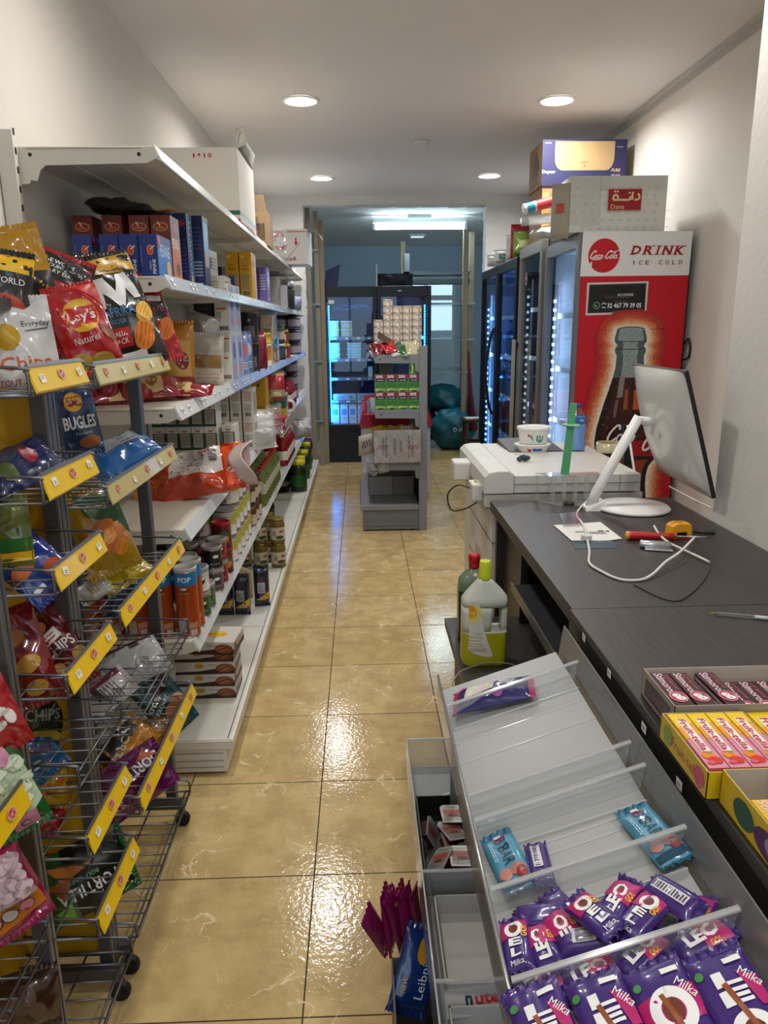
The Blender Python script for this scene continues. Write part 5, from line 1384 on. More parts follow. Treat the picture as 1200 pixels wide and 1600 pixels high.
for i in range(4): pbag(4 + i, (-.94 + .065 * i, 2.4 + .01 * i, S4 + .095), lie(.1, .05, 0), ['first', 'second', 'third', 'fourth'][i] + ' from the wall of the upright red and beige bags behind the top price strip', W=.065, H=.17, T=.05)
WR = PK('#d9d4c9'); RDL = PK('#b84a2c')
wb = dict(front=[(R(0, .085, .05, .008), RDL), (LN(0, .05, .05, .05, 7), PK('#8d867a')), (R(-.005, .0, .045, .006), RDL), (LN(-.015, -.03, .02, .03, 4), DARK), (BC(.005, -.085, .04, .018), DARK)], right=[(R(0, 0, .12, .2), PK('#a6b6dc')), (EL(0, .03, .08, .08), PK('#4e6fae')), (EL(.0, -.05, .06, .05), PK('#cf8f9d'))])
b = carton('food_box', .065, .15, .215, WR, **wb, label='white food box with red stripes stacked by the blue price rail', cat='box', group='white boxes with red stripes')
lattice(b, [(-.612, 3.5, S4, 0), (-.68, 3.5, S4, 0), (-.612, 3.5, S4 + .216, 0), (-.612, 3.67, S4, 0), (-.612, 3.67, S4 + .216, .0)])
carton('food_box', .08, .15, .215, PK('#1f1e22'), front=[(LN(0, .02, .05, .1, 5), PK('#45454a'))], loc=(-.70, 3.52, S4 + .216), label='black box on top row left of the white striped box', cat='box')
for i, (y, c, c2) in enumerate([(3.86, '#93a5cf', '#c26b7d'), (4.0, '#6c86c0', '#d3c6cf')]):
    bag('snack_bag', .12, .2, .07, FOIL(c), [(EL(0, .02, .08, .08), K(c2)), (LN(0, -.06, .08, .04, 3), WHT)], seed=60 + i, loc=(-.62, y, S4 + .11), rot=lie(.7, .05), label=['lilac blue sachet after the white striped boxes', 'blue sachet with a pale patch after the lilac one'][i], cat='packet')
dj = can('coffee_tin', .048, .15, K('#262223'), rim='#4a4038', prints=[(R(.0, -.02, .06, .055), K('#7c7874')), (LN(0, -.02, .05, .05, 5), DARK), (EL(0, .04, .015, .015), K('#8d8578'))], lid='#57442f', label='dark tin with a brown lid, stacked two high past the sachets', cat='tin', group='dark tins with brown lids')
lattice(dj, [(-.612, 4.25, S4, .2), (-.612, 4.25, S4 + .165, .1), (-.73, 4.3, S4, 0), (-.73, 4.3, S4 + .165, .3)])
bag('snack_bag', .1, .2, .06, FOIL('#7d1426'), seed=63, loc=(-.59, 4.5, S4 + .11), rot=lie(.9, .05), label='wine red packet between the dark tins and the orange tub', cat='packet')
b = can('drink_tub', .05, .13, K('#d98a1c'), rim='#e0ddd6', prints=[(R(0, -.045, .3, .035), WHT), (EL(.02, .02, .04, .05), K('#b35f16'))], lid='#e9e6df', label='orange and white tub below the yellow tin', cat='tub', loc=(-.61, 4.78, S4))
can('tin', .055, .055, K('#d9b615'), rim='#d9b615', lid='#d9b615', label='round yellow tin on top of the orange tub', cat='tin', loc=(-.615, 4.78, S4 + .142))
for i, (y, z, w, h, c, c2) in enumerate([(5.05, 0, .06, .16, '#cbb98a', '#6d5f3a'), (5.06, .161, .08, .16, '#b5a68a', '#8d7f66'), (5.3, 0, .06, .1, '#a04a3a', '#d8cbb8'), (5.4, .0, .05, .17, '#4d9be0', '#8fc4f0'), (5.28, .17, .06, .18, '#8aa0c8', '#4f66a0')]):
    carton('food_box', w, .12, h, PK(c), front=[(R(0, 0, w * .7, h * .5), PK(c2)), (LN(0, h * .1, w * .6, h * .3, 4), PK('#e8e0cf'))], right=[(R(0, 0, .08, h * .7), PK(c2))], loc=(-.605 - .0 * i, y, S4 + z), cat='box',
           label=['cream spice box behind the orange tub', 'beige box on the cream spice box', 'small red brown box at the shelf edge past the orange tub', 'bright blue slim box at the shelf edge', 'blue grey box stacked above the red brown one'][i])
gj = jar('spice_jar', .045, .13, K('#4d5a33', r=.15), K('#23603a'), lab=K('#b3ad93'), labz=(.2, .7), label='jar of green herbs with a green lid on the third shelf', cat='jar', loc=(-.61, 5.75, S4 + .13))
jar('spice_jar', .045, .12, K('#2b2b2c', r=.15), K('#e6e4df'), lab=K('#3b4a44'), labz=(.15, .8), label='dark jar with a white lid under the green lidded one', cat='jar', loc=(-.61, 5.76, S4))
tn = can('spice_tin', .04, .1, K('#8d2a2a'), rim='#c9b25a', lid='#c8a83a', prints=[(R(0, 0, .05, .05), K('#cfc6b0'))], label='small red tin with a yellow lid past the green lidded jar', cat='tin', group='small red tins with yellow lids')
lattice(tn, [(-.60, 6.0, S4), (-.60, 6.0, S4 + .113), (-.69, 6.0, S4), (-.69, 6.0, S4 + .113), (-.60, 6.12, S4)])
gt = can('tin', .05, .15, K('#7f8084'), rim='#9a9a9c', label='grey tin standing high at the back of the third shelf', cat='tin', group='grey tins at the back of the third shelf')
lattice(gt, [(-.75, 5.9, S4), (-.75, 5.9, S4 + .162), (-.87, 5.9, S4), (-.87, 5.9, S4 + .162), (-.75, 6.15, S4), (-.75, 6.15, S4 + .162)])
bj = jar('jam_jar', .05, .115, K('#3a3338', r=.12), BLK, lab=K('#9d98a0'), labz=(.15, .75), label='dark jar with a black lid at the far end of the third shelf', cat='jar', group='black lidded jars on the third shelf')
lattice(bj, [(-.60 - .11 * a, 6.9 + .12 * c, S4 + .117 * b_) for b_ in range(3) for a in range(2) for c in range(3)])

# ---- fourth shelf
TEA = PK('#d6d2c8'); TG = PK('#1c4030')
tb_ = carton('tea_box', .054, .13, .103, TEA, front=[(R(0, -.012, .054, .074), TG), (R(0, -.008, .042, .06), PK('#a9a598')), (LN(0, -.008, .034, .045, 5), PK('#6d6a5e')), (PO((-.012, .042), (0, .034), (.012, .042), (.006, .03), (-.006, .03)), PK('#8d4a2a'))], label='white and dark green tea box in the stack behind the orange bag', cat='box', group='stacked white and green tea boxes')
lattice(tb_, [(-.885 + .0562 * i, 3.3, S3 + .1035 * k) for k in range(3) for i in range(5)] + [(-.59, 3.34, S3 + .1035 * k) for k in range(2)])
tt = carton('tea_box', .056, .13, .16, TEA, front=[(LN(0, .04, .04, .05, 5), PK('#9d5a44')), (LN(0, -.02, .04, .04, 4), PK('#857f74')), (BC(0, -.055, .03, .02), DARK)], right=[(R(0, 0, .1, .12), PK('#9c9488'))], label='taller white tea box behind the white and green ones', cat='box', group='taller white tea boxes')
lattice(tt, [(-.59 - .064 * i, 3.95, S3 + .161 * k) for k in range(2) for i in range(5)])
carton('food_box', .085, .16, .335, PK('#b98e12'), front=[(EL(0, .12, .02, .02), PK('#5d4a10')), (LN(0, -.05, .06, .1, 4), PK('#8d6d10'))], loc=(-.62, 4.62, S3), label='tall ochre yellow box on the fourth shelf', cat='box')
bag('plastic_bag', .17, .19, .15, M('#c9c6bf', .3, coat=.4), seed=71, wr=.013, loc=(-.56, 4.1, S3 + .08), rot=lie(.4, .1), label='clear wrapped white bundle at the edge of the fourth shelf', cat='bag')
bag('plastic_bag', .14, .1, .1, M('#bdbbb8', .25, coat=.6), seed=72, wr=.014, loc=(-.53, 3.95, S3 + .05), rot=lie(.6, .6), label='loose crinkled wrapping below the white bundle', cat='bag')
carton('soap_box', .11, .16, .075, PK('#a31c26'), front=[(RG(0, -.005, .1, .045, .004), WHT), (TX('OMO', 0, -.005, .062, .026, bold=.03), WHT)], right=[(R(.0, 0, .12, .05), PK('#c9b8c4'))], loc=(-.535, 4.72, S3), label='red detergent box sticking out over the shelf edge', cat='box')
carton('soap_box', .08, .15, .09, PK('#c9a51a'), front=[(LN(0, 0, .05, .05, 3), PK('#8d6d10'))], loc=(-.535, 4.95, S3 + .02), label='yellow box above the red detergent box', cat='box')
carton('soap_box', .08, .15, .075, PK('#1f5a38'), front=[(R(0, .025, .08, .02), PK('#a31c26')), (TX('TEA', 0, -.01, .03, .018), WHT)], loc=(-.535, 4.95, S3 + .111), label='green box with a red stripe stacked on the yellow one', cat='box')
carton('soap_box', .06, .15, .16, PK('#c5bdac'), front=[(LN(0, 0, .04, .12, 6), PK('#a8654a'))], loc=(-.545, 5.2, S3 + .02), label='cream box with rows of print right of the green and yellow ones', cat='box')
bag('rice_bag', .16, .26, .1, FOIL('#a58c58'), [(R(0, .07, .16, .09), K('#9c1826', coat=.4)), (EL(0, -.03, .1, .08), K('#c9b98a'))], seed=73, loc=(-.58, 5.0, S3 + .2), rot=lie(.4, .05), label='red topped beige grain bag at the back of the fourth shelf', cat='bag')
mug = G(); mug.lathe([(.05, 0), (.055, .01), (.055, .11), (.05, .115)], K('#292b30'), n=20); mug.tube(smooth([(.05, 0, .1), (.1, 0, .09), (.1, 0, .03), (.05, 0, .02)], 5), .012, K('#c9c6c4'), 8)
obj('pitcher', mug, loc=(-.60, 5.5, S3 + .0), label='dark jug with a pale handle on the fourth shelf', cat='jug')
bag('plastic_bag', .1, .16, .06, FILM, seed=74, wr=.01, loc=(-.52, 4.45, S3 + .09), rot=lie(.5, .1), label='clear pink printed sachet standing by the red detergent box', cat='bag', bprints=(), prints=[(LN(0, 0, .07, .1, 5), PK('#b04a7a'))])
rb = pet('sauce_bottle', .038, .2, K('#7a1018', r=.15), RED, None, K('#c9c3bb'), (.3, .55), label='dark red sauce bottle with a red cap on the fourth shelf', cat='bottle', group='red sauce bottles on the fourth shelf')
lattice(rb, [(-.58 - .09 * a, 5.9 + .1 * c, S3) for a in range(2) for c in range(5)])
lattice(bj2 := jar('jam_jar', .05, .115, K('#332c31', r=.12), BLK, lab=K('#8d8890'), labz=(.15, .75), label='dark jar with a black lid at the far end of the fourth shelf', cat='jar', group='black lidded jars on the fourth shelf'),
        [(-.62 - .11 * a, 6.75 + .12 * c, S3 + .117 * b_) for b_ in range(3) for a in range(2) for c in range(2)])
bag('plastic_bag', .2, .16, .16, M('#a6a5a5', .3, coat=.5), seed=75, wr=.014, loc=(-.55, 6.9, S2 + .1), rot=lie(.7, .2), label='grey white plastic bag spilling over the fifth shelf near the wooden posts', cat='bag')

# ---- big orange bag with a torn open mouth
OR = M('#b8350c', .2, v=.15, coat=.9, bump=.4, bsc=30); TXW = M('#c6c0b8', .4, coat=.3)
rot_or = (Matrix.Rotation(math.radians(7), 3, 'Z') @ Matrix.Rotation(math.radians(-10), 3, 'Y') @ Matrix.Rotation(math.radians(-38), 3, 'X') @ Matrix.Rotation(PI / 2, 3, 'Y')).to_euler()
ob = bag('snack_bag', .2, .40, .13, OR, [(PO((-.1, -.02), (-.02, -.06), (.03, -.07), (.03, .02), (.02, .13), (-.1, .13), (-.1, .05)), TXW), (LN(-.04, .02, .09, .07, 9, PI / 2), PK('#8d7a6c')), (BC(-.045, .1, .05, .03), DARK), (RG(.055, -.1, .06, .06, .003, PI, 2 * PI), K('#e8842c')), (TX('Lusti', .03, -.11, .07, .03, a=-PI / 2), K('#d96a1c')), (R(.0, .158, .2, .04), K('#e04a18', coat=.8)), (EL(.03, .16, .02, .03), WHT)],
         seed=81, wr=.017, loc=(-.655, 2.77, S3 + .085), rot=rot_or, label='big orange bag torn open at its right end, lying on the fourth shelf', cat='bag', scol=K('#f08a2c'), nu=30, nv=40)
g = G(); q = lambda a, c: (.08 * math.cos(2 * PI * a) * (1 + .15 * c) , .05 * math.sin(2 * PI * a) * (1 + .5 * c) + .01 * math.sin(a * 14), .165 + .075 * c + .02 * math.sin(2 * PI * a * 2 + 1) * c + .01 * math.sin(a * 23))
g.grid(q, 32, 6, M('#c9b6ae', .45, coat=.3)); obj('torn_mouth', g, ob, solid=.001)
bag('plastic_bag', .12, .14, .05, M('#8d9490', .25, coat=.5), seed=82, wr=.012, loc=(-.82, 2.86, S3 + .11), rot=lie(.3, .9, .8), label='grey green crumpled packet behind the big orange bag', cat='bag')

# ---- fifth shelf: tubes, tins, jars
def crisp_tube(h, body, top, lab, label, extra=(), group=None, r=.038, **k):
    return can('crisp_tube', r, h, K(body, coat=.3), rim='#c9c9c6', lid='#bdbcb8', prints=[(R(0, h / 2 - .028, r * 6.2, .042), K(top)), (TX('POP', 0, h / 2 - .028, .045, .018, bold=.02), WHT), (EL(0, h / 2 - .062, .024, .014), DARK), (EL(-.003, h / 2 - .06, .02, .008), WHT), (TX('Pringles', 0, h / 2 - .074, .022, .006), K('#e6c9a0')), (R(-.017, -h / 2 + .04, .03, .05), K('#b3aaa0')), (R(.02, -h / 2 + .045, .036, .02), K('#c98f6e')), (BC(.022, -h / 2 + .02, .024, .022), WHT)] + list(extra), label=label, cat='tube', group=group, **k)
pt = crisp_tube(.235, '#a8410f', '#1c7db8', '', 'tall orange crisp tube with a blue band on the fifth shelf', group='tall orange crisp tubes')
lattice(pt, [(-.597, 2.352, S2, .1), (-.682, 2.35, S2, .25), (-.60, 2.436, S2, .0), (-.77, 2.36, S2, .2), (-.855, 2.36, S2, .1), (-.93, 2.37, S2, 0)])
def snack_tin(r, h, body, label, group=None, lid='#9c9a96', mark='#c9c9c9', **k):
    return can('crisp_tin', r, h, K(body, coat=.3), rim='#a9a8a5', lid=lid, prints=[(EL(0, .006, r * .8, h * .38), DARK), (EL(.003, .012, r * .6, h * .16), WHT), (R(-r * 1.5, -.01, r * .7, h * .5), K('#9a948c')), (LN(-r * 1.5, -.01, r * .6, h * .4, 4), DARK), (TX('Pringles', 0, -.018, r, .007), K(mark))], label=label, cat='tin', group=group, **k)
R1 = .041; H1 = .082; HL = H1 + .0105
for i, (x, y, lv, c, nm) in enumerate([(-.60, 2.80, 0, '#5c464c', 'mauve grey'), (-.60, 2.80, 1, '#1d1d20', 'black'), (-.672, 2.68, 0, '#4a1620', 'wine'), (-.672, 2.68, 1, '#3f151c', 'maroon'), (-.60, 2.535, 0, '#2c5f34', 'green'), (-.60, 2.535, 1, '#ded9d0', 'white'),
                                      (-.60, 2.625, 0, '#3a6b3a', 'leaf green'), (-.60, 2.90, 0, '#8d1c24', 'red'), (-.60, 2.90, 1, '#96202a', 'bright red'), (-.70, 2.82, 0, '#6a1c2a', 'plum'), (-.70, 2.83, 1, '#4a3a3c', 'brown'), (-.77, 2.7, 0, '#571a24', 'deep red'), (-.77, 2.7, 1, '#7d2430', 'crimson'), (-.78, 2.88, 0, '#3b2a2c', 'dark brown')]):
    o = snack_tin(R1, H1, c, '%s small crisp tin, %s, behind the orange tubes' % (nm, 'upper of its pair' if lv else 'standing on the shelf'), loc=(x, y, S2 + lv * HL), rot=(0, 0, .5))
for x, y in ((-.60, 3.02), (-.60, 3.02)): pass
rl = can('sauce_tin', .042, .1, K('#5a1c1c', coat=.3), rim='#a8202a', lid='#9c1a26', prints=[(EL(0, 0, .05, .05), K('#3b6b3a')), (EL(.01, -.01, .03, .03), K('#c9822c'))], label='small jar shaped tin with a red lid near the white tins', cat='tin', group='red lidded small tins')
lattice(rl, [(-.60, 3.02, S2, .6), (-.70, 3.0, S2 + .0, .5), (-.60, 3.02, S2 + .112, .4)])
wt = can('vegetable_tin', .052, .115, K('#d6d1c8', r=.5), rim='#8f8d88', lid='#8a8884', lidh=.004, prints=[(EL(.04, .02, .035, .05), K('#c2bd3a')), (EL(.046, .02, .03, .045), K('#b3b02e')), (LN(-.02, .0, .05, .07, 9), PK('#8d6d62')), (BC(-.03, -.042, .035, .014), DARK), (R(.075, 0, .03, .08), K('#d8d3cc')), (LN(.075, .0, .025, .07, 6), PK('#a33a32')), (R(.075, .035, .02, .012), K('#a8282a'))], label='white vegetable tin with a yellow green spot on the fifth shelf', cat='tin', group='white vegetable tins')
lattice(wt, [(-.615 - .108 * a, 3.18 + .108 * c, S2 + .1205 * b_, .35) for a in range(3) for c in range(5) for b_ in range(3) if not (b_ == 2 and (c < 1 or a > 0)) and not (c == 4 and b_ == 2)])
bt = jar('sauce_jar', .05, .12, K('#5d3614', r=.15), K('#3a3320'), lab=K('#b9b2a4'), labz=(.1, .6), prints=[(BC(0, -.01, .03, .02), DARK), (LN(0, .015, .05, .02, 2), PK('#8a3022'))], label='brown sauce jar with a white label past the white tins', cat='jar', group='brown sauce jars')
lattice(bt, [(-.61 - .11 * a, 3.78 + .11 * c, S2 + .122 * b_, .4) for a in range(2) for c in range(3) for b_ in range(2)])
gb_ = pet('pickle_jar', .04, .22, K('#5f6a28', r=.15), RED2, None, K('#b5b3a0'), (.35, .62), label='tall green pickle jar with a red cap on the fifth shelf', cat='jar', group='tall green pickle jars')
lattice(gb_, [(-.595 - .09 * a, 4.2 + .095 * c, S2 + .0) for a in range(2) for c in range(9)])
ket = pet('sauce_bottle', .042, .23, K('#7d0f12', r=.15), K('#c9c5be'), None, K('#d1cbc2'), (.2, .5), label='ketchup bottle with a white label on the fifth shelf', cat='bottle', group='ketchup bottles on the fifth shelf')
lattice(ket, [(-.595 - .1 * a, 5.5 + .12 * c, S2) for a in range(2) for c in range(6)])

# ---- bottom deck
BIS = PK('#c9c2b8'); CHOC = PK('#3a211a')
bi = carton('biscuit_box', .225, .15, .05, BIS, front=[(PO((-.1125, -.025), (.1125, -.025), (.1125, -.002), (.05, -.002), (-.02, -.012), (-.1125, -.014)), CHOC), (EL(-.022, .009, .036, .022), K('#b89a2c')), (TX('Choco', -.022, .009, .022, .006), DARK), (EL(.075, -.001, .07, .036), K('#7d4520')), (EL(.07, -.001, .045, .02, .25), K('#a5683a')), (ST([(.05, -.008), (.09, .006)], .005), CHOC), (TX('Minirol', .028, .012, .03, .006), DARK)],
            right=[(R(0, -.014, .15, .02), CHOC), (LN(0, .01, .09, .015, 2), PK('#8d8478')), (R(-.05, .0, .03, .03), PK('#6a4a3a'))], top=[(R(-.07, 0, .07, .13), PK('#7b7266')), (RG(.03, .0, .08, .05, .006), K('#d9b61e')), (EL(.03, 0, .066, .036), K('#e3c020')), (TX('Bonton', .03, .0, .06, .016, bold=.01), PK('#a33a1c'))],
            label='white and brown biscuit box in the stack on the bottom shelf', cat='box', group='stacked biscuit boxes')
lattice(bi, [(-.612, 2.665, S1 + .051 * k, a) for k, a in ((0, 0), (1, -.03), (2, .02), (3, -.02))])
tp_ = dup(bi, loc=(-.592, 2.62, S1 + .051 * 4), rot=(0, 0, -.1), label='topmost biscuit box of the stack, turned askew, yellow oval on its lid'); del tp_['group']
cf = bag('coffee_bag', .078, .19, .06, M('#131a35', .3, coat=.5), [(R(-.006, .0, .038, .055), K('#a8a7a8')), (LN(-.006, 0, .03, .045, 6), DARK), (PO((-.036, -.065), (.036, -.06), (.037, -.015)), K('#c99a2e')), (EL(0, .045, .03, .014), K('#5d1c22'))], seed=91, wr=.004, ex=4, label='navy coffee bag with a gold triangle on the bottom shelf', cat='bag', group='navy coffee bags')
lattice(cf, [(-.685, 3.44, S1 + .108), (-.602, 3.44, S1 + .108), (-.52, 3.55, S1 + .108, .3), (-.765, 3.45, S1 + .108)])
g = G(); g.grid(lambda a, c: (-.68 + .1 * a, 3.62 + .03 * a, S1 + .21 * c * (1 - .3 * a) + .01), 6, 6, M('#c3b68a', .3, coat=.5)); obj('plastic_sheet', g, label='yellowish clear sheet sticking up behind the coffee bags', cat='sheet', solid=.001)
oj = jar('olive_jar', .044, .15, K('#6b5a22', r=.12), M('#8d7a3a', .3, .7), lab=K('#bdb49e'), labz=(.18, .72), prints=[(R(.02, .012, .026, .014), K('#a8322a')), (EL(.01, -.022, .05, .022), K('#3b3f22')), (LN(-.022, 0, .02, .03, 4), DARK)], label='stacked jar of green olives on the bottom shelf', cat='jar', group='olive jars stacked two high')
lattice(oj, [(-.505, 4.2, S1, .3), (-.505, 4.2, S1 + .1505, .2), (-.61, 4.2, S1, .3), (-.61, 4.2, S1 + .1505, .35), (-.715, 4.22, S1, .2), (-.58, 4.31, S1, .2), (-.58, 4.31, S1 + .1505, .2)])
jar('olive_jar', .05, .16, K('#1a1c14', r=.12), BLK, label='dark jar with a black lid behind the olive jars', cat='jar', loc=(-.62, 4.65, S1 + .0), caph=.03)
jar('olive_jar', .05, .16, K('#1a1c14', r=.12), BLK, label='dark jar with a black lid standing on another behind the olive jars', cat='jar', loc=(-.62, 4.65, S1 + .162), caph=.03)
yl = jar('pickle_jar', .072, .27, K('#2a2d16', r=.12), K('#c3bd12'), lab=K('#1f5a24'), labz=(.2, .62), caph=.035, neck=.8, label='big pickle jar with a yellow lid on the bottom shelf', cat='jar', group='yellow lidded pickle jars')
lattice(yl, [(-.55, 6.3, S1, .5), (-.565, 6.5, S1), (-.56, 6.85, S1, .2), (-.57, 7.3, S1, .2)])
dj2 = jar('pickle_jar', .068, .2, K('#16150f', r=.12), BLK, lab=K('#6f6a5c'), labz=(.3, .5), label='dark jar with a pale band left of the yellow lidded ones', cat='jar', group='dark banded jars')
lattice(dj2, [(-.70, 6.28, S1), (-.71, 6.5, S1), (-.58, 7.05, S1)])
pk2 = jar('pickle_jar', .06, .26, K('#3a1c28', r=.12), K('#4a1622'), lab=K('#8d6f7c'), labz=(.3, .6), label='wine red jar near the end of the bottom shelf', cat='jar', group='wine red jars')
lattice(pk2, [(-.57, 7.5, S1), (-.57, 7.66, S1)])
# ================================================================== GREY GONDOLA IN THE MIDDLE OF THE AISLE
GY = M('#6f7173', .45, .1, v=.03); GYL = M('#828486', .45, .1, v=.03)
MY = 5.42
e = empty('shelving_unit', (0, MY, 0), 'grey metal gondola standing alone in the middle of the aisle', 'shelving unit')
for y in (0, 1.0):
    g = G(); g.box(.432, .492, y, y + .03, .0, 1.385, GYL); obj('upright', g, e, bevel=.002)
g = G(); g.box(.448, .454, .03, 1.0, .06, 1.37, GY); obj('back_panel', g, e)
g = G(); g.box(.005, .43, .004, 1.026, .012, .16, GY); g.box(.01, .425, 0, .004, .05, .054, GYL); obj('plinth', g, e, bevel=.002)
g = G(); g.box(-.015, .43, -.004, 1.03, .165, .2, GYL); g.box(-.015, -.011, 0, 1.03, .2, .203, DARK); obj('shelf', g, e, bevel=.002)
for x in (.05, .38):
    g = G(); g.lathe([(.015, 0), (.015, .012)], BLK, c=(x, .03, 0), n=12); obj('foot', g, e)
for z, x0 in ((.535, .06), (.925, .1), (1.325, .1)):
    g = G(); g.box(x0 - .02, .43, .002, 1.0, z - .02, z, GYL); s = obj('shelf', g, e, bevel=.001)
    q = G(); q.prism([(x0, z - .02), (.43, z - .02), (.43, z - .13), (.405, z - .12), (.40, z - .065), (x0 + .01, z - .06)], .0, .003, 'y', GYL); q.lathe([(.006, -.001), (.006, 0)], DARK, axis='y', c=(x0 + .05, 0, z - .035), n=10); obj('bracket', q, s)
    q = G(); q.prism([(x0 - .022, z + .002), (x0 - .02, z + .004), (x0 - .045, z - .036), (x0 - .048, z - .034)], .004, .998, 'y', GY); obj('price_rail', q, s)
# green boxes with a pink discount band
GN = PK('#4c8a3c')
sb = carton('soap_box', .081, .06, .128, GN, front=[(R(0, .05, .081, .03), PK('#8c1f4a')), (TX('20%', -.008, .05, .05, .02, bold=.03), WHT), (R(0, .023, .066, .022), PK('#1d2338')), (TX('dreft', 0, .024, .045, .011), WHT), (R(0, -.012, .07, .03), PK('#3a7430')), (EL(-.01, -.045, .06, .02), PK('#b7c46a')), (EL(.0, -.054, .04, .014), PK('#3c4a1c')), (RG(.028, -.044, .014, .014, .002), WHT)],
            left=[(R(0, 0, .05, .12), PK('#8fb0c9'))], label='green box with a pink discount band on the middle gondola', cat='box', group='green discount boxes in two rows')
lattice(sb, [(.148 + .0825 * i, MY + .035, .925 + .1285 * k) for k in range(2) for i in range(4)] + [(.148 + .0825 * i, MY + .1, .925 + .1285 * k) for k in range(2) for i in range(4)])
sk = dup(sb, loc=(.36, MY + .04, .925 + .257 + .041), rot=(0, PI / 2, 0), label='green discount box lying on its side on top of the two rows'); del sk['group']
carton('food_box', .1, .1, .08, PK('#3b3427'), loc=(.2, MY + .12, 1.183), label='dim brown box beside the sideways green one', cat='box')
# carton with snack bags
g = G(); w_, d_, h_ = .355, .25, .245; cm = M('#a9a39c', .6, v=.03)
for a in ((-w_ / 2, w_ / 2, -d_ / 2, -d_ / 2 + .004), (-w_ / 2, w_ / 2, d_ / 2 - .004, d_ / 2), (-w_ / 2, -w_ / 2 + .004, -d_ / 2, d_ / 2), (w_ / 2 - .004, w_ / 2, -d_ / 2, d_ / 2)): g.box(a[0], a[1], a[2], a[3], 0, h_, cm)
g.box(-w_ / 2, w_ / 2, -d_ / 2, d_ / 2, 0, .004, cm)
rr = PK('#9c2a30'); kk = PK('#3b3836'); pr = []
for s_ in (-1, 1):
    for i in range(4): pr.append((PO((s_ * .115 + .02 * i - .02 - .02, -.02), (s_ * .115 + .02 * i - .02 - .01, -.02), (s_ * .115 + .02 * i - .02 + .006, .012), (s_ * .115 + .02 * i - .02 - .004, .012)), rr))
for x, t, l in ((-.105, 'COUNTRY OF ORIGIN', .13), (-.083, 'FOR PROMOTION', .15), (-.02, 'DOZEN CANS', .12), (.025, 'CARTONS', .085), (.085, 'NETT WT: 400 GR', .17), (.11, 'GROSS: 11 KG', .16)): pr.append((TX(t, x, 0, l, .015, a=PI / 2, bold=.015), kk))
g.face(pr, (0, -d_ / 2, h_ / 2), (1, 0, 0), (0, 0, 1))
cb_ = obj('cardboard_box', g, loc=(.268, MY - .0 + d_ / 2 - .04, .536), label='open white carton with black and red print full of yellow snack packets', cat='box')
g = G(); g.grid(lambda a, c: (-w_ / 2 - .11 * a, -d_ / 2 + .01 - .02 * a + .02 * c, h_ - .02 - .15 * c + .06 * a * 0 - .02 * a), 3, 3, cm); g.face([(LN(0, 0, .05, .08, 4, 1.2), kk)], (-w_ / 2 - .055, -d_ / 2 - .004, h_ - .1), (-1, .2, 0), (0, 0, 1)); obj('flap', g, cb_, solid=.003)
g = G(); g.grid(lambda a, c: (-w_ / 2 - .1 + .12 * a * c + .02, -d_ / 2 + .02, h_ - .16 - .17 * c + .02 * math.sin(a * 7)), 6, 6, FILM); g.grid(lambda a, c: (-w_ / 2 + w_ * a, -d_ / 2 - .002 - .004 * abs(math.sin(a * 14 + c * 5)), h_ * c), 14, 8, clear('wrap', (1, 1, 1), .6, .15, .03)); obj('plastic_wrap', g, cb_)
for i in range(6):
    bag('snack_bag', .1, .12, .05, FOIL(['#c7941c', '#b98a2c', '#a88a5a', '#c9a01c', '#b5ab9a', '#c7941c'][i]), seed=100 + i, wr=.006, loc=(.13 + .055 * i, MY + .08 + .03 * (i % 2), .536 + .19), rot=lie(.1 * i - .2, .3, .3 * (i % 3 - 1)), nu=12, nv=14,
        label='yellow snack packet sticking out of the open white carton', cat='packet', group='packets in the open carton')
bag('plastic_bag', .12, .05, .04, FILM, seed=108, wr=.01, loc=(.16, MY - .02, .52), rot=lie(0, 0, 1.4), nu=12, nv=12, label='scrap of clear plastic hanging under the open white carton', cat='bag')
# tins / rolls stacked on top
ro = can('cup_stack', .036, .047, K('#ded2c2', r=.5), rim='#cfc4b4', lid='#e0d4c4', lidh=.002, n=20, prints=[(TX('NORA', .005, .01, .03, .009), PK('#9c2030')), (R(.012, -.008, .006, .018), PK('#9c2030'))], label='small cream tin with red lettering stacked on the middle gondola', cat='tin', group='stacked cream tins')
sp = []
for i in range(4):
    for k in range(8 if i == 0 else 7): sp.append((.218 + .0725 * i, MY + .26, 1.326 + .049 * k))
sp += [(.145, MY + .26, 1.326 + .049 * k) for k in range(5)]
lattice(ro, sp)
for i, (x, y, z, w, h, t, c, yaw, roll, lb) in enumerate([(.14, .06, .035, .13, .09, .05, '#6d1420', .3, 1.5, 'dark red flattened packet at the left of the gondola top'), (.22, .05, .05, .12, .08, .04, '#b01828', .2, 1.3, 'bright red packet in the heap on the gondola top'),
                                                         (.31, .07, .03, .18, .1, .05, '#1f5a30', -.2, 1.6, 'green leafy packet in the heap on the gondola top'), (.38, .07, .04, .16, .1, .05, '#b9b08c', .1, 1.5, 'cream packet at the right of the gondola top'),
                                                         (.17, .1, .02, .2, .1, .03, '#8d6a52', .1, 1.57, 'brown packet under the red ones'), (.27, .04, .02, .1, .07, .03, '#c9c3bd', .2, 1.5, 'small white packet at the front of the heap')]):
    bag('snack_bag', w, h, t, FOIL(c), seed=120 + i, wr=.008, loc=(x, MY + y, 1.326 + z), rot=lie(yaw, .9, roll), nu=14, nv=12, label=lb, cat='packet')
g = G(); g.hexa([(-.07, -.05, 0), (.07, -.05, -.03), (.07, .05, -.03), (-.07, .05, 0), (-.07, -.05, .003), (.07, -.05, -.027), (.07, .05, -.027), (-.07, .05, .003)], M('#4b3d30', .7)); obj('cardboard', g, loc=(.2, MY + .1, 1.44), rot=(.5, .35, .1), label='dark flap of cardboard tilted over the heap on the gondola', cat='cardboard')
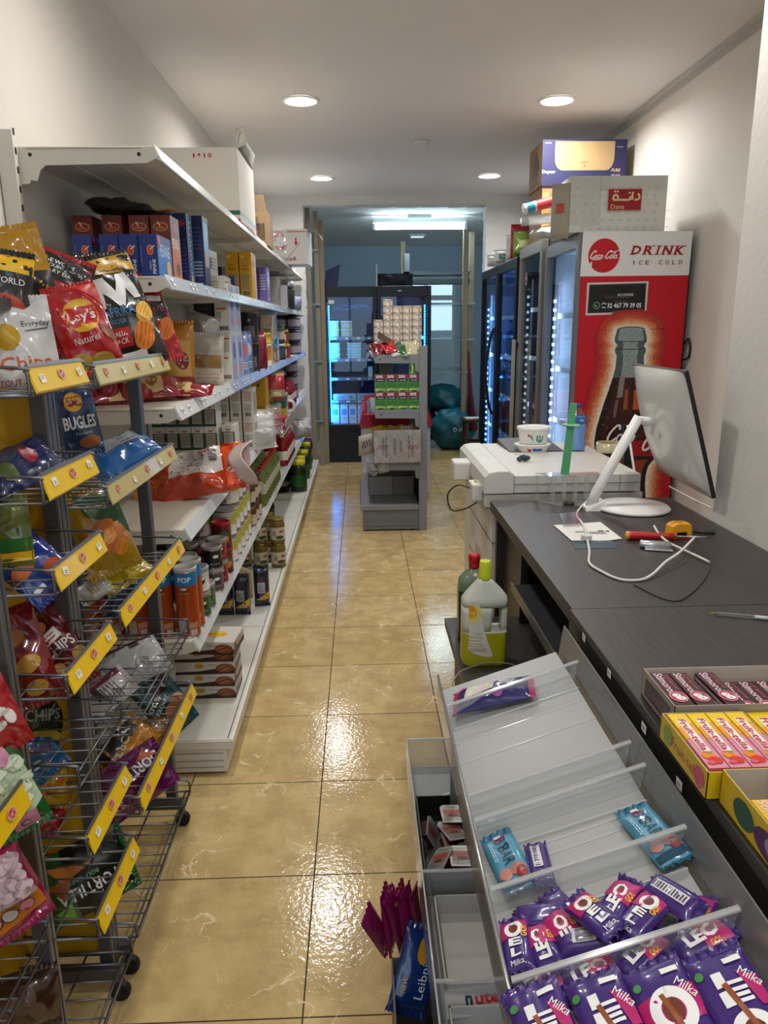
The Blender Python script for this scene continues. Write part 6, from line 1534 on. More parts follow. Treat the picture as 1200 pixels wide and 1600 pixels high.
# boxes and black bottles on the base shelf
carton('cardboard_box', .185, .25, .15, PK('#9a9b9b'), loc=(.155, MY + .5, .201), label='pale grey box on the base of the middle gondola', cat='box')
carton('cardboard_box', .165, .25, .15, PK('#817f74'), loc=(.335, MY + .5, .201), label='olive grey box beside the pale grey one on the gondola base', cat='box')
carton('bottle_crate', .36, .22, .045, BLK, loc=(.245, MY + .5, .352), label='flat black tray on the two boxes', cat='tray')
bb_ = pet('drink_bottle', .028, .1, K('#0c0c0e', r=.2), K('#17181a'), label='black bottle with a pale mark standing in the black tray', cat='bottle', group='black bottles in the tray', lab=K('#111113'), prints=[(EL(0, 0, .02, .03), PK('#6b6a66'))])
lattice(bb_, [(.11 + .068 * i, MY + .43, .398) for i in range(5)])
# white chest freezer with red rim behind
e = empty('chest_freezer', (0, 6.5, 0), 'white chest freezer with a thick red rim behind the middle gondola', 'freezer')
fw_ = M('#c9cccd', .4); fr_ = M('#b5152a', .35, coat=.4)
g = G(); g.box(.0, .62, .0, .9, .04, .66, fw_); obj('body', g, e, bevel=.02)
g = G(); g.prism([(-.01, .66), (.63, .66), (.63, .72), (.60, .77), (.02, .77), (-.01, .72)], -.02, .06, 'y', fr_); g.prism([(-.01, .66), (.04, .66), (.04, .80), (.02, .80), (-.01, .72)], .06, .92, 'y', fr_); g.prism([(.58, .66), (.63, .66), (.63, .72), (.60, .80), (.58, .80)], .06, .92, 'y', fr_); g.box(.04, .58, .85, .92, .66, .86, fr_); obj('rim', g, e)
g = G(); g.box(.04, .58, .06, .85, .75, .757, GLASSF); obj('glass_lid', g, e)
for x in (.06, .56):
    g = G(); g.lathe([(.025, -.012), (.025, .012)], BLK, axis='y', c=(x, .08, .025), n=14); obj('castor', g, e)

# ================================================================== BACK ROOM
BL_ = M('#0b0e16', .3)
e = empty('glass_cooler', (-.40, 8.35, 0), 'tall black double door cooler glowing blue at the end of the aisle', 'fridge')
Wc, Hc = 1.2, 1.95
g = G(); g.box(0, Wc, .06, .7, .0, .43, BL_); g.box(0, .05, .06, .7, .43, Hc, BL_); g.box(Wc - .05, Wc, .06, .7, .43, Hc, BL_); g.box(.05, Wc - .05, .06, .7, Hc - .1, Hc, BL_); g.box(.05, Wc - .05, .66, .7, .43, Hc - .1, BL_); g.box(.57, .63, .07, .12, .43, Hc - .1, BL_)
cab = obj('cabinet', g, e)
g = G(); lb_ = M('#0c1a3c', .5)
g.box(.055, Wc - .055, .65, .655, .44, Hc - .32, lb_); g.box(.05, .056, .12, .65, .44, Hc - .1, lb_); g.box(Wc - .056, Wc - .05, .12, .65, .44, Hc - .1, lb_); g.box(.056, Wc - .056, .12, .65, .435, .44, M('#38506e', .5)); obj('liner', g, cab)
g = G(); g.box(.055, Wc - .055, .64, .66, Hc - .32, Hc - .1, M('#0d1c54', .4)); g.face([(ST(smooth([(-.2, -.03), (-.05, .02), (.1, -.01), (.2, .03)], 5), .02), M('#2f8fd6')), (ST(smooth([(-.2, -.0), (-.05, -.03), (.1, .02), (.25, -.02)], 5), .015), M('#7fc3ea'))], (Wc / 2 - .3, .64, Hc - .2), (1, 0, 0), (0, 0, 1)); obj('light_box', g, cab)
SHZ = [.44, .705, .96, 1.17, 1.41]
for z in SHZ[1:]:
    for a, b_ in ((.056, .565), (.635, Wc - .056)):
        g = G(); g.box(a, b_, .14, .62, z - .012, z, M('#56606e', .4)); g.box(a, b_, .132, .14, z - .03, z + .006, M('#6a7482', .4))
        pr_ = [(R(x_, 0, .035, .018), TAGW) for x_ in (-.18, -.05, .08, .2)]; g.face(pr_, ((a + b_) / 2, .1318, z - .012), (1, 0, 0), (0, 0, 1)); obj('shelf', g, e)
for k in range(2):
    a, b_ = (.0, .6) if k == 0 else (.6, 1.2)
    g = G(); g.box(a + .003, a + .045, 0, .05, .40, Hc, BL_); g.box(b_ - .045, b_ - .003, 0, .05, .40, Hc, BL_); g.box(a + .045, b_ - .045, 0, .05, Hc - .11, Hc, BL_); g.box(a + .045, b_ - .045, 0, .05, .40, .445, BL_)
    d = obj('door', g, e, bevel=.003)
    g = G(); g.box(a + .045, b_ - .045, .02, .026, .445, Hc - .11, GLASSF); obj('glass', g, d)
    g = G(); g.face([(R(0, 0, .06, .035), TAGW), (TX('AHT', 0, 0, .045, .018), DARK)] if k == 0 else [(EL(0, 0, .05, .014), M('#8a93a0'))], (a + .1 if k == 0 else a + .25, .0199 if k == 0 else -.0005, Hc - .16 if k == 0 else Hc - .05), (1, 0, 0), (0, 0, 1)); obj('badge', g, d)
BLU = M('#2f9cff', .5, emit=11)
for x in (.062, Wc - .075):
    g = G(); z = .47
    while z < Hc - .2: g.box(x, x + .012, .07, .085, z, z + .022, BLU); z += .03
    obj('led_strip', g, e)
    ld = bpy.data.lights.new('cooler_light', 'AREA'); ld.shape = 'RECTANGLE'; ld.size = 1.25; ld.size_y = .03; ld.energy = 5; ld.color = (.03, .33, 1)
    lo = bpy.data.objects.new('cooler_light', ld); COL.objects.link(lo); lo.parent = e; lo.location = (x + .02 if x < .5 else x - .01, .11, 1.1); lo.rotation_euler = (0, math.radians(-90 if x < .5 else 90), math.radians(35 if x < .5 else -35))
def coolbox(x, y, z, w, d, h, c, lb, grp=None, name='margarine_tub', lidc='#d8dde0'):
    b = carton(name, w, d, h, PK(c), front=[(R(0, 0, w * .6, h * .4), PK('#d9dcd9')), (TX('BUTTER', 0, 0, w * .5, h * .2), PK('#27508c'))], loc=(x, y, z), label=lb, cat='tub', group=grp)
    g = G(); g.box(-w * .53, w * .53, -d * .53, d * .53, h, h + .012, PK(lidc)); obj('lid', g, b); return b
t1 = coolbox(-.28, 8.53, 1.411, .12, .1, .075, '#c9b46a', 'square tub in the upper left of the blue lit cooler', 'tubs on the top cooler shelf')
lattice(t1, [(-.29 + .15 * (i % 2) , 8.55, 1.411 + .09 * (i // 2)) for i in range(4)] + [(-.29, 8.7, 1.411), (-.14, 8.7, 1.411)])
t2 = coolbox(-.28, 8.53, 1.171, .15, .1, .045, '#8fc9c4', 'low tub on the second cooler shelf', 'low tubs on the second cooler shelf')
lattice(t2, [(-.3, 8.55, 1.171), (-.3, 8.55, 1.231), (-.3, 8.55, 1.291), (-.06, 8.55, 1.171), (-.06, 8.55, 1.231), (-.06, 8.55, 1.291)])
t3 = carton('milk_carton', .085, .08, .22, PK('#cfd6da'), front=[(R(0, .02, .06, .07), PK('#3c8ac0')), (TX('MELK', 0, -.05, .05, .02), PK('#27508c'))], label='white drink carton on the cooler floor', cat='carton', group='drink cartons on the cooler floor')
lattice(t3, [(-.29 + .1 * i, 8.55, .441) for i in range(5)])
t4 = carton('cheese_box', .26, .1, .07, PK('#a9b6c4'), front=[(EL(.07, 0, .05, .04), PK('#4a9a8c')), (LN(-.04, 0, .1, .03, 2), PK('#27508c'))], label='wide pale box on the lower cooler shelf', cat='box', group='wide boxes on the lower cooler shelf')
lattice(t4, [(-.18, 8.55, .706), (.09, 8.56, .706)])
carton('milk_carton', .05, .05, .12, PK('#cfd6da'), loc=(.12, 8.55, .961), label='single small white bottle shaped carton on the middle cooler shelf', cat='carton')
# things on top of the cooler
g = G(); g.hexa([(-.38, 8.6, 1.951), (-.24, 8.6, 1.951), (-.24, 8.8, 1.951), (-.38, 8.8, 1.951), (-.36, 8.62, 2.13), (-.20, 8.62, 2.2), (-.20, 8.75, 2.2), (-.36, 8.75, 2.13)], M('#15264f', .6)); obj('crate', g, label='dark blue box on the left end of the blue lit cooler', cat='box')
g = G(); g.box(.2, .215, 8.6, 8.9, 1.951, 2.2, M('#a9b2b6', .6)); obj('panel', g, label='thin pale board standing on top of the blue lit cooler', cat='board')
bag('jacket', .4, .14, .12, K('#1a1c2a', r=.8), seed=140, wr=.02, loc=(.42, 8.72, 2.02), rot=lie(0, 0, 0), nu=16, nv=12, label='dark folded cloth on top of the blue lit cooler', cat='cloth')
# wooden posts of a stud frame by the opening, left
WD = M('#8d7f68', .8, v=.12, sc=8, bump=.2)
e = empty('wooden_frame', (-.54, 8.14, 0), 'raw wooden stud frame standing left of the cooler in the opening', 'frame')
for x, y, t in ((0, 0, 2.78), (.08, .08, 2.7), (.13, .15, 2.62)):
    g = G(); g.box(x, x + .045, y, y + .045, 0, t, WD); obj('post', g, e)
for z in (.5, 1.15, 1.75, 2.3):
    g = G(); g.box(-.2, .13, .05, .075, z, z + .02, M('#7d8c90', .4)); obj('shelf', g, e)
# wooden frame with glass shelves on the right of the back room
e = empty('wooden_frame', (1.0, 9.2, 0), 'pale wooden frame with clear shelves right of the cooler in the back room', 'frame')
for x, y in ((.26, 0), (.36, .2), (-.42, 1.2), (.42, 1.3)):
    g = G(); g.box(x, x + .06, y, y + .05, 0, 2.62, WD); obj('post', g, e)
for z in (.95, 1.35, 1.78):
    g = G(); g.box(-.42, .42, .1, 1.3, z, z + .012, clear('shelf_glass', (.8, .92, .92), .3, .1, .15, (.5, .7, .7))); g.box(-.42, .42, .09, .1, z - .006, z + .018, M('#8fa6a3', .4)); obj('shelf', g, e)
g = G(); g.box(-.42, .38, 0, .35, 0, .05, M('#3c4446', .5)); g.box(-.42, .38, 0, .3, .1, .14, M('#4b5456', .5)); g.box(-.42, -.36, .0, .3, -.01, .35, GY)
obj('air_conditioner', g, loc=(.99, 9.4, 2.03), rot=(0, 0, 0), label='grey louvred unit high in front of the back door', cat='air conditioner')
TL = M('#0e5c6a', .45, v=.25, sc=8, bump=.5, bsc=9)
g = G()
def blob(a, c, rx, ry, rz, s): 
    th, ph = 2 * PI * a, PI * (c - .5); v = Vector((math.cos(th) * math.cos(ph), math.sin(th) * math.cos(ph), math.sin(ph)))
    k = 1 + .18 * noise.noise(v * 2.2 + Vector((s, 0, 0))) + .06 * noise.noise(v * 7 + Vector((s, 0, 0)))
    return Vector((v.x * rx * k, v.y * ry * k, max(-rz * .93, v.z * rz * k)))
g.grid(lambda a, c: blob(a, c, .28, .26, .27, 1), 36, 24, TL)
g.face([(RG(-.04, 0, .05, .05, .008), WHT), (RG(.03, .0, .04, .05, .008), WHT), (EL(0, .05, .012, .012), WHT)], (.03, -.285, .02), (1, 0, 0), (0, .1, 1))
obj('shopping_bag', g, loc=(1.17, 9.3, .255), label='teal bulging bag in front, lower of the two in the back room', cat='bag')
g = G(); g.grid(lambda a, c: blob(a, c, .27, .26, .19, 5), 36, 24, TL); obj('shopping_bag', g, loc=(1.10, 9.55, .60), rot=(0, .2, 0), label='teal bag heaped on top and behind the lower teal bag', cat='bag')
g = G(); g.grid(lambda a, c: blob(a, c, .2, .2, .3, 9), 24, 18, M('#0d1f2e', .6)); obj('sack', g, loc=(.80, 9.6, .28), label='dark blue sack between the cooler and the teal bag', cat='sack')
e = empty('stool', (1.36, 8.75, 0), 'small dark wooden stool in the back room doorway', 'stool')
WS = M('#3a2617', .6)
for x in (-.11, .11):
    for y in (-.11, .11):
        g = G(); g.box(x - .017, x + .017, y - .017, y + .017, 0, .42, WS); obj('leg', g, e)
g = G(); g.box(-.15, .15, -.15, .15, .42, .45, WS); obj('seat', g, e, bevel=.006)
for y in (-.11, .11):
    g = G(); g.box(-.1, .1, y - .01, y + .01, .15, .18, WS); obj('stretcher', g, e)
g = G(); g.box(-.1, .1, -.08, .08, 0, .01, WHT); obj('paper', g, loc=(1.34, 8.72, .4505), rot=(0, 0, .1), label='white folded paper lying on the wooden stool', cat='paper')
g = G(); g.lathe([(.14, 0), (.05, .5), (.02, .95), (.0, 1.0)], M('#5d1016', .7), n=16, sx=.5); obj('parasol', g, loc=(1.4, 9.2, .25), rot=(0, -.06, 0), label='closed dark red parasol leaning by the right wooden frame', cat='parasol')
g = G(); g.box(-.06, .06, -.1, .1, 0, 1.15, M('#07090d', .6)); obj('speaker', g, loc=(1.52, 8.6, 0), label='tall black cabinet standing just inside the opening on the right', cat='cabinet', bevel=.01)
pet('soda_bottle', .055, .3, M('#a02a55', .15, trans=.3), K('#7d1020'), loc=(1.16, 7.45, 0), label='pink bottle standing on the floor at the far end of the black fridge', cat='bottle')
# ================================================================== SNACK BAGS IN THE RACKS
def D(a): return math.radians(a)
def chip(x, y, s, a=0, c='#d9a032', c2='#b0701a', n=5):
    o = [(EL(x, y, s, s * .7, a), K(c))]
    for i in range(n):
        t = (i + .5) / n - .5; w = s * math.sqrt(max(0, 1 - (2 * t) ** 2)) * .8
        o.append((R(x - t * s * .7 * math.sin(a), y + t * s * .7 * math.cos(a), w, s * .035, a), K(c2)))
    return o
def snk(px, py, X, W_, H_, T_, yaw, lean, roll, col, prints, label, seed=0, name='chips_bag', **k):
    k.setdefault('wr', .0085); sc = k.pop('sc', .76)
    o = bag(name, W_, H_, T_, FOIL(col), prints, seed=seed + 200, loc=aX(px, py, min(X - .03, -.60)), rot=lie(D(yaw), D(lean), D(roll)), label=label, cat='snack bag', **k)
    o.scale = (sc,) * 3
    return o
Y_ = K('#e8b414', coat=.5); RDK = K('#b5101c', coat=.5); BK = K('#141416', coat=.4); ORK = K('#d8641c', coat=.4)
# ---- top shelf of the wide rack
snk(168, 452, -.70, .20, .25, .06, 34, 12, -4, '#141416', [(R(0, .1, .2, .04), K('#b8901f', coat=.5)), (R(0, -.05, .2, .12), RDK)], 'black and gold bag standing at the back of the top rack shelf', 11)
snk(228, 500, -.62, .17, .28, .08, 32, 12, -12, '#a8141e', [(R(0, .115, .17, .05), K('#c79a20', coat=.5)), (TX('PICKERS', .0, .115, .11, .022), BK), (PO((-.085, -.0), (.06, -.02), (.085, .05), (0, .045), (-.085, .06)), BK), (TX('XTREME', .0, .02, .13, .022, a=-.1), RDK), (R(-.01, .065, .15, .018, -.15), WHT)] + chip(-.03, -.05, .11, .5, '#c9981e', '#8d6a12') + chip(.05, -.045, .08, .9, '#e07a2c', '#b5541a'),
    'red and orange ridged crisp bag, rightmost on the top rack shelf', 12, sc=0.9)
Mz = [(-.068, -.035), (-.05, .045), (-.02, .045), (.0, .0), (.02, .05), (.05, .052), (.075, -.02), (.05, -.022), (.035, .008), (.012, -.04), (-.008, -.04), (-.035, .004), (-.045, -.04)]
snk(186, 487, -.585, .175, .30, .085, 32, 14, -14, '#17181a', [(R(0, .125, .175, .05), K('#b98f22', coat=.5)), (R(0, .108, .14, .008), K('#6a4a10')), (PO(*[(x, y + .045) for x, y in Mz[:4]] + [(-.008, .005), (-.035, .049), (-.045, .005)]), WHT), (PO((-.008, .005), (.0, .045), (.02, .095), (.012, .005)), WHT), (PO((.02, .095), (.05, .097), (.075, .025), (.05, .023), (.035, .053), (.012, .005)), WHT),
    (TX('PAPRIKA', -.02, -.008, .105, .024), K('#5a95c8')), (TX('FLAVOUR', -.035, -.033, .07, .012), K('#5a95c8')), (R(-.035, -.075, .065, .05), RDK), (TX('VALUE', -.035, -.065, .045, .013, bold=.01), WHT), (TX('PACK', -.035, -.084, .04, .013, bold=.01), WHT), (R(-.02, -.125, .09, .018), WHT)] + chip(.035, -.08, .085, 1.1, '#e8862a', '#c05a14') + chip(.06, -.02, .07, .8, '#dba52c', '#a87818'),
    'black crisp bag with a giant white letter M, middle of the top rack shelf', 13, sc=0.92)
laysp = [(EL(0, .035, .10, .10), K('#e9b716', coat=.5)), (PO((-.056, .05), (-.04, .065), (.045, .06), (.058, .03), (.045, .005), (-.04, .0), (-.057, .02)), K('#c5151d', coat=.5)), (RG(0, .035, .105, .105, .003), K('#e8a84a')), (TX("Lay's", .0, .03, .085, .042, sh=.1, bold=.02), WHT)]
snk(131, 514, -.555, .165, .26, .085, 30, 14, -13, '#ae0f1c', laysp + [(TX('Naturel', -.01, -.038, .075, .02), K('#e9dfd6')), (PO((.0, .13), (.0823, .13), (.0823, .05), (.06, .08)), K('#b82a1c'))] + chip(-.05, -.1, .075, .2, '#b59438', '#8d6d1c', 2) + chip(.02, -.108, .07, -.2, '#a88a34', '#8d6d1c', 2) + [(EL(.06, -.03, .03, .06, .5), K('#8d4a2a'))],
    'bright red crisp bag with a yellow and white round emblem on the top rack shelf', 14, sc=0.7)
snk(62, 462, -.665, .24, .26, .07, 24, 10, 22, '#b01420', [(PO((-.12, .13), (.12, .13), (.12, .06), (-.12, .04)), BK), (TX("THE WORLD'S", .03, .108, .11, .013, bold=.01), WHT), (TX('FAVOURITE CRISPS', .035, .092, .12, .011, bold=.01), WHT), (TX('EVERY DAY', .03, .077, .09, .01, bold=.01), WHT), (RG(-.06, .09, .03, .03, .007), WHT),
    (EL(-.075, .0, .12, .1), K('#17120e')), (EL(-.06, .04, .09, .03, .3), K('#6a5a40')), (EL(.03, .0, .1, .06), K('#b84a2a')), (EL(.0, -.03, .11, .07), K('#a81a1c')), (EL(.05, .02, .04, .03), K('#c9633c'))],
    'big black and red crisp bag lying askew on top of the narrow rack', 15)
snk(18, 425, -.70, .2, .22, .06, 24, 8, -10, '#b8861c', [(R(0, -.06, .2, .1), BK), (TX("W", -.03, -.05, .03, .02), WHT)], 'gold topped bag at the back of the narrow rack, upper left', 16)
snk(-2, 452, -.60, .14, .16, .06, 20, 8, 10, '#141416', [(R(0, .06, .14, .04), Y_), (TX('WORLD', .02, .02, .07, .014), WHT), (EL(.02, -.04, .08, .06), K('#a83a24'))], 'black and yellow bag end at the left picture edge above the crossbar', 17)
bagc = snk(28, 541, -.575, .165, .2, .09, 26, 6, -4, '#c9c6c2', [(EL(-.02, .02, .055, .06), K('#b8901c')), (TX('Chips', .01, -.045, .11, .04, bold=.01), K('#c8551c')), (TX('Everyday', .045, .045, .06, .016), BK), (ST([(.02, .03), (.07, .035)], .002), BK), (TX('ZOUT - SALT', -.005, -.083, .1, .014), K('#8d1c20'))], 'white crisp bag with orange lettering in the top basket of the narrow rack', 18, wr=.008)
# ---- between and below
snk(121, 650, -.665, .12, .235, .07, 30, 6, -6, '#1c3f6e', [(EL(-.01, .045, .055, .06), Y_), (R(-.01, .047, .058, .03), K('#8d2a3c')), (TX("Lay's", -.01, .047, .048, .02), WHT), (TX('BUGLES', .0, -.02, .10, .042, bold=.03), WHT), (TX('Naturel', .005, -.055, .05, .01), K('#b9cbe6')), (EL(.02, -.085, .07, .04), K('#a5633a'))], 'deep blue bag of cone snacks standing between the two racks', 19)
snk(192, 712, -.60, .15, .21, .08, 35, 60, 62, '#1c62a8', [(R(-.04, .02, .07, .16), K('#8f969c', coat=.6)), (LN(-.04, .03, .05, .1, 6, PI / 2), K('#4d5257'))], 'blue and silver bag lying in the second basket of the wide rack', 20, sc=0.95, wr=.008)
snk(22, 733, -.60, .13, .2, .06, 30, 55, 60, '#1a2550', [(EL(0, .04, .05, .04), K('#8d1a2a')), (EL(.02, -.03, .06, .04), K('#4d5a2a'))], 'navy bag lying in the second basket of the narrow rack', 21)
snk(8, 832, -.60, .11, .14, .05, 24, 5, 0, '#5d6a2c', [(R(0, -.03, .11, .03), K('#1f6a2a')), (R(0, -.06, .11, .025), Y_)], 'green bag with a yellow foot at the left edge of the third basket', 22)
snk(42, 878, -.585, .13, .19, .07, 26, 28, -38, '#14307e', [(TX('WOKKELS', .0, .03, .10, .026, bold=.02), WHT), (EL(-.02, -.01, .08, .04, .3), K('#b8642a')), (EL(.025, .065, .04, .03), K('#c08a3a')), (EL(.03, -.05, .05, .035), K('#b5431f')), (R(-.03, -.07, .03, .012), WHT)], 'royal blue snack bag with white lettering in the third basket of the narrow rack', 23)
snk(50, 955, -.69, .12, .14, .05, 20, 10, 8, '#101012', [], 'black crumpled bag behind the left red crisp bag', 24); snk(84, 962, -.68, .11, .13, .05, 30, 8, -12, '#0f0f11', [(EL(0, -.04, .05, .03), K('#a0642a'))], 'black crumpled bag behind the right red crisp bag', 25)
chipsp = [(R(.0, .03, .05, .03, .3), WHT), (LN(0, .03, .04, .02, 2, .3), RDK), (TX('CHIPS', .005, -.005, .085, .03, a=.15, bold=.02), WHT)] + chip(-.02, .06, .05, .4, '#b87a2c', '#8d5a1c', 0) + chip(-.03, -.06, .05, .4, '#c09038', '#8d5a1c', 0) + chip(.04, -.04, .04, .4, '#b88a38', '#8d5a1c', 0)
snk(88, 1010, -.60, .12, .23, .06, 24, 22, -22, '#6a0f18', chipsp, 'dark red crisp bag lettered CHIPS in the fourth basket of the narrow rack', 26)
snk(42, 1025, -.60, .10, .23, .06, 18, 20, -14, '#701018', chip(0, -.02, .06, .3, '#b08434', '#8d5a1c', 1) + chip(.0, -.08, .055, .2, '#b89038', '#8d5a1c', 1) + chip(-.01, .05, .05, .6, '#a0642a', '#8d5a1c', 0), 'narrow dark red crisp bag left of the one lettered CHIPS', 27)
snk(66, 1118, -.66, .12, .16, .05, 26, 18, 20, '#232c1a', [(TX('CHIPS', .0, .005, .09, .032, a=.2, bold=.02), K('#8a8d80')), (EL(-.02, .05, .035, .02), K('#8a8d80')), (EL(.02, -.05, .08, .04), K('#a8902c'))], 'dark green crisp bag lettered CHIPS under the fourth basket', 28)
snk(60, 1178, -.66, .10, .12, .05, 30, 20, -30, '#1f5d96', [(TX('Grill', .01, .01, .06, .02, a=-.6), K('#b02430')), (LN(-.02, -.02, .03, .03, 2), WHT)], 'blue bag with red lettering deep in the narrow rack', 29)
snk(74, 1232, -.66, .11, .11, .06, 24, 12, 0, '#b08c12', [(EL(-.01, 0, .05, .03, .8), K('#b5641a')), (EL(.03, .01, .04, .02, 1), K('#b5641a'))], 'yellow snack bag with orange twists deep in the narrow rack', 30)
snk(72, 1282, -.66, .09, .07, .05, 24, 40, 20, '#8d1018', [], 'small red foil bag under the yellow one in the narrow rack', 31)
snk(135, 1368, -.60, .17, .20, .07, 25, 30, 78, '#1c5a1f', [(R(.0, .03, .17, .14), K('#11150f')), (TX('CROKY', .06, .06, .09, .03, a=-PI / 2 + .0), WHT), (TX('TORTILLA', .025, -.0, .15, .032, a=-PI / 2 + .0, bold=.02), WHT), (TX('BOLOGNESE', -.005, -.01, .08, .01, a=-PI / 2), K('#8ac48a')), (PO((-.06, -.08), (-.01, -.05), (-.03, .02)), K('#c87a28')), (PO((-.02, -.09), (.03, -.06), (-.02, -.03)), K('#a85a1c')), (PO((.05, -.09), (.08, -.05), (.04, -.05)), K('#7ac43a'))],
    'green and black tortilla chip bag in the lowest yellow striped basket', 32, sc=0.88, wr=.007)
# ---- wide rack lower
snk(158, 830, -.60, .15, .23, .07, 32, 18, -12, '#a07c14', [(PO((-.04, .115), (.075, .09), (.075, -.03), (.02, .02), (-.03, .05)), K('#1f4a26')), (TX('Cheese', .01, .07, .075, .018), K('#c9c49a')), (EL(.01, -.02, .10, .10), K('#b5601a'))] + chip(.0, -.02, .06, .3, '#d08a2c', '#9c5414', 3) + chip(.03, -.06, .05, .9, '#c9781f', '#9c5414', 2), 'yellow bag with a green flash and orange puffs hanging under the second basket', 33, sc=0.85, wr=.007)
snk(190, 895, -.60, .12, .18, .07, 34, 60, 65, '#b8a012', chip(0, .02, .06, .3, '#c9a02c', '#8d6a12', 2) + [(R(0, -.07, .12, .02), K('#d9cf1c'))], 'crumpled yellow bag lying in the third basket of the wide rack', 34, wr=.011)
snk(146, 922, -.62, .07, .08, .03, 20, 40, 60, '#b5b3ae', [(LN(0, 0, .04, .03, 3), K('#a8781c'))], 'small silver sachet beside the rack post under the yellow bag', 35)
snk(208, 1037, -.60, .13, .17, .07, 30, 50, 78, '#a9a8a6', [(RG(.03, .02, .07, .05, .0015), K('#6a6a6c')), (BC(-.05, .02, .03, .03), BK), (TX('110g', -.05, -.04, .02, .008), BK), (LN(.03, .03, .06, .03, 5), K('#77757a')), (R(-.06, .0, .012, .17), K('#4a1226'))], 'silver backed crisp bag lying in the bare basket of the wide rack', 36, sc=0.9, wr=.008)
snk(168, 1083, -.62, .11, .15, .05, 24, 45, 60, '#b3adac', [(R(-.045, 0, .025, .15), K('#5d1434')), (LN(.01, .01, .07, .06, 5), K('#5d4a55')), (R(-.01, -.03, .05, .02), K('#2a2a2c'))], 'white and wine coloured bag below the silver backed one', 37)
snk(256, 1098, -.58, .14, .20, .07, 34, 25, -24, '#1c4648', [(TX('kroepoek', -.01, .03, .12, .03, a=.5, bold=.01), WHT), (TX('cracker', -.02, .0, .09, .018, a=.5), WHT), (EL(.02, .06, .09, .05, .5), BK), (EL(.01, -.04, .08, .06, .5), K('#a8683a')), (EL(.04, -.02, .05, .05), K('#b8784a'))], 'dark teal prawn cracker bag in the lower basket of the wide rack', 38, sc=0.9)
snk(246, 1148, -.56, .11, .10, .06, 36, 30, 10, '#7d5424', [(R(0, .0, .08, .06), K('#9c7034'))], 'brown bag bulging over the pale yellow strip of the wide rack', 39)
snk(198, 1168, -.60, .14, .17, .06, 30, 30, 50, '#b5781a', [(R(-.045, .0, .05, .17), K('#121417')), (TX('TORTI', -.02, .0, .12, .03, a=-PI / 2 + .2, bold=.02), K('#c9c6b8')), (RG(-.055, .05, .05, .05, .008), WHT)] + chip(.04, .03, .04, .2, '#c98a2c', '#9c5414', 0), 'amber tortilla bag with a black corner in the lower basket of the wide rack', 40)
snk(206, 1222, -.56, .15, .20, .07, 30, 35, 72, '#5d0f4a', [(TX('DORITOS', -.02, .02, .15, .032, a=-PI / 2 + .1, bold=.03), WHT), (R(.03, -.07, .05, .03), K('#7d1f66')), (TX('BOLD', .03, -.065, .03, .01, a=-PI / 2), WHT), (TX('CRUNCH', .045, -.065, .04, .009, a=-PI / 2), WHT), (PO((-.06, .06), (-.03, .09), (-.04, .03)), K('#b5501c'))], 'dark purple chip bag with a foil seam hanging over the lowest pale strip', 41, sc=0.9, wr=.007)
snk(186, 930, -.66, .11, .15, .05, 30, 20, 10, '#1c2f52', [], 'dim dark blue bag behind the crumpled yellow one', 42)
# ---- nearest rack, marshmallow bags
def mallows(n, w, h, c, c2, seed, y0=0):
    rnd = random.Random(seed); o = []
    for i in range(n):
        x = rnd.uniform(-w / 2, w / 2); y = y0 + rnd.uniform(-h / 2, h / 2); a = rnd.uniform(0, 3)
        o += [(EL(x, y, .034, .021, a), K(c2)), (EL(x + .001, y + .001, .031, .018, a), K(c)), (EL(x + .012 * math.cos(a), y + .012 * math.sin(a), .009, .015, a), K(c2))]
    return o
GG = '#1c5a24'
snk(0, 1240, -.575, .14, .19, .08, 30, 14, -16, GG, [(PO((-.05, .09), (.065, .06), (.068, -.05), (.03, -.07), (-.06, -.04)), K('#b9c7a4'))] + mallows(34, .115, .10, '#cfd8bb', '#a5b58e', 3, .01) + [(EL(.03, .075, .03, .04), K('#b8748c')), (R(.02, -.07, .05, .03), K('#b8748c')), (RG(.02, -.07, .015, .015, .002), BK)], 'green bag of pale marshmallows in the rack at the left picture edge', 43, name='marshmallow_bag')
snk(4, 1396, -.575, .14, .18, .08, 30, 12, -18, '#8f1a44', [(PO((-.06, .085), (.05, .08), (.062, -.03), (-.03, -.03), (-.06, .0)), K('#c4a0a4')), (PO((-.065, -.01), (.062, -.03), (.065, -.07), (-.065, -.07)), K('#c4701c'))] + mallows(28, .10, .075, '#d6bcc0', '#b8949c', 5, .03) + [(EL(x, -.035, .03, .034), K(c)) for x, c in ((-.04, '#c9748c'), (-.005, '#b5aaa6'), (.03, '#c9748c'))] + [(RG(x, -.035, .032, .036, .002), BK) for x in (-.04, -.005, .03)] + [(TX('Fluffy', -.035, .03, .04, .015, a=.3), K('#5d1430'))],
    'pink and orange bag of marshmallows, lowest in the rack at the left edge', 44, name='marshmallow_bag')
snk(-6, 1118, -.575, .09, .15, .06, 30, 10, -16, '#a01a20', mallows(10, .07, .09, '#d9d2cc', '#b5a8a4', 7, .02), 'red bag of white marshmallows, topmost at the left picture edge', 45, name='marshmallow_bag')
snk(34, 1566, -.62, .17, .12, .1, 20, 20, 0, '#3a2216', [(EL(x, y, .03, .05, .6), K('#5d4434')) for x, y in ((-.04, .0), (.0, .01), (.04, -.01), (.02, .03))], 'dim brown bag of round snacks on the bottom deck behind the front post', 46, wr=.008)
g = G(); g.lathe([(.04, 0), (.045, .05), (.05, .052), (.05, .06), (0, .064)], K('#c9c8c2'), n=24); o = obj('tub', g, loc=(aX(4, 1600, -.54).x, aX(4, 1600, -.54).y, .116), label='white tub lid in the bottom left corner on the rack deck', cat='tub')

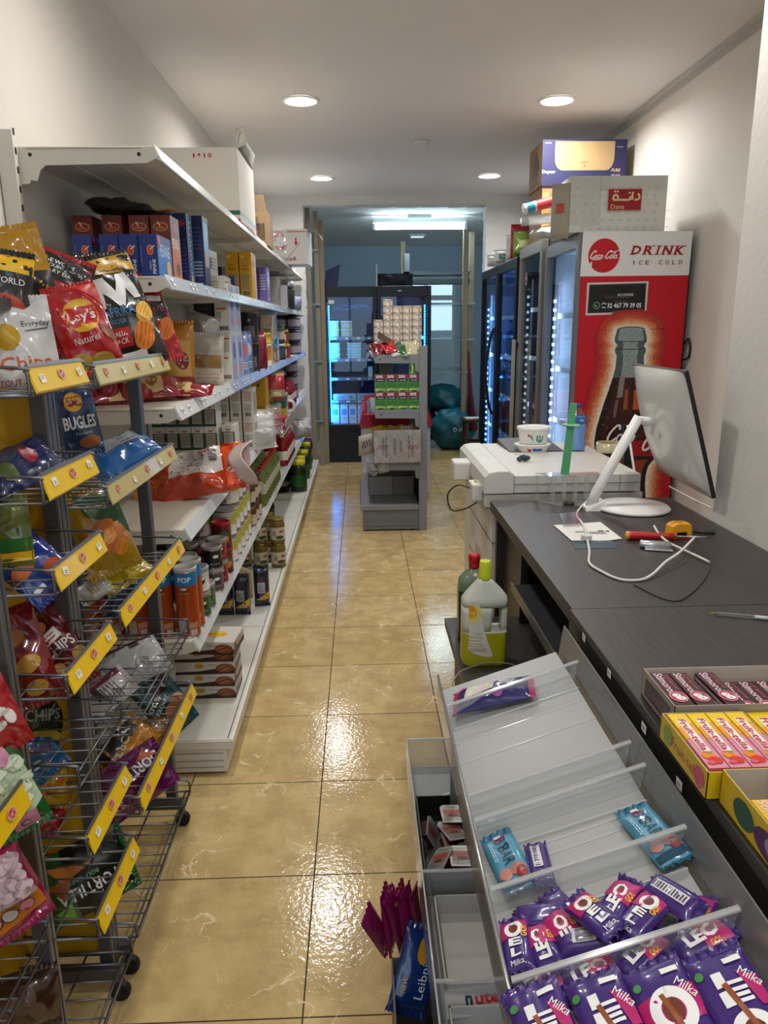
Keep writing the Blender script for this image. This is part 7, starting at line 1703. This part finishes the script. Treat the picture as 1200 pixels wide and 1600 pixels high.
# ================================================================== CANDY DISPLAY BESIDE THE COUNTER
SLX0, SLX1, SLZ0, SLK = .17, .43, .715, .346
PLT = M('#a2a3a1', .36, .0, v=.03, sc=6); PLT2 = M('#8f9192', .3)
PERF = M('#77797a', .4, .2); 
e = empty('candy_display', (0, 0, 0), 'tiered clear plastic candy display sloping down from the counter to the aisle', 'candy rack')
def sl(x, y, h=0): return (x, y, SLZ0 + (x - SLX0) * SLK + h)
DY = (1.515, 1.37, 1.07, 1.005, .858, .712, .50)
g = G()
for k in range(len(DY) - 1):
    a, b_ = DY[k + 1], DY[k]
    g.hexa([sl(SLX0, a, -.004), sl(SLX1, a, -.004), sl(SLX1, b_, -.004), sl(SLX0, b_, -.004), sl(SLX0, a, 0), sl(SLX1, a, 0), sl(SLX1, b_, 0), sl(SLX0, b_, 0)], PLT)
obj('shelf', g, e)
EDG = M('#c9cccd', .15, coat=.5)
for k in range(1, 6):
    y = DY[k]
    g = G(); g.hexa([sl(SLX0 + .004, y - .0012, 0), sl(SLX1, y - .0012, 0), sl(SLX1, y + .0012, 0), sl(SLX0 + .004, y + .0012, 0), sl(SLX0, y - .0012, .047), sl(SLX1 + .005, y - .0012, .047), sl(SLX1 + .005, y + .0012, .047), sl(SLX0, y + .0012, .047)], ACR)
    d = obj('divider', g, e)
    g = G(); g.hexa([sl(SLX0 - .002, y - .006, .044), sl(SLX1 + .005, y - .006, .044), sl(SLX1 + .005, y + .002, .044), sl(SLX0 - .002, y + .002, .044), sl(SLX0 - .002, y - .006, .047), sl(SLX1 + .005, y - .006, .047), sl(SLX1 + .005, y + .002, .047), sl(SLX0 - .002, y + .002, .047)], clear('acrylic_edge', (1, 1, 1), .8, .1, .45, (.75, .76, .76))); obj('top_lip', g, d)
    g = G(); g.hexa([sl(SLX0 + .01, y - .03, 0), sl(SLX1, y - .03, 0), sl(SLX1, y - .0275, 0), sl(SLX0 + .01, y - .0275, 0), sl(SLX0 + .01, y - .03, .003), sl(SLX1, y - .03, .003), sl(SLX1, y - .0275, .003), sl(SLX0 + .01, y - .0275, .003)], EDG); obj('foot', g, d)
for yy in (1.29, 1.22, .93, .955):
    g = G(); g.hexa([sl(SLX0, yy, 0), sl(SLX1, yy + .006, 0), sl(SLX1, yy + .0075, 0), sl(SLX0, yy + .0015, 0), sl(SLX0, yy, .0012), sl(SLX1, yy + .006, .0012), sl(SLX1, yy + .0075, .0012), sl(SLX0, yy + .0015, .0012)], EDG); obj('ridge', g, e)
g = G(); g.hexa([(.435, .50, .79), (.4375, .50, .79), (.4375, 1.515, .79), (.435, 1.515, .79), (.445, .50, .868), (.4475, .50, .868), (.4475, 1.515, .868), (.445, 1.515, .868)], clear('smoke_side', (.6, .62, .62), .3, .15, .45, (.35, .36, .36)))
rnd = random.Random(8); y = .52
while y < 1.5:
    for z in (.83, .845): g.box(.4385 + (z - .79) * .12, .4395 + (z - .79) * .12, y, y + .003, z, z + .006, M('#aeb0b0', .4))
    y += .0125
obj('side_panel', g, e)
g = G(); g.box(.163, .1655, .50, 1.515, .68, .752, clear('smoke_front', (.75, .77, .77), .4, .1, .25, (.5, .5, .5))); g.tube([(.164, .50, .753), (.164, 1.515, .753)], .003, M('#a8a9a8', .25, .6), 8); obj('front_rail', g, e)
for x, y in ((.2, 1.49), (.42, 1.49), (.42, .55)):
    g = G(); g.box(x - .008, x + .008, y - .008, y + .008, 0, .70 if x < .3 else .79, PERF); obj('leg', g, e)
# lower tier
LZ0 = .40
g = G(); g.box(.105, .30, .50, 1.70, LZ0 - .004, LZ0, PLT2); obj('shelf', g, e)
g = G(); g.box(.103, .1055, .50, 1.70, LZ0 - .02, LZ0 + .085, clear('smoke_front', (.75, .77, .77), .4, .1, .25, (.5, .5, .5))); g.tube([(.104, .50, LZ0 + .085), (.104, 1.70, LZ0 + .085)], .0018, EDG, 6); obj('front_rail', g, e)
for y in (1.695, 1.22, .97):
    g = G(); g.box(.106, .30, y - .001, y + .001, LZ0, LZ0 + .085, ACR); g.box(.104, .30, y - .003, y + .003, LZ0 + .083, LZ0 + .086, clear('acrylic_edge')); obj('divider', g, e)

PU = '#3d2470'
SLA = -math.atan(SLK)
def srot(spin, up=0): return (Matrix.Rotation(SLA, 3, 'Y') @ Matrix.Rotation(D(spin), 3, 'Z') @ Matrix.Rotation(D(-90 + up), 3, 'X')).to_euler()
def onslope(px, py, h):
    r = ray(px, py); t = (SLZ0 + h - SLX0 * SLK - CAMZ) / (r.z - r.x * SLK); return Vector((r.x * t, r.y * t, CAMZ + r.z * t))
def leo(s=1.0, horiz=True):
    return [(PO((-.017 * s, .004 * s), (-.017 * s, .034 * s), (.017 * s, .034 * s), (.017 * s, .012 * s)), K('#b01c66')), (RG(0, .018 * s, .024 * s, .024 * s, .0055 * s), WHT), (EL(0, .018 * s, .012 * s, .012 * s), K('#6a2f1c')), (TX('E', 0, -.001 * s, .016 * s, .011 * s, bold=.04), WHT), (TX('L', 0, -.015 * s, .014 * s, .011 * s, bold=.04), WHT), (TX('GO!', .0125 * s, .012 * s, .015 * s, .007 * s, a=PI / 2, bold=.03), Y_), (TX('Milka', 0, -.028 * s, .018 * s, .006 * s), WHT)]
def leo2(s): # letters running up along the bar
    return [(PO((-.02 * s, .0), (.02 * s, -.004 * s), (.02 * s, .036 * s), (-.02 * s, .03 * s)), K('#b01c66')), (TX('LEO', 0, 0, .05 * s, .02 * s, a=PI / 2, bold=.05), WHT), (EL(0, .017 * s, .008 * s, .009 * s), K('#6a2f1c')), (TX('GO!', .016 * s, .01 * s, .015 * s, .007 * s, a=PI / 2, bold=.03), Y_)]
BCP = [(R(0, 0, .014, .05), K('#c9c6cf')), (BC(0, -.0, .045, .01, PI / 2), BK)]
leos = [(808, 1480, -6, 0, 'upright small purple bar at the left end of the candy shelf', 'A', .028), (849, 1484, 5, 0, 'second upright small purple bar from the left rail', 'B', .02), (886, 1462, 12, 10, 'third small purple bar, tilted, yellow print facing left', 'B', .02), (845, 1434, 72, 0, 'plain small purple bar lying sideways against the front rail', 'N', .02),
        (916, 1470, 80, 0, 'small purple bar showing a bar code, low in the middle of the pile', 'C', .02), (880, 1425, 20, 0, 'plain small purple bar peeping up behind the third one', 'N', .01), (930, 1432, 28, 0, 'small purple bar leaning over the pile, round brown picture up', 'A', .042), (965, 1412, -50, 0, 'small purple bar with upside down letters behind the leaning one', 'B', .03), (1003, 1434, -58, 0, 'small purple bar with yellow word, right of the pile middle', 'A', .03),
        (938, 1462, 10, 0, 'plain purple bar under the leaning one', 'N', .015), (1050, 1402, 30, 0, 'small purple bar with a long white bar code strip on the right', 'C2', .03), (1085, 1440, -40, 0, 'small purple bar half behind the clear divider at the right', 'A', .012), (788, 1350 + 0, 0, 0, '', '', 0)]
small = {}
for i, (x, y, sp_, up, lb, kind, h) in enumerate(leos):
    if not kind: continue
    prn = {'A': leo(), 'B': leo2(.9), 'N': [], 'C': [(R(0, 0, .022, .03), K('#c9c6cf')), (BC(0, 0, .02, .022), BK)], 'C2': BCP}[kind]
    bag('candy_bar', .040, .072, .02, M('#3d2470', .3, v=.06, coat=.5), prn, seed=300 + i, wr=.0018, loc=onslope(x, y, h), rot=srot(sp_, up), label=lb, cat='candy bar', ex=5, nu=12, nv=16, seal=.007, cut=.008)
bag('candy_bar', .034, .075, .018, M('#3d2470', .3, v=.06, coat=.5), [(R(0, .01, .014, .045), K('#c9c6cf')), (BC(0, .01, .04, .01, PI / 2), BK)], seed=320, wr=.0018, loc=onslope(843, 1352, .012), rot=srot(-4), label='lone small purple bar with bar code right of the left blue bar', cat='candy bar', ex=5, nu=12, nv=16, seal=.007, cut=.008)
for i, (x, y, sp_, lb) in enumerate([(838, 1545, -72, 'purple bar lying behind the front divider, far left'), (925, 1525, -78, 'purple bar lying behind the front divider, second from left'), (1003, 1492, -60, 'purple bar lying behind the front divider, middle'), (1098, 1470, -75, 'purple bar lying behind the front divider, right end')]):
    bag('candy_bar', .040, .078, .02, M('#3d2470', .3, v=.06, coat=.5), leo2(.9), seed=330 + i, wr=.0018, loc=onslope(x, y, .012), rot=srot(sp_), label=lb, cat='candy bar', ex=5, nu=12, nv=16, seal=.007, cut=.008)
def bigleo(k):
    o = [(PO((-.036, -.01), (.03, .0), (.034, .035), (-.036, .03)), K('#b01c66')), (RG(.0, .012, .05, .05, .012), WHT), (EL(0, .012, .022, .026), K('#6a2f1c'))] if k else [(TX('L', 0, .035, .03, .016, bold=.05), WHT), (TX('E', 0, .015, .032, .016, bold=.05), WHT), (RG(.0, -.018, .044, .036, .011), WHT), (EL(0, -.018, .02, .018), K('#6a2f1c')), (PO((.012, .04), (.03, .03), (.03, .0), (.02, .0)), K('#b01c66'))]
    return o + [(ST([(-.006, .03), (0, -.0), (.004, -.02)], .006), K('#8d4a24')), (TX('Milka', .024, .03, .024, .01, a=-PI / 2 * 0 - .9), WHT), (EL(-.026, .045, .009, .009), K('#4a8a4a')), (R(.015, .052, .02, .006), WHT)]
for i, (x, y, lb, k) in enumerate([(850, 1592, 'large purple chocolate packet, leftmost in the bottom row', 0), (948, 1578, 'large purple chocolate packet with white letters, second in the bottom row', 0), (1043, 1562, 'large purple chocolate packet with a big ringed picture, third in the bottom row', 1), (1140, 1545, 'large purple chocolate packet, rightmost in the bottom row', 0)]):
    p = onslope(x, y, .03)
    bag('chocolate_packet', .066, .13, .018, M('#3d2470', .3, v=.06, coat=.5), bigleo(k), seed=340 + i, wr=.0022, loc=(p.x, p.y - .035, p.z + .004), rot=srot(6 - i, 12), label=lb, cat='candy bar', ex=4, nu=16, nv=24, seal=.008, cut=.01)
BB = lambda: [(TX('B', .004, .034, .028, .015, a=PI / 2 * 0 - PI / 2 + PI / 2, bold=.0), K('#8d1c3c')), ]
def bbar():
    o = []
    for i, (ch, c) in enumerate((('B', '#8d1c3c'), ("'", '#14202c'), ('B', '#14202c'), ('A', '#14202c'), ('R', '#14202c'))):
        y = .042 - [0, .0125, .021, .036, .051][i]
        o.append((TX(ch, .002 if ch != "'" else .008, y, .012 if ch != "'" else .003, .019 if ch != "'" else .005, a=-PI / 2), K(c)))
    return o + [(LN(-.016, .02, .045, .006, 2, -PI / 2), K('#c9dfe8')), (R(0, .052, .012, .008), WHT), (EL(-.012, -.03, .02, .022), K('#b5786a')), (EL(.008, -.028, .024, .02), K('#a86a5a')), (EL(.012, -.036, .016, .02), K('#8d1a20')), (PO((-.024, -.055), (.024, -.055), (.024, -.044), (-.024, -.044)), K('#24485e'))]
for i, (x, y, sp_, lb) in enumerate([(795, 1348, 8, 'pale blue nut bar with dark lettering at the left of the candy shelf'), (1022, 1305, 10, 'pale blue nut bar with dark lettering at the right of the candy shelf')]):
    bag('candy_bar', .052, .118, .02, M('#4a90ad', .32, v=.05, coat=.4), bbar(), seed=350 + i, wr=.002, loc=onslope(x, y, .012), rot=srot(sp_), label=lb, cat='candy bar', ex=4.5, nu=14, nv=22, seal=.008, cut=.009, scol=K('#2c6a86'))
p = onslope(770, 1085, .02)
bag('candy_bag', .085, .155, .035, M('#2c2868', .28, v=.06, coat=.6), [(PO((-.01, .06), (.035, .05), (.035, -.01), (-.005, -.005)), K('#c9c4b8')), (EL(.02, .035, .03, .012, .5), K('#c8cf9a')), (EL(.01, .02, .03, .012, 1.2), K('#d8b8c4')), (EL(.022, .008, .028, .012, .2), K('#d9d2a0')), (EL(.0, .045, .028, .012, -.4), K('#cfd8c0')), (TX('mega', .02, -.035, .035, .014, a=PI / 2), WHT), (TX('Mallows', .004, -.035, .045, .014, a=PI / 2), WHT), (EL(-.02, -.015, .028, .024), K('#a85a98')), (EL(.028, .066, .016, .02), K('#c9487c'))], seed=360, wr=.003,
    loc=p, rot=srot(80), label='navy marshmallow bag with pink ends on the far end of the candy shelf', cat='candy bag', ex=3, nu=18, nv=28, seal=.012, cut=.01, scol=K('#b5205c', coat=.5))
# ---- lower tier contents
g = G(); tr = M('#1d1b1a', .45); x0, x1, y0, y1 = .112, .27, 1.25, 1.50
for a in ((x0, x1, y0, y0 + .003), (x0, x1, y1 - .003, y1), (x0, x0 + .003, y0, y1), (x1 - .003, x1, y0, y1)): g.box(a[0], a[1], a[2], a[3], LZ0, LZ0 + .055, tr)
g.box(x0, x1, y0, y1, LZ0, LZ0 + .003, tr); obj('tray', g, label='dark open tray of small spread packs on the lower tier', cat='tray')
def spread(i, x, y, z, rot, lb):
    g = G(); fs = M('#b5b1ac', .3, .3)
    g.prism([(-.026, -.03), (.026, -.03), (.026, .022), (.018, .03), (-.018, .03), (-.026, .022)], 0, .002, 'z', fs); g.prism([(-.02, -.024), (.02, -.024), (.018, .02), (-.018, .02)], -.014, 0, 'z', M('#3a1c10', .4))
    g.face([(R(0, .0, .042, .028), K('#8d7060')), (TX('nutella', 0, .006, .042, .013, bold=.02), RDK), (EL(0, -.007, .024, .009), K('#5d3a24')), (LN(0, -.021, .044, .01, 3), K('#6a6866')), (LN(0, .021, .03, .006, 2), K('#6a6866'))], (0, 0, .002), (1, 0, 0), (0, 1, 0))
    obj('spread_pack', g, loc=(x, y, z), rot=rot, label=lb, cat='food pack')
for i, (px, py, z, r_, lb) in enumerate([(707, 1272, .46, (0, .05, .05), 'silver topped spread pack nearest the red spoon'), (706, 1298, .45, (.1, .25, .5), 'silver topped spread pack tilted under the topmost one'), (688, 1342, .45, (.3, -.6, -.7), 'silver topped spread pack standing on its corner at the left'), (722, 1338, .46, (.0, .05, .0), 'silver topped spread pack lying flat at the near end of the tray'), (706, 1322, .43, (.2, .7, .3), 'spread pack half buried in the middle of the tray'), (675, 1300, .42, (.4, 1.1, .2), 'dark underside of a spread pack at the left of the tray')]):
    p = aZ(px, py, z); spread(i, p.x, p.y, p.z, r_, lb)
p = aZ(697, 1243, .41); g = G(); g.tube([(-.03, -.012, 0), (.01, .004, .004), (.022, .008, .006)], .002, WHT, 8); g.lathe([(0, -.007), (.006, -.004), (.007, .003), (0, .007)], RDK, axis='x', c=(.027, .01, .006), n=12); obj('spoon', g, loc=p, label='tiny white spoon with a red tip at the far end of the lower tier', cat='spoon')
def opencarton(x0, x1, y0, y1, z, h, lb, c, pr_=(), sh=.0):
    g = G(); m = M(c, .6); w, d = x1 - x0, y1 - y0
    g.box(-w / 2, w / 2, -d / 2, d / 2, 0, .003, m)
    for a in ((-w / 2, w / 2, -d / 2, -d / 2 + .003), (-w / 2, w / 2, d / 2 - .003, d / 2), (-w / 2, -w / 2 + .003, -d / 2, d / 2), (w / 2 - .003, w / 2, -d / 2, d / 2)): g.box(a[0], a[1], a[2], a[3], 0, h, m)
    g.face(pr_, (0, -d / 2, h / 2), (1, 0, 0), (0, 0, 1))
    return obj('open_carton', g, loc=((x0 + x1) / 2, (y0 + y1) / 2, z), label=lb, cat='carton')
opencarton(.125, .275, 1.0, 1.2, LZ0 + .0005, .045, 'empty white open carton in the lower tier, middle', '#b5b2ab')
opencarton(.125, .275, .76, .955, LZ0 + .0005, .05, 'white open carton with a red and black brand word, nearest on the lower tier', '#b5b2ab')
g = G(); g.box(-.075, .075, -.001, .001, 0, .04, M('#b0ada6', .5)); g.face([(TX('n', -.035, .002, .012, .014, bold=.04), BK), (TX('utella', .01, .003, .07, .018, bold=.04), RDK)], (0, -.001, .02), (1, 0, 0), (0, 0, 1)); obj('carton_lid', g, loc=(.196, aZ(728, 1578, .44).y, .432), rot=(-.7, 0, .12), label='torn carton lid strip with red lettering leaning on the nearest open carton', cat='cardboard')

# ---- box of magenta packets on the floor
bx = opencarton(.045, .17, 1.02, 1.30, .0, .2, 'grey cardboard box on the floor holding magenta packets, bottom middle', '#77736c', [(RG(-.04 + .025 * i, .085 - .02 * j, .014, .012, .002), PK('#55524d')) for i in range(4) for j in range(5)])
MG = M('#8c1458', .26, v=.1, coat=.8)
for i, (px, py, sp_, rl) in enumerate([(588, 1452, 62, -28), (607, 1438, 68, -8), (620, 1437, 60, -16), (632, 1432, 70, -8), (642, 1432, 64, -12), (652, 1436, 66, -8)]):
    p = aZ(px, py, .25); p = Vector((p.x + .0, p.y - .02 * 0, .25))
    bag('biscuit_packet', .05, .17, .016, MG, [(EL(.005, .05, .012, .014), K('#c99a2c'))] if i in (2,) else [], seed=370 + i, wr=.003, loc=p, rot=lie(D(sp_), D(4), D(rl)), nu=10, nv=20, seal=.009, cat='packet', ex=3.5,
        label=['leftmost magenta packet leaning out of the floor box', 'second magenta packet from the left in the floor box', 'third magenta packet from the left, with a gold spot', 'fourth magenta packet from the left in the floor box', 'fifth magenta packet from the left in the floor box', 'magenta packet nearest the clear display, partly hidden'][i])
p = aZ(642, 1515, .2)
bag('chips_bag', .09, .15, .03, FOIL('#12306e'), [(TX('Leibniz', .012, -.01, .08, .02, a=PI / 2 - .0), WHT), (EL(.0, .04, .03, .05), K('#c98f1c')), (TX('NEW', -.025, -.03, .03, .01, a=PI / 2), Y_), (EL(.02, .065, .018, .014), WHT)], seed=380, wr=.003, loc=(p.x + .012, p.y - .0, .2), rot=lie(D(20), D(25), D(28)), label='dark blue biscuit bag with a gold picture beside the magenta packets', cat='packet', ex=3)

# ================================================================== CANDY BOXES ON THE COUNTER
MAR = M('#3a0f18', .35, coat=.4)
def tray3(x0, x1, y0, y1, h, outer, lb, fr=(), lf=(), z=CZ, rz=0):
    g = G(); w, d = x1 - x0, y1 - y0; i_ = M('#b5a898', .6); o_ = M(outer, .4)
    g.box(-w / 2, w / 2, -d / 2, d / 2, .0006, .002, i_)
    for a, b_ in (((-w / 2, w / 2, -d / 2, -d / 2 + .0012), (-w / 2 + .0012, w / 2 - .0012, -d / 2 + .0012, -d / 2 + .002)), ((-w / 2, w / 2, d / 2 - .0012, d / 2), (-w / 2 + .0012, w / 2 - .0012, d / 2 - .002, d / 2 - .0012)),
                  ((-w / 2, -w / 2 + .0012, -d / 2, d / 2), (-w / 2 + .0012, -w / 2 + .002, -d / 2 + .002, d / 2 - .002)), ((w / 2 - .0012, w / 2, -d / 2, d / 2), (w / 2 - .002, w / 2 - .0012, -d / 2 + .002, d / 2 - .002))):
        g.box(*a, 0.0006, h, o_); g.box(*b_, .002, h, i_)
    g.face(fr, (0, -d / 2, h / 2), (1, 0, 0), (0, 0, 1)); g.layer = 0
    g.face(lf, (-w / 2, 0, h / 2), (0, -1, 0), (0, 0, 1))
    return obj('candy_tray', g, loc=((x0 + x1) / 2, (y0 + y1) / 2, z), rot=(0, 0, rz), label=lb, cat='tray')
T1 = (.474, .70, 1.005, 1.135)
tray3(*T1, .05, '#8d8478', 'open tray of dark red gum packs, farthest of the candy boxes on the counter', lf=[(R(0, 0, .1, .03), MAR)])
def gum(base, circ, t2, label, group, nm='gum_pack', t1='Stimorol'):
    return carton(nm, .030, .108, .014, base, top=[(TX(t1, -.003, .019, .066, .014, a=-PI / 2 + .0, bold=.02), K('#e6c4cc')), (TX('Original', .008, .022, .05, .006, a=-PI / 2), K(t2)), (EL(0, -.028, .027, .033), K(circ)), (RG(0, -.028, .0275, .0335, .0015), K('#e6a8b8')), (EL(-.002, -.024, .014, .013), WHT), (EL(.002, -.033, .016, .013), WHT), (EL(0, -.024, .002, .003), BK), (EL(.002, -.034, .002, .003), BK)],
                  left=[(R(0, 0, .1, .004), K('#b5a8a4'))], label=label, cat='gum', group=group)
gm = gum(MAR, '#b5103c', '#c85a6a', 'dark red gum pack in the raised row of the farthest candy tray', 'raised dark red gum packs')
gm.location = (.494, 1.065, CZ + .034)
for x in (.527, .572): dup(gm, loc=(x, 1.064, CZ + .034), rot=(0, .0, .02))
gl = dup(gm, loc=(.607, 1.058, CZ + .018), label='dark red gum pack in the lower row of the farthest candy tray'); gl['group'] = 'lower dark red gum packs'
for x in (.638, .669): dup(gl, loc=(x, 1.058, CZ + .018))
for x in (.494, .527, .560): dup(gl, loc=(x, 1.066, CZ + .0185))
T2 = (.452, .578, .845, 1.0)
FY = K('#d9b70f'); 
tray3(*T2, .042, '#c9a80f', 'open yellow tray of fruit chew sticks in the middle of the candy boxes', fr=[(R(.03, -.005, .02, .03), K('#8d1020'))], lf=[(TX('Fruit-tella', .01, 0, .09, .016), RDK), (EL(-.05, 0, .03, .03), K('#7a9a3a')), (EL(.055, 0, .03, .03), K('#c04a6a'))])
def chew(w, d, h, nm, lb, grp=None, big=1):
    return carton(nm, w, d, h, K('#d98a9c', r=.35, coat=.3), top=[(PO((-w / 2, 0), (w / 2, .012), (w / 2, d / 2), (-w / 2, d / 2)), K('#e8a01c')), (PO((-w / 2, .03), (w / 2, .045), (w / 2, d / 2), (-w / 2, d / 2)), K('#efcb14')), (R(-w * .0, .012, w * .5, d * .62), WHT), (TX('Fruit-tella', 0, .012, d * .6, w * .4, a=-PI / 2, bold=.03), K('#c01430')), (EL(-w * .08, -d * .3, w * .62, w * .6), K('#e8861c')), (EL(w * .1, -d * .38, w * .7, w * .6), K('#d0301c')), (EL(w * .08, -d * .25, w * .3, w * .2), K('#6aa04a')), (EL(-w * .2, -d * .42, w * .4, w * .3), K('#e0566a'))],
                  left=[(R(-d * .25, 0, d * .5, h), K('#efcb14')), (TX('Fruit-tella', .0, 0, d * .7, h * .6, bold=.03), K('#c01430')), (EL(d * .38, 0, h, h * .8), K('#d0301c'))], front=[(R(0, 0, w, h), K('#d0564a'))], label=lb, cat='candy', group=grp)
ch = chew(.0275, .14, .02, 'chew_stick', 'pink and yellow fruit chew stick in the open yellow tray', 'fruit chew sticks')
lattice(ch, [(.4705 + .0295 * i, .922, CZ + .0035 + .0) for i in range(4)] + [(.4705 + .0295 * i, .922, CZ + .0240) for i in range(4)])
c2 = chew(.034, .145, .036, 'chew_box', 'taller pink and yellow chew stick box lying right of the open yellow tray'); c2.location = (.602, .93, CZ + .008 + .0)
c2.location.z = CZ + .001
for i in (1, 2): dup(c2, loc=(.602 + .035 * i, .93, CZ + .001), label=['', 'second tall chew box right of the open tray', 'third tall chew box, at the right picture edge'][i])
T3 = (.468, .62, .60, .84)
tray3(*T3, .05, '#c7a90c', 'open yellow tray of lemon gum packs, nearest of the candy boxes', lf=[(EL(-.06, .0, .05, .035), K('#1f4a30')), (EL(.0, -.002, .07, .035), K('#4a1a50')), (EL(.01, 0, .04, .025), K('#8d7a96')), (TX('Stimorol', .07, -.004, .08, .02), K('#5d4a55'))], fr=[])
gy = gum(K('#e3b80f', coat=.4), '#b5103c', '#c8861c', 'yellow gum pack in the nearest candy tray', 'yellow gum packs')
lattice(gy, [(.498, .74, CZ + .022), (.538, .765, CZ + .034), (.575, .76, CZ + .030), (.53, .65, CZ + .02), (.50, .63, CZ + .008), (.565, .65, CZ + .02)])
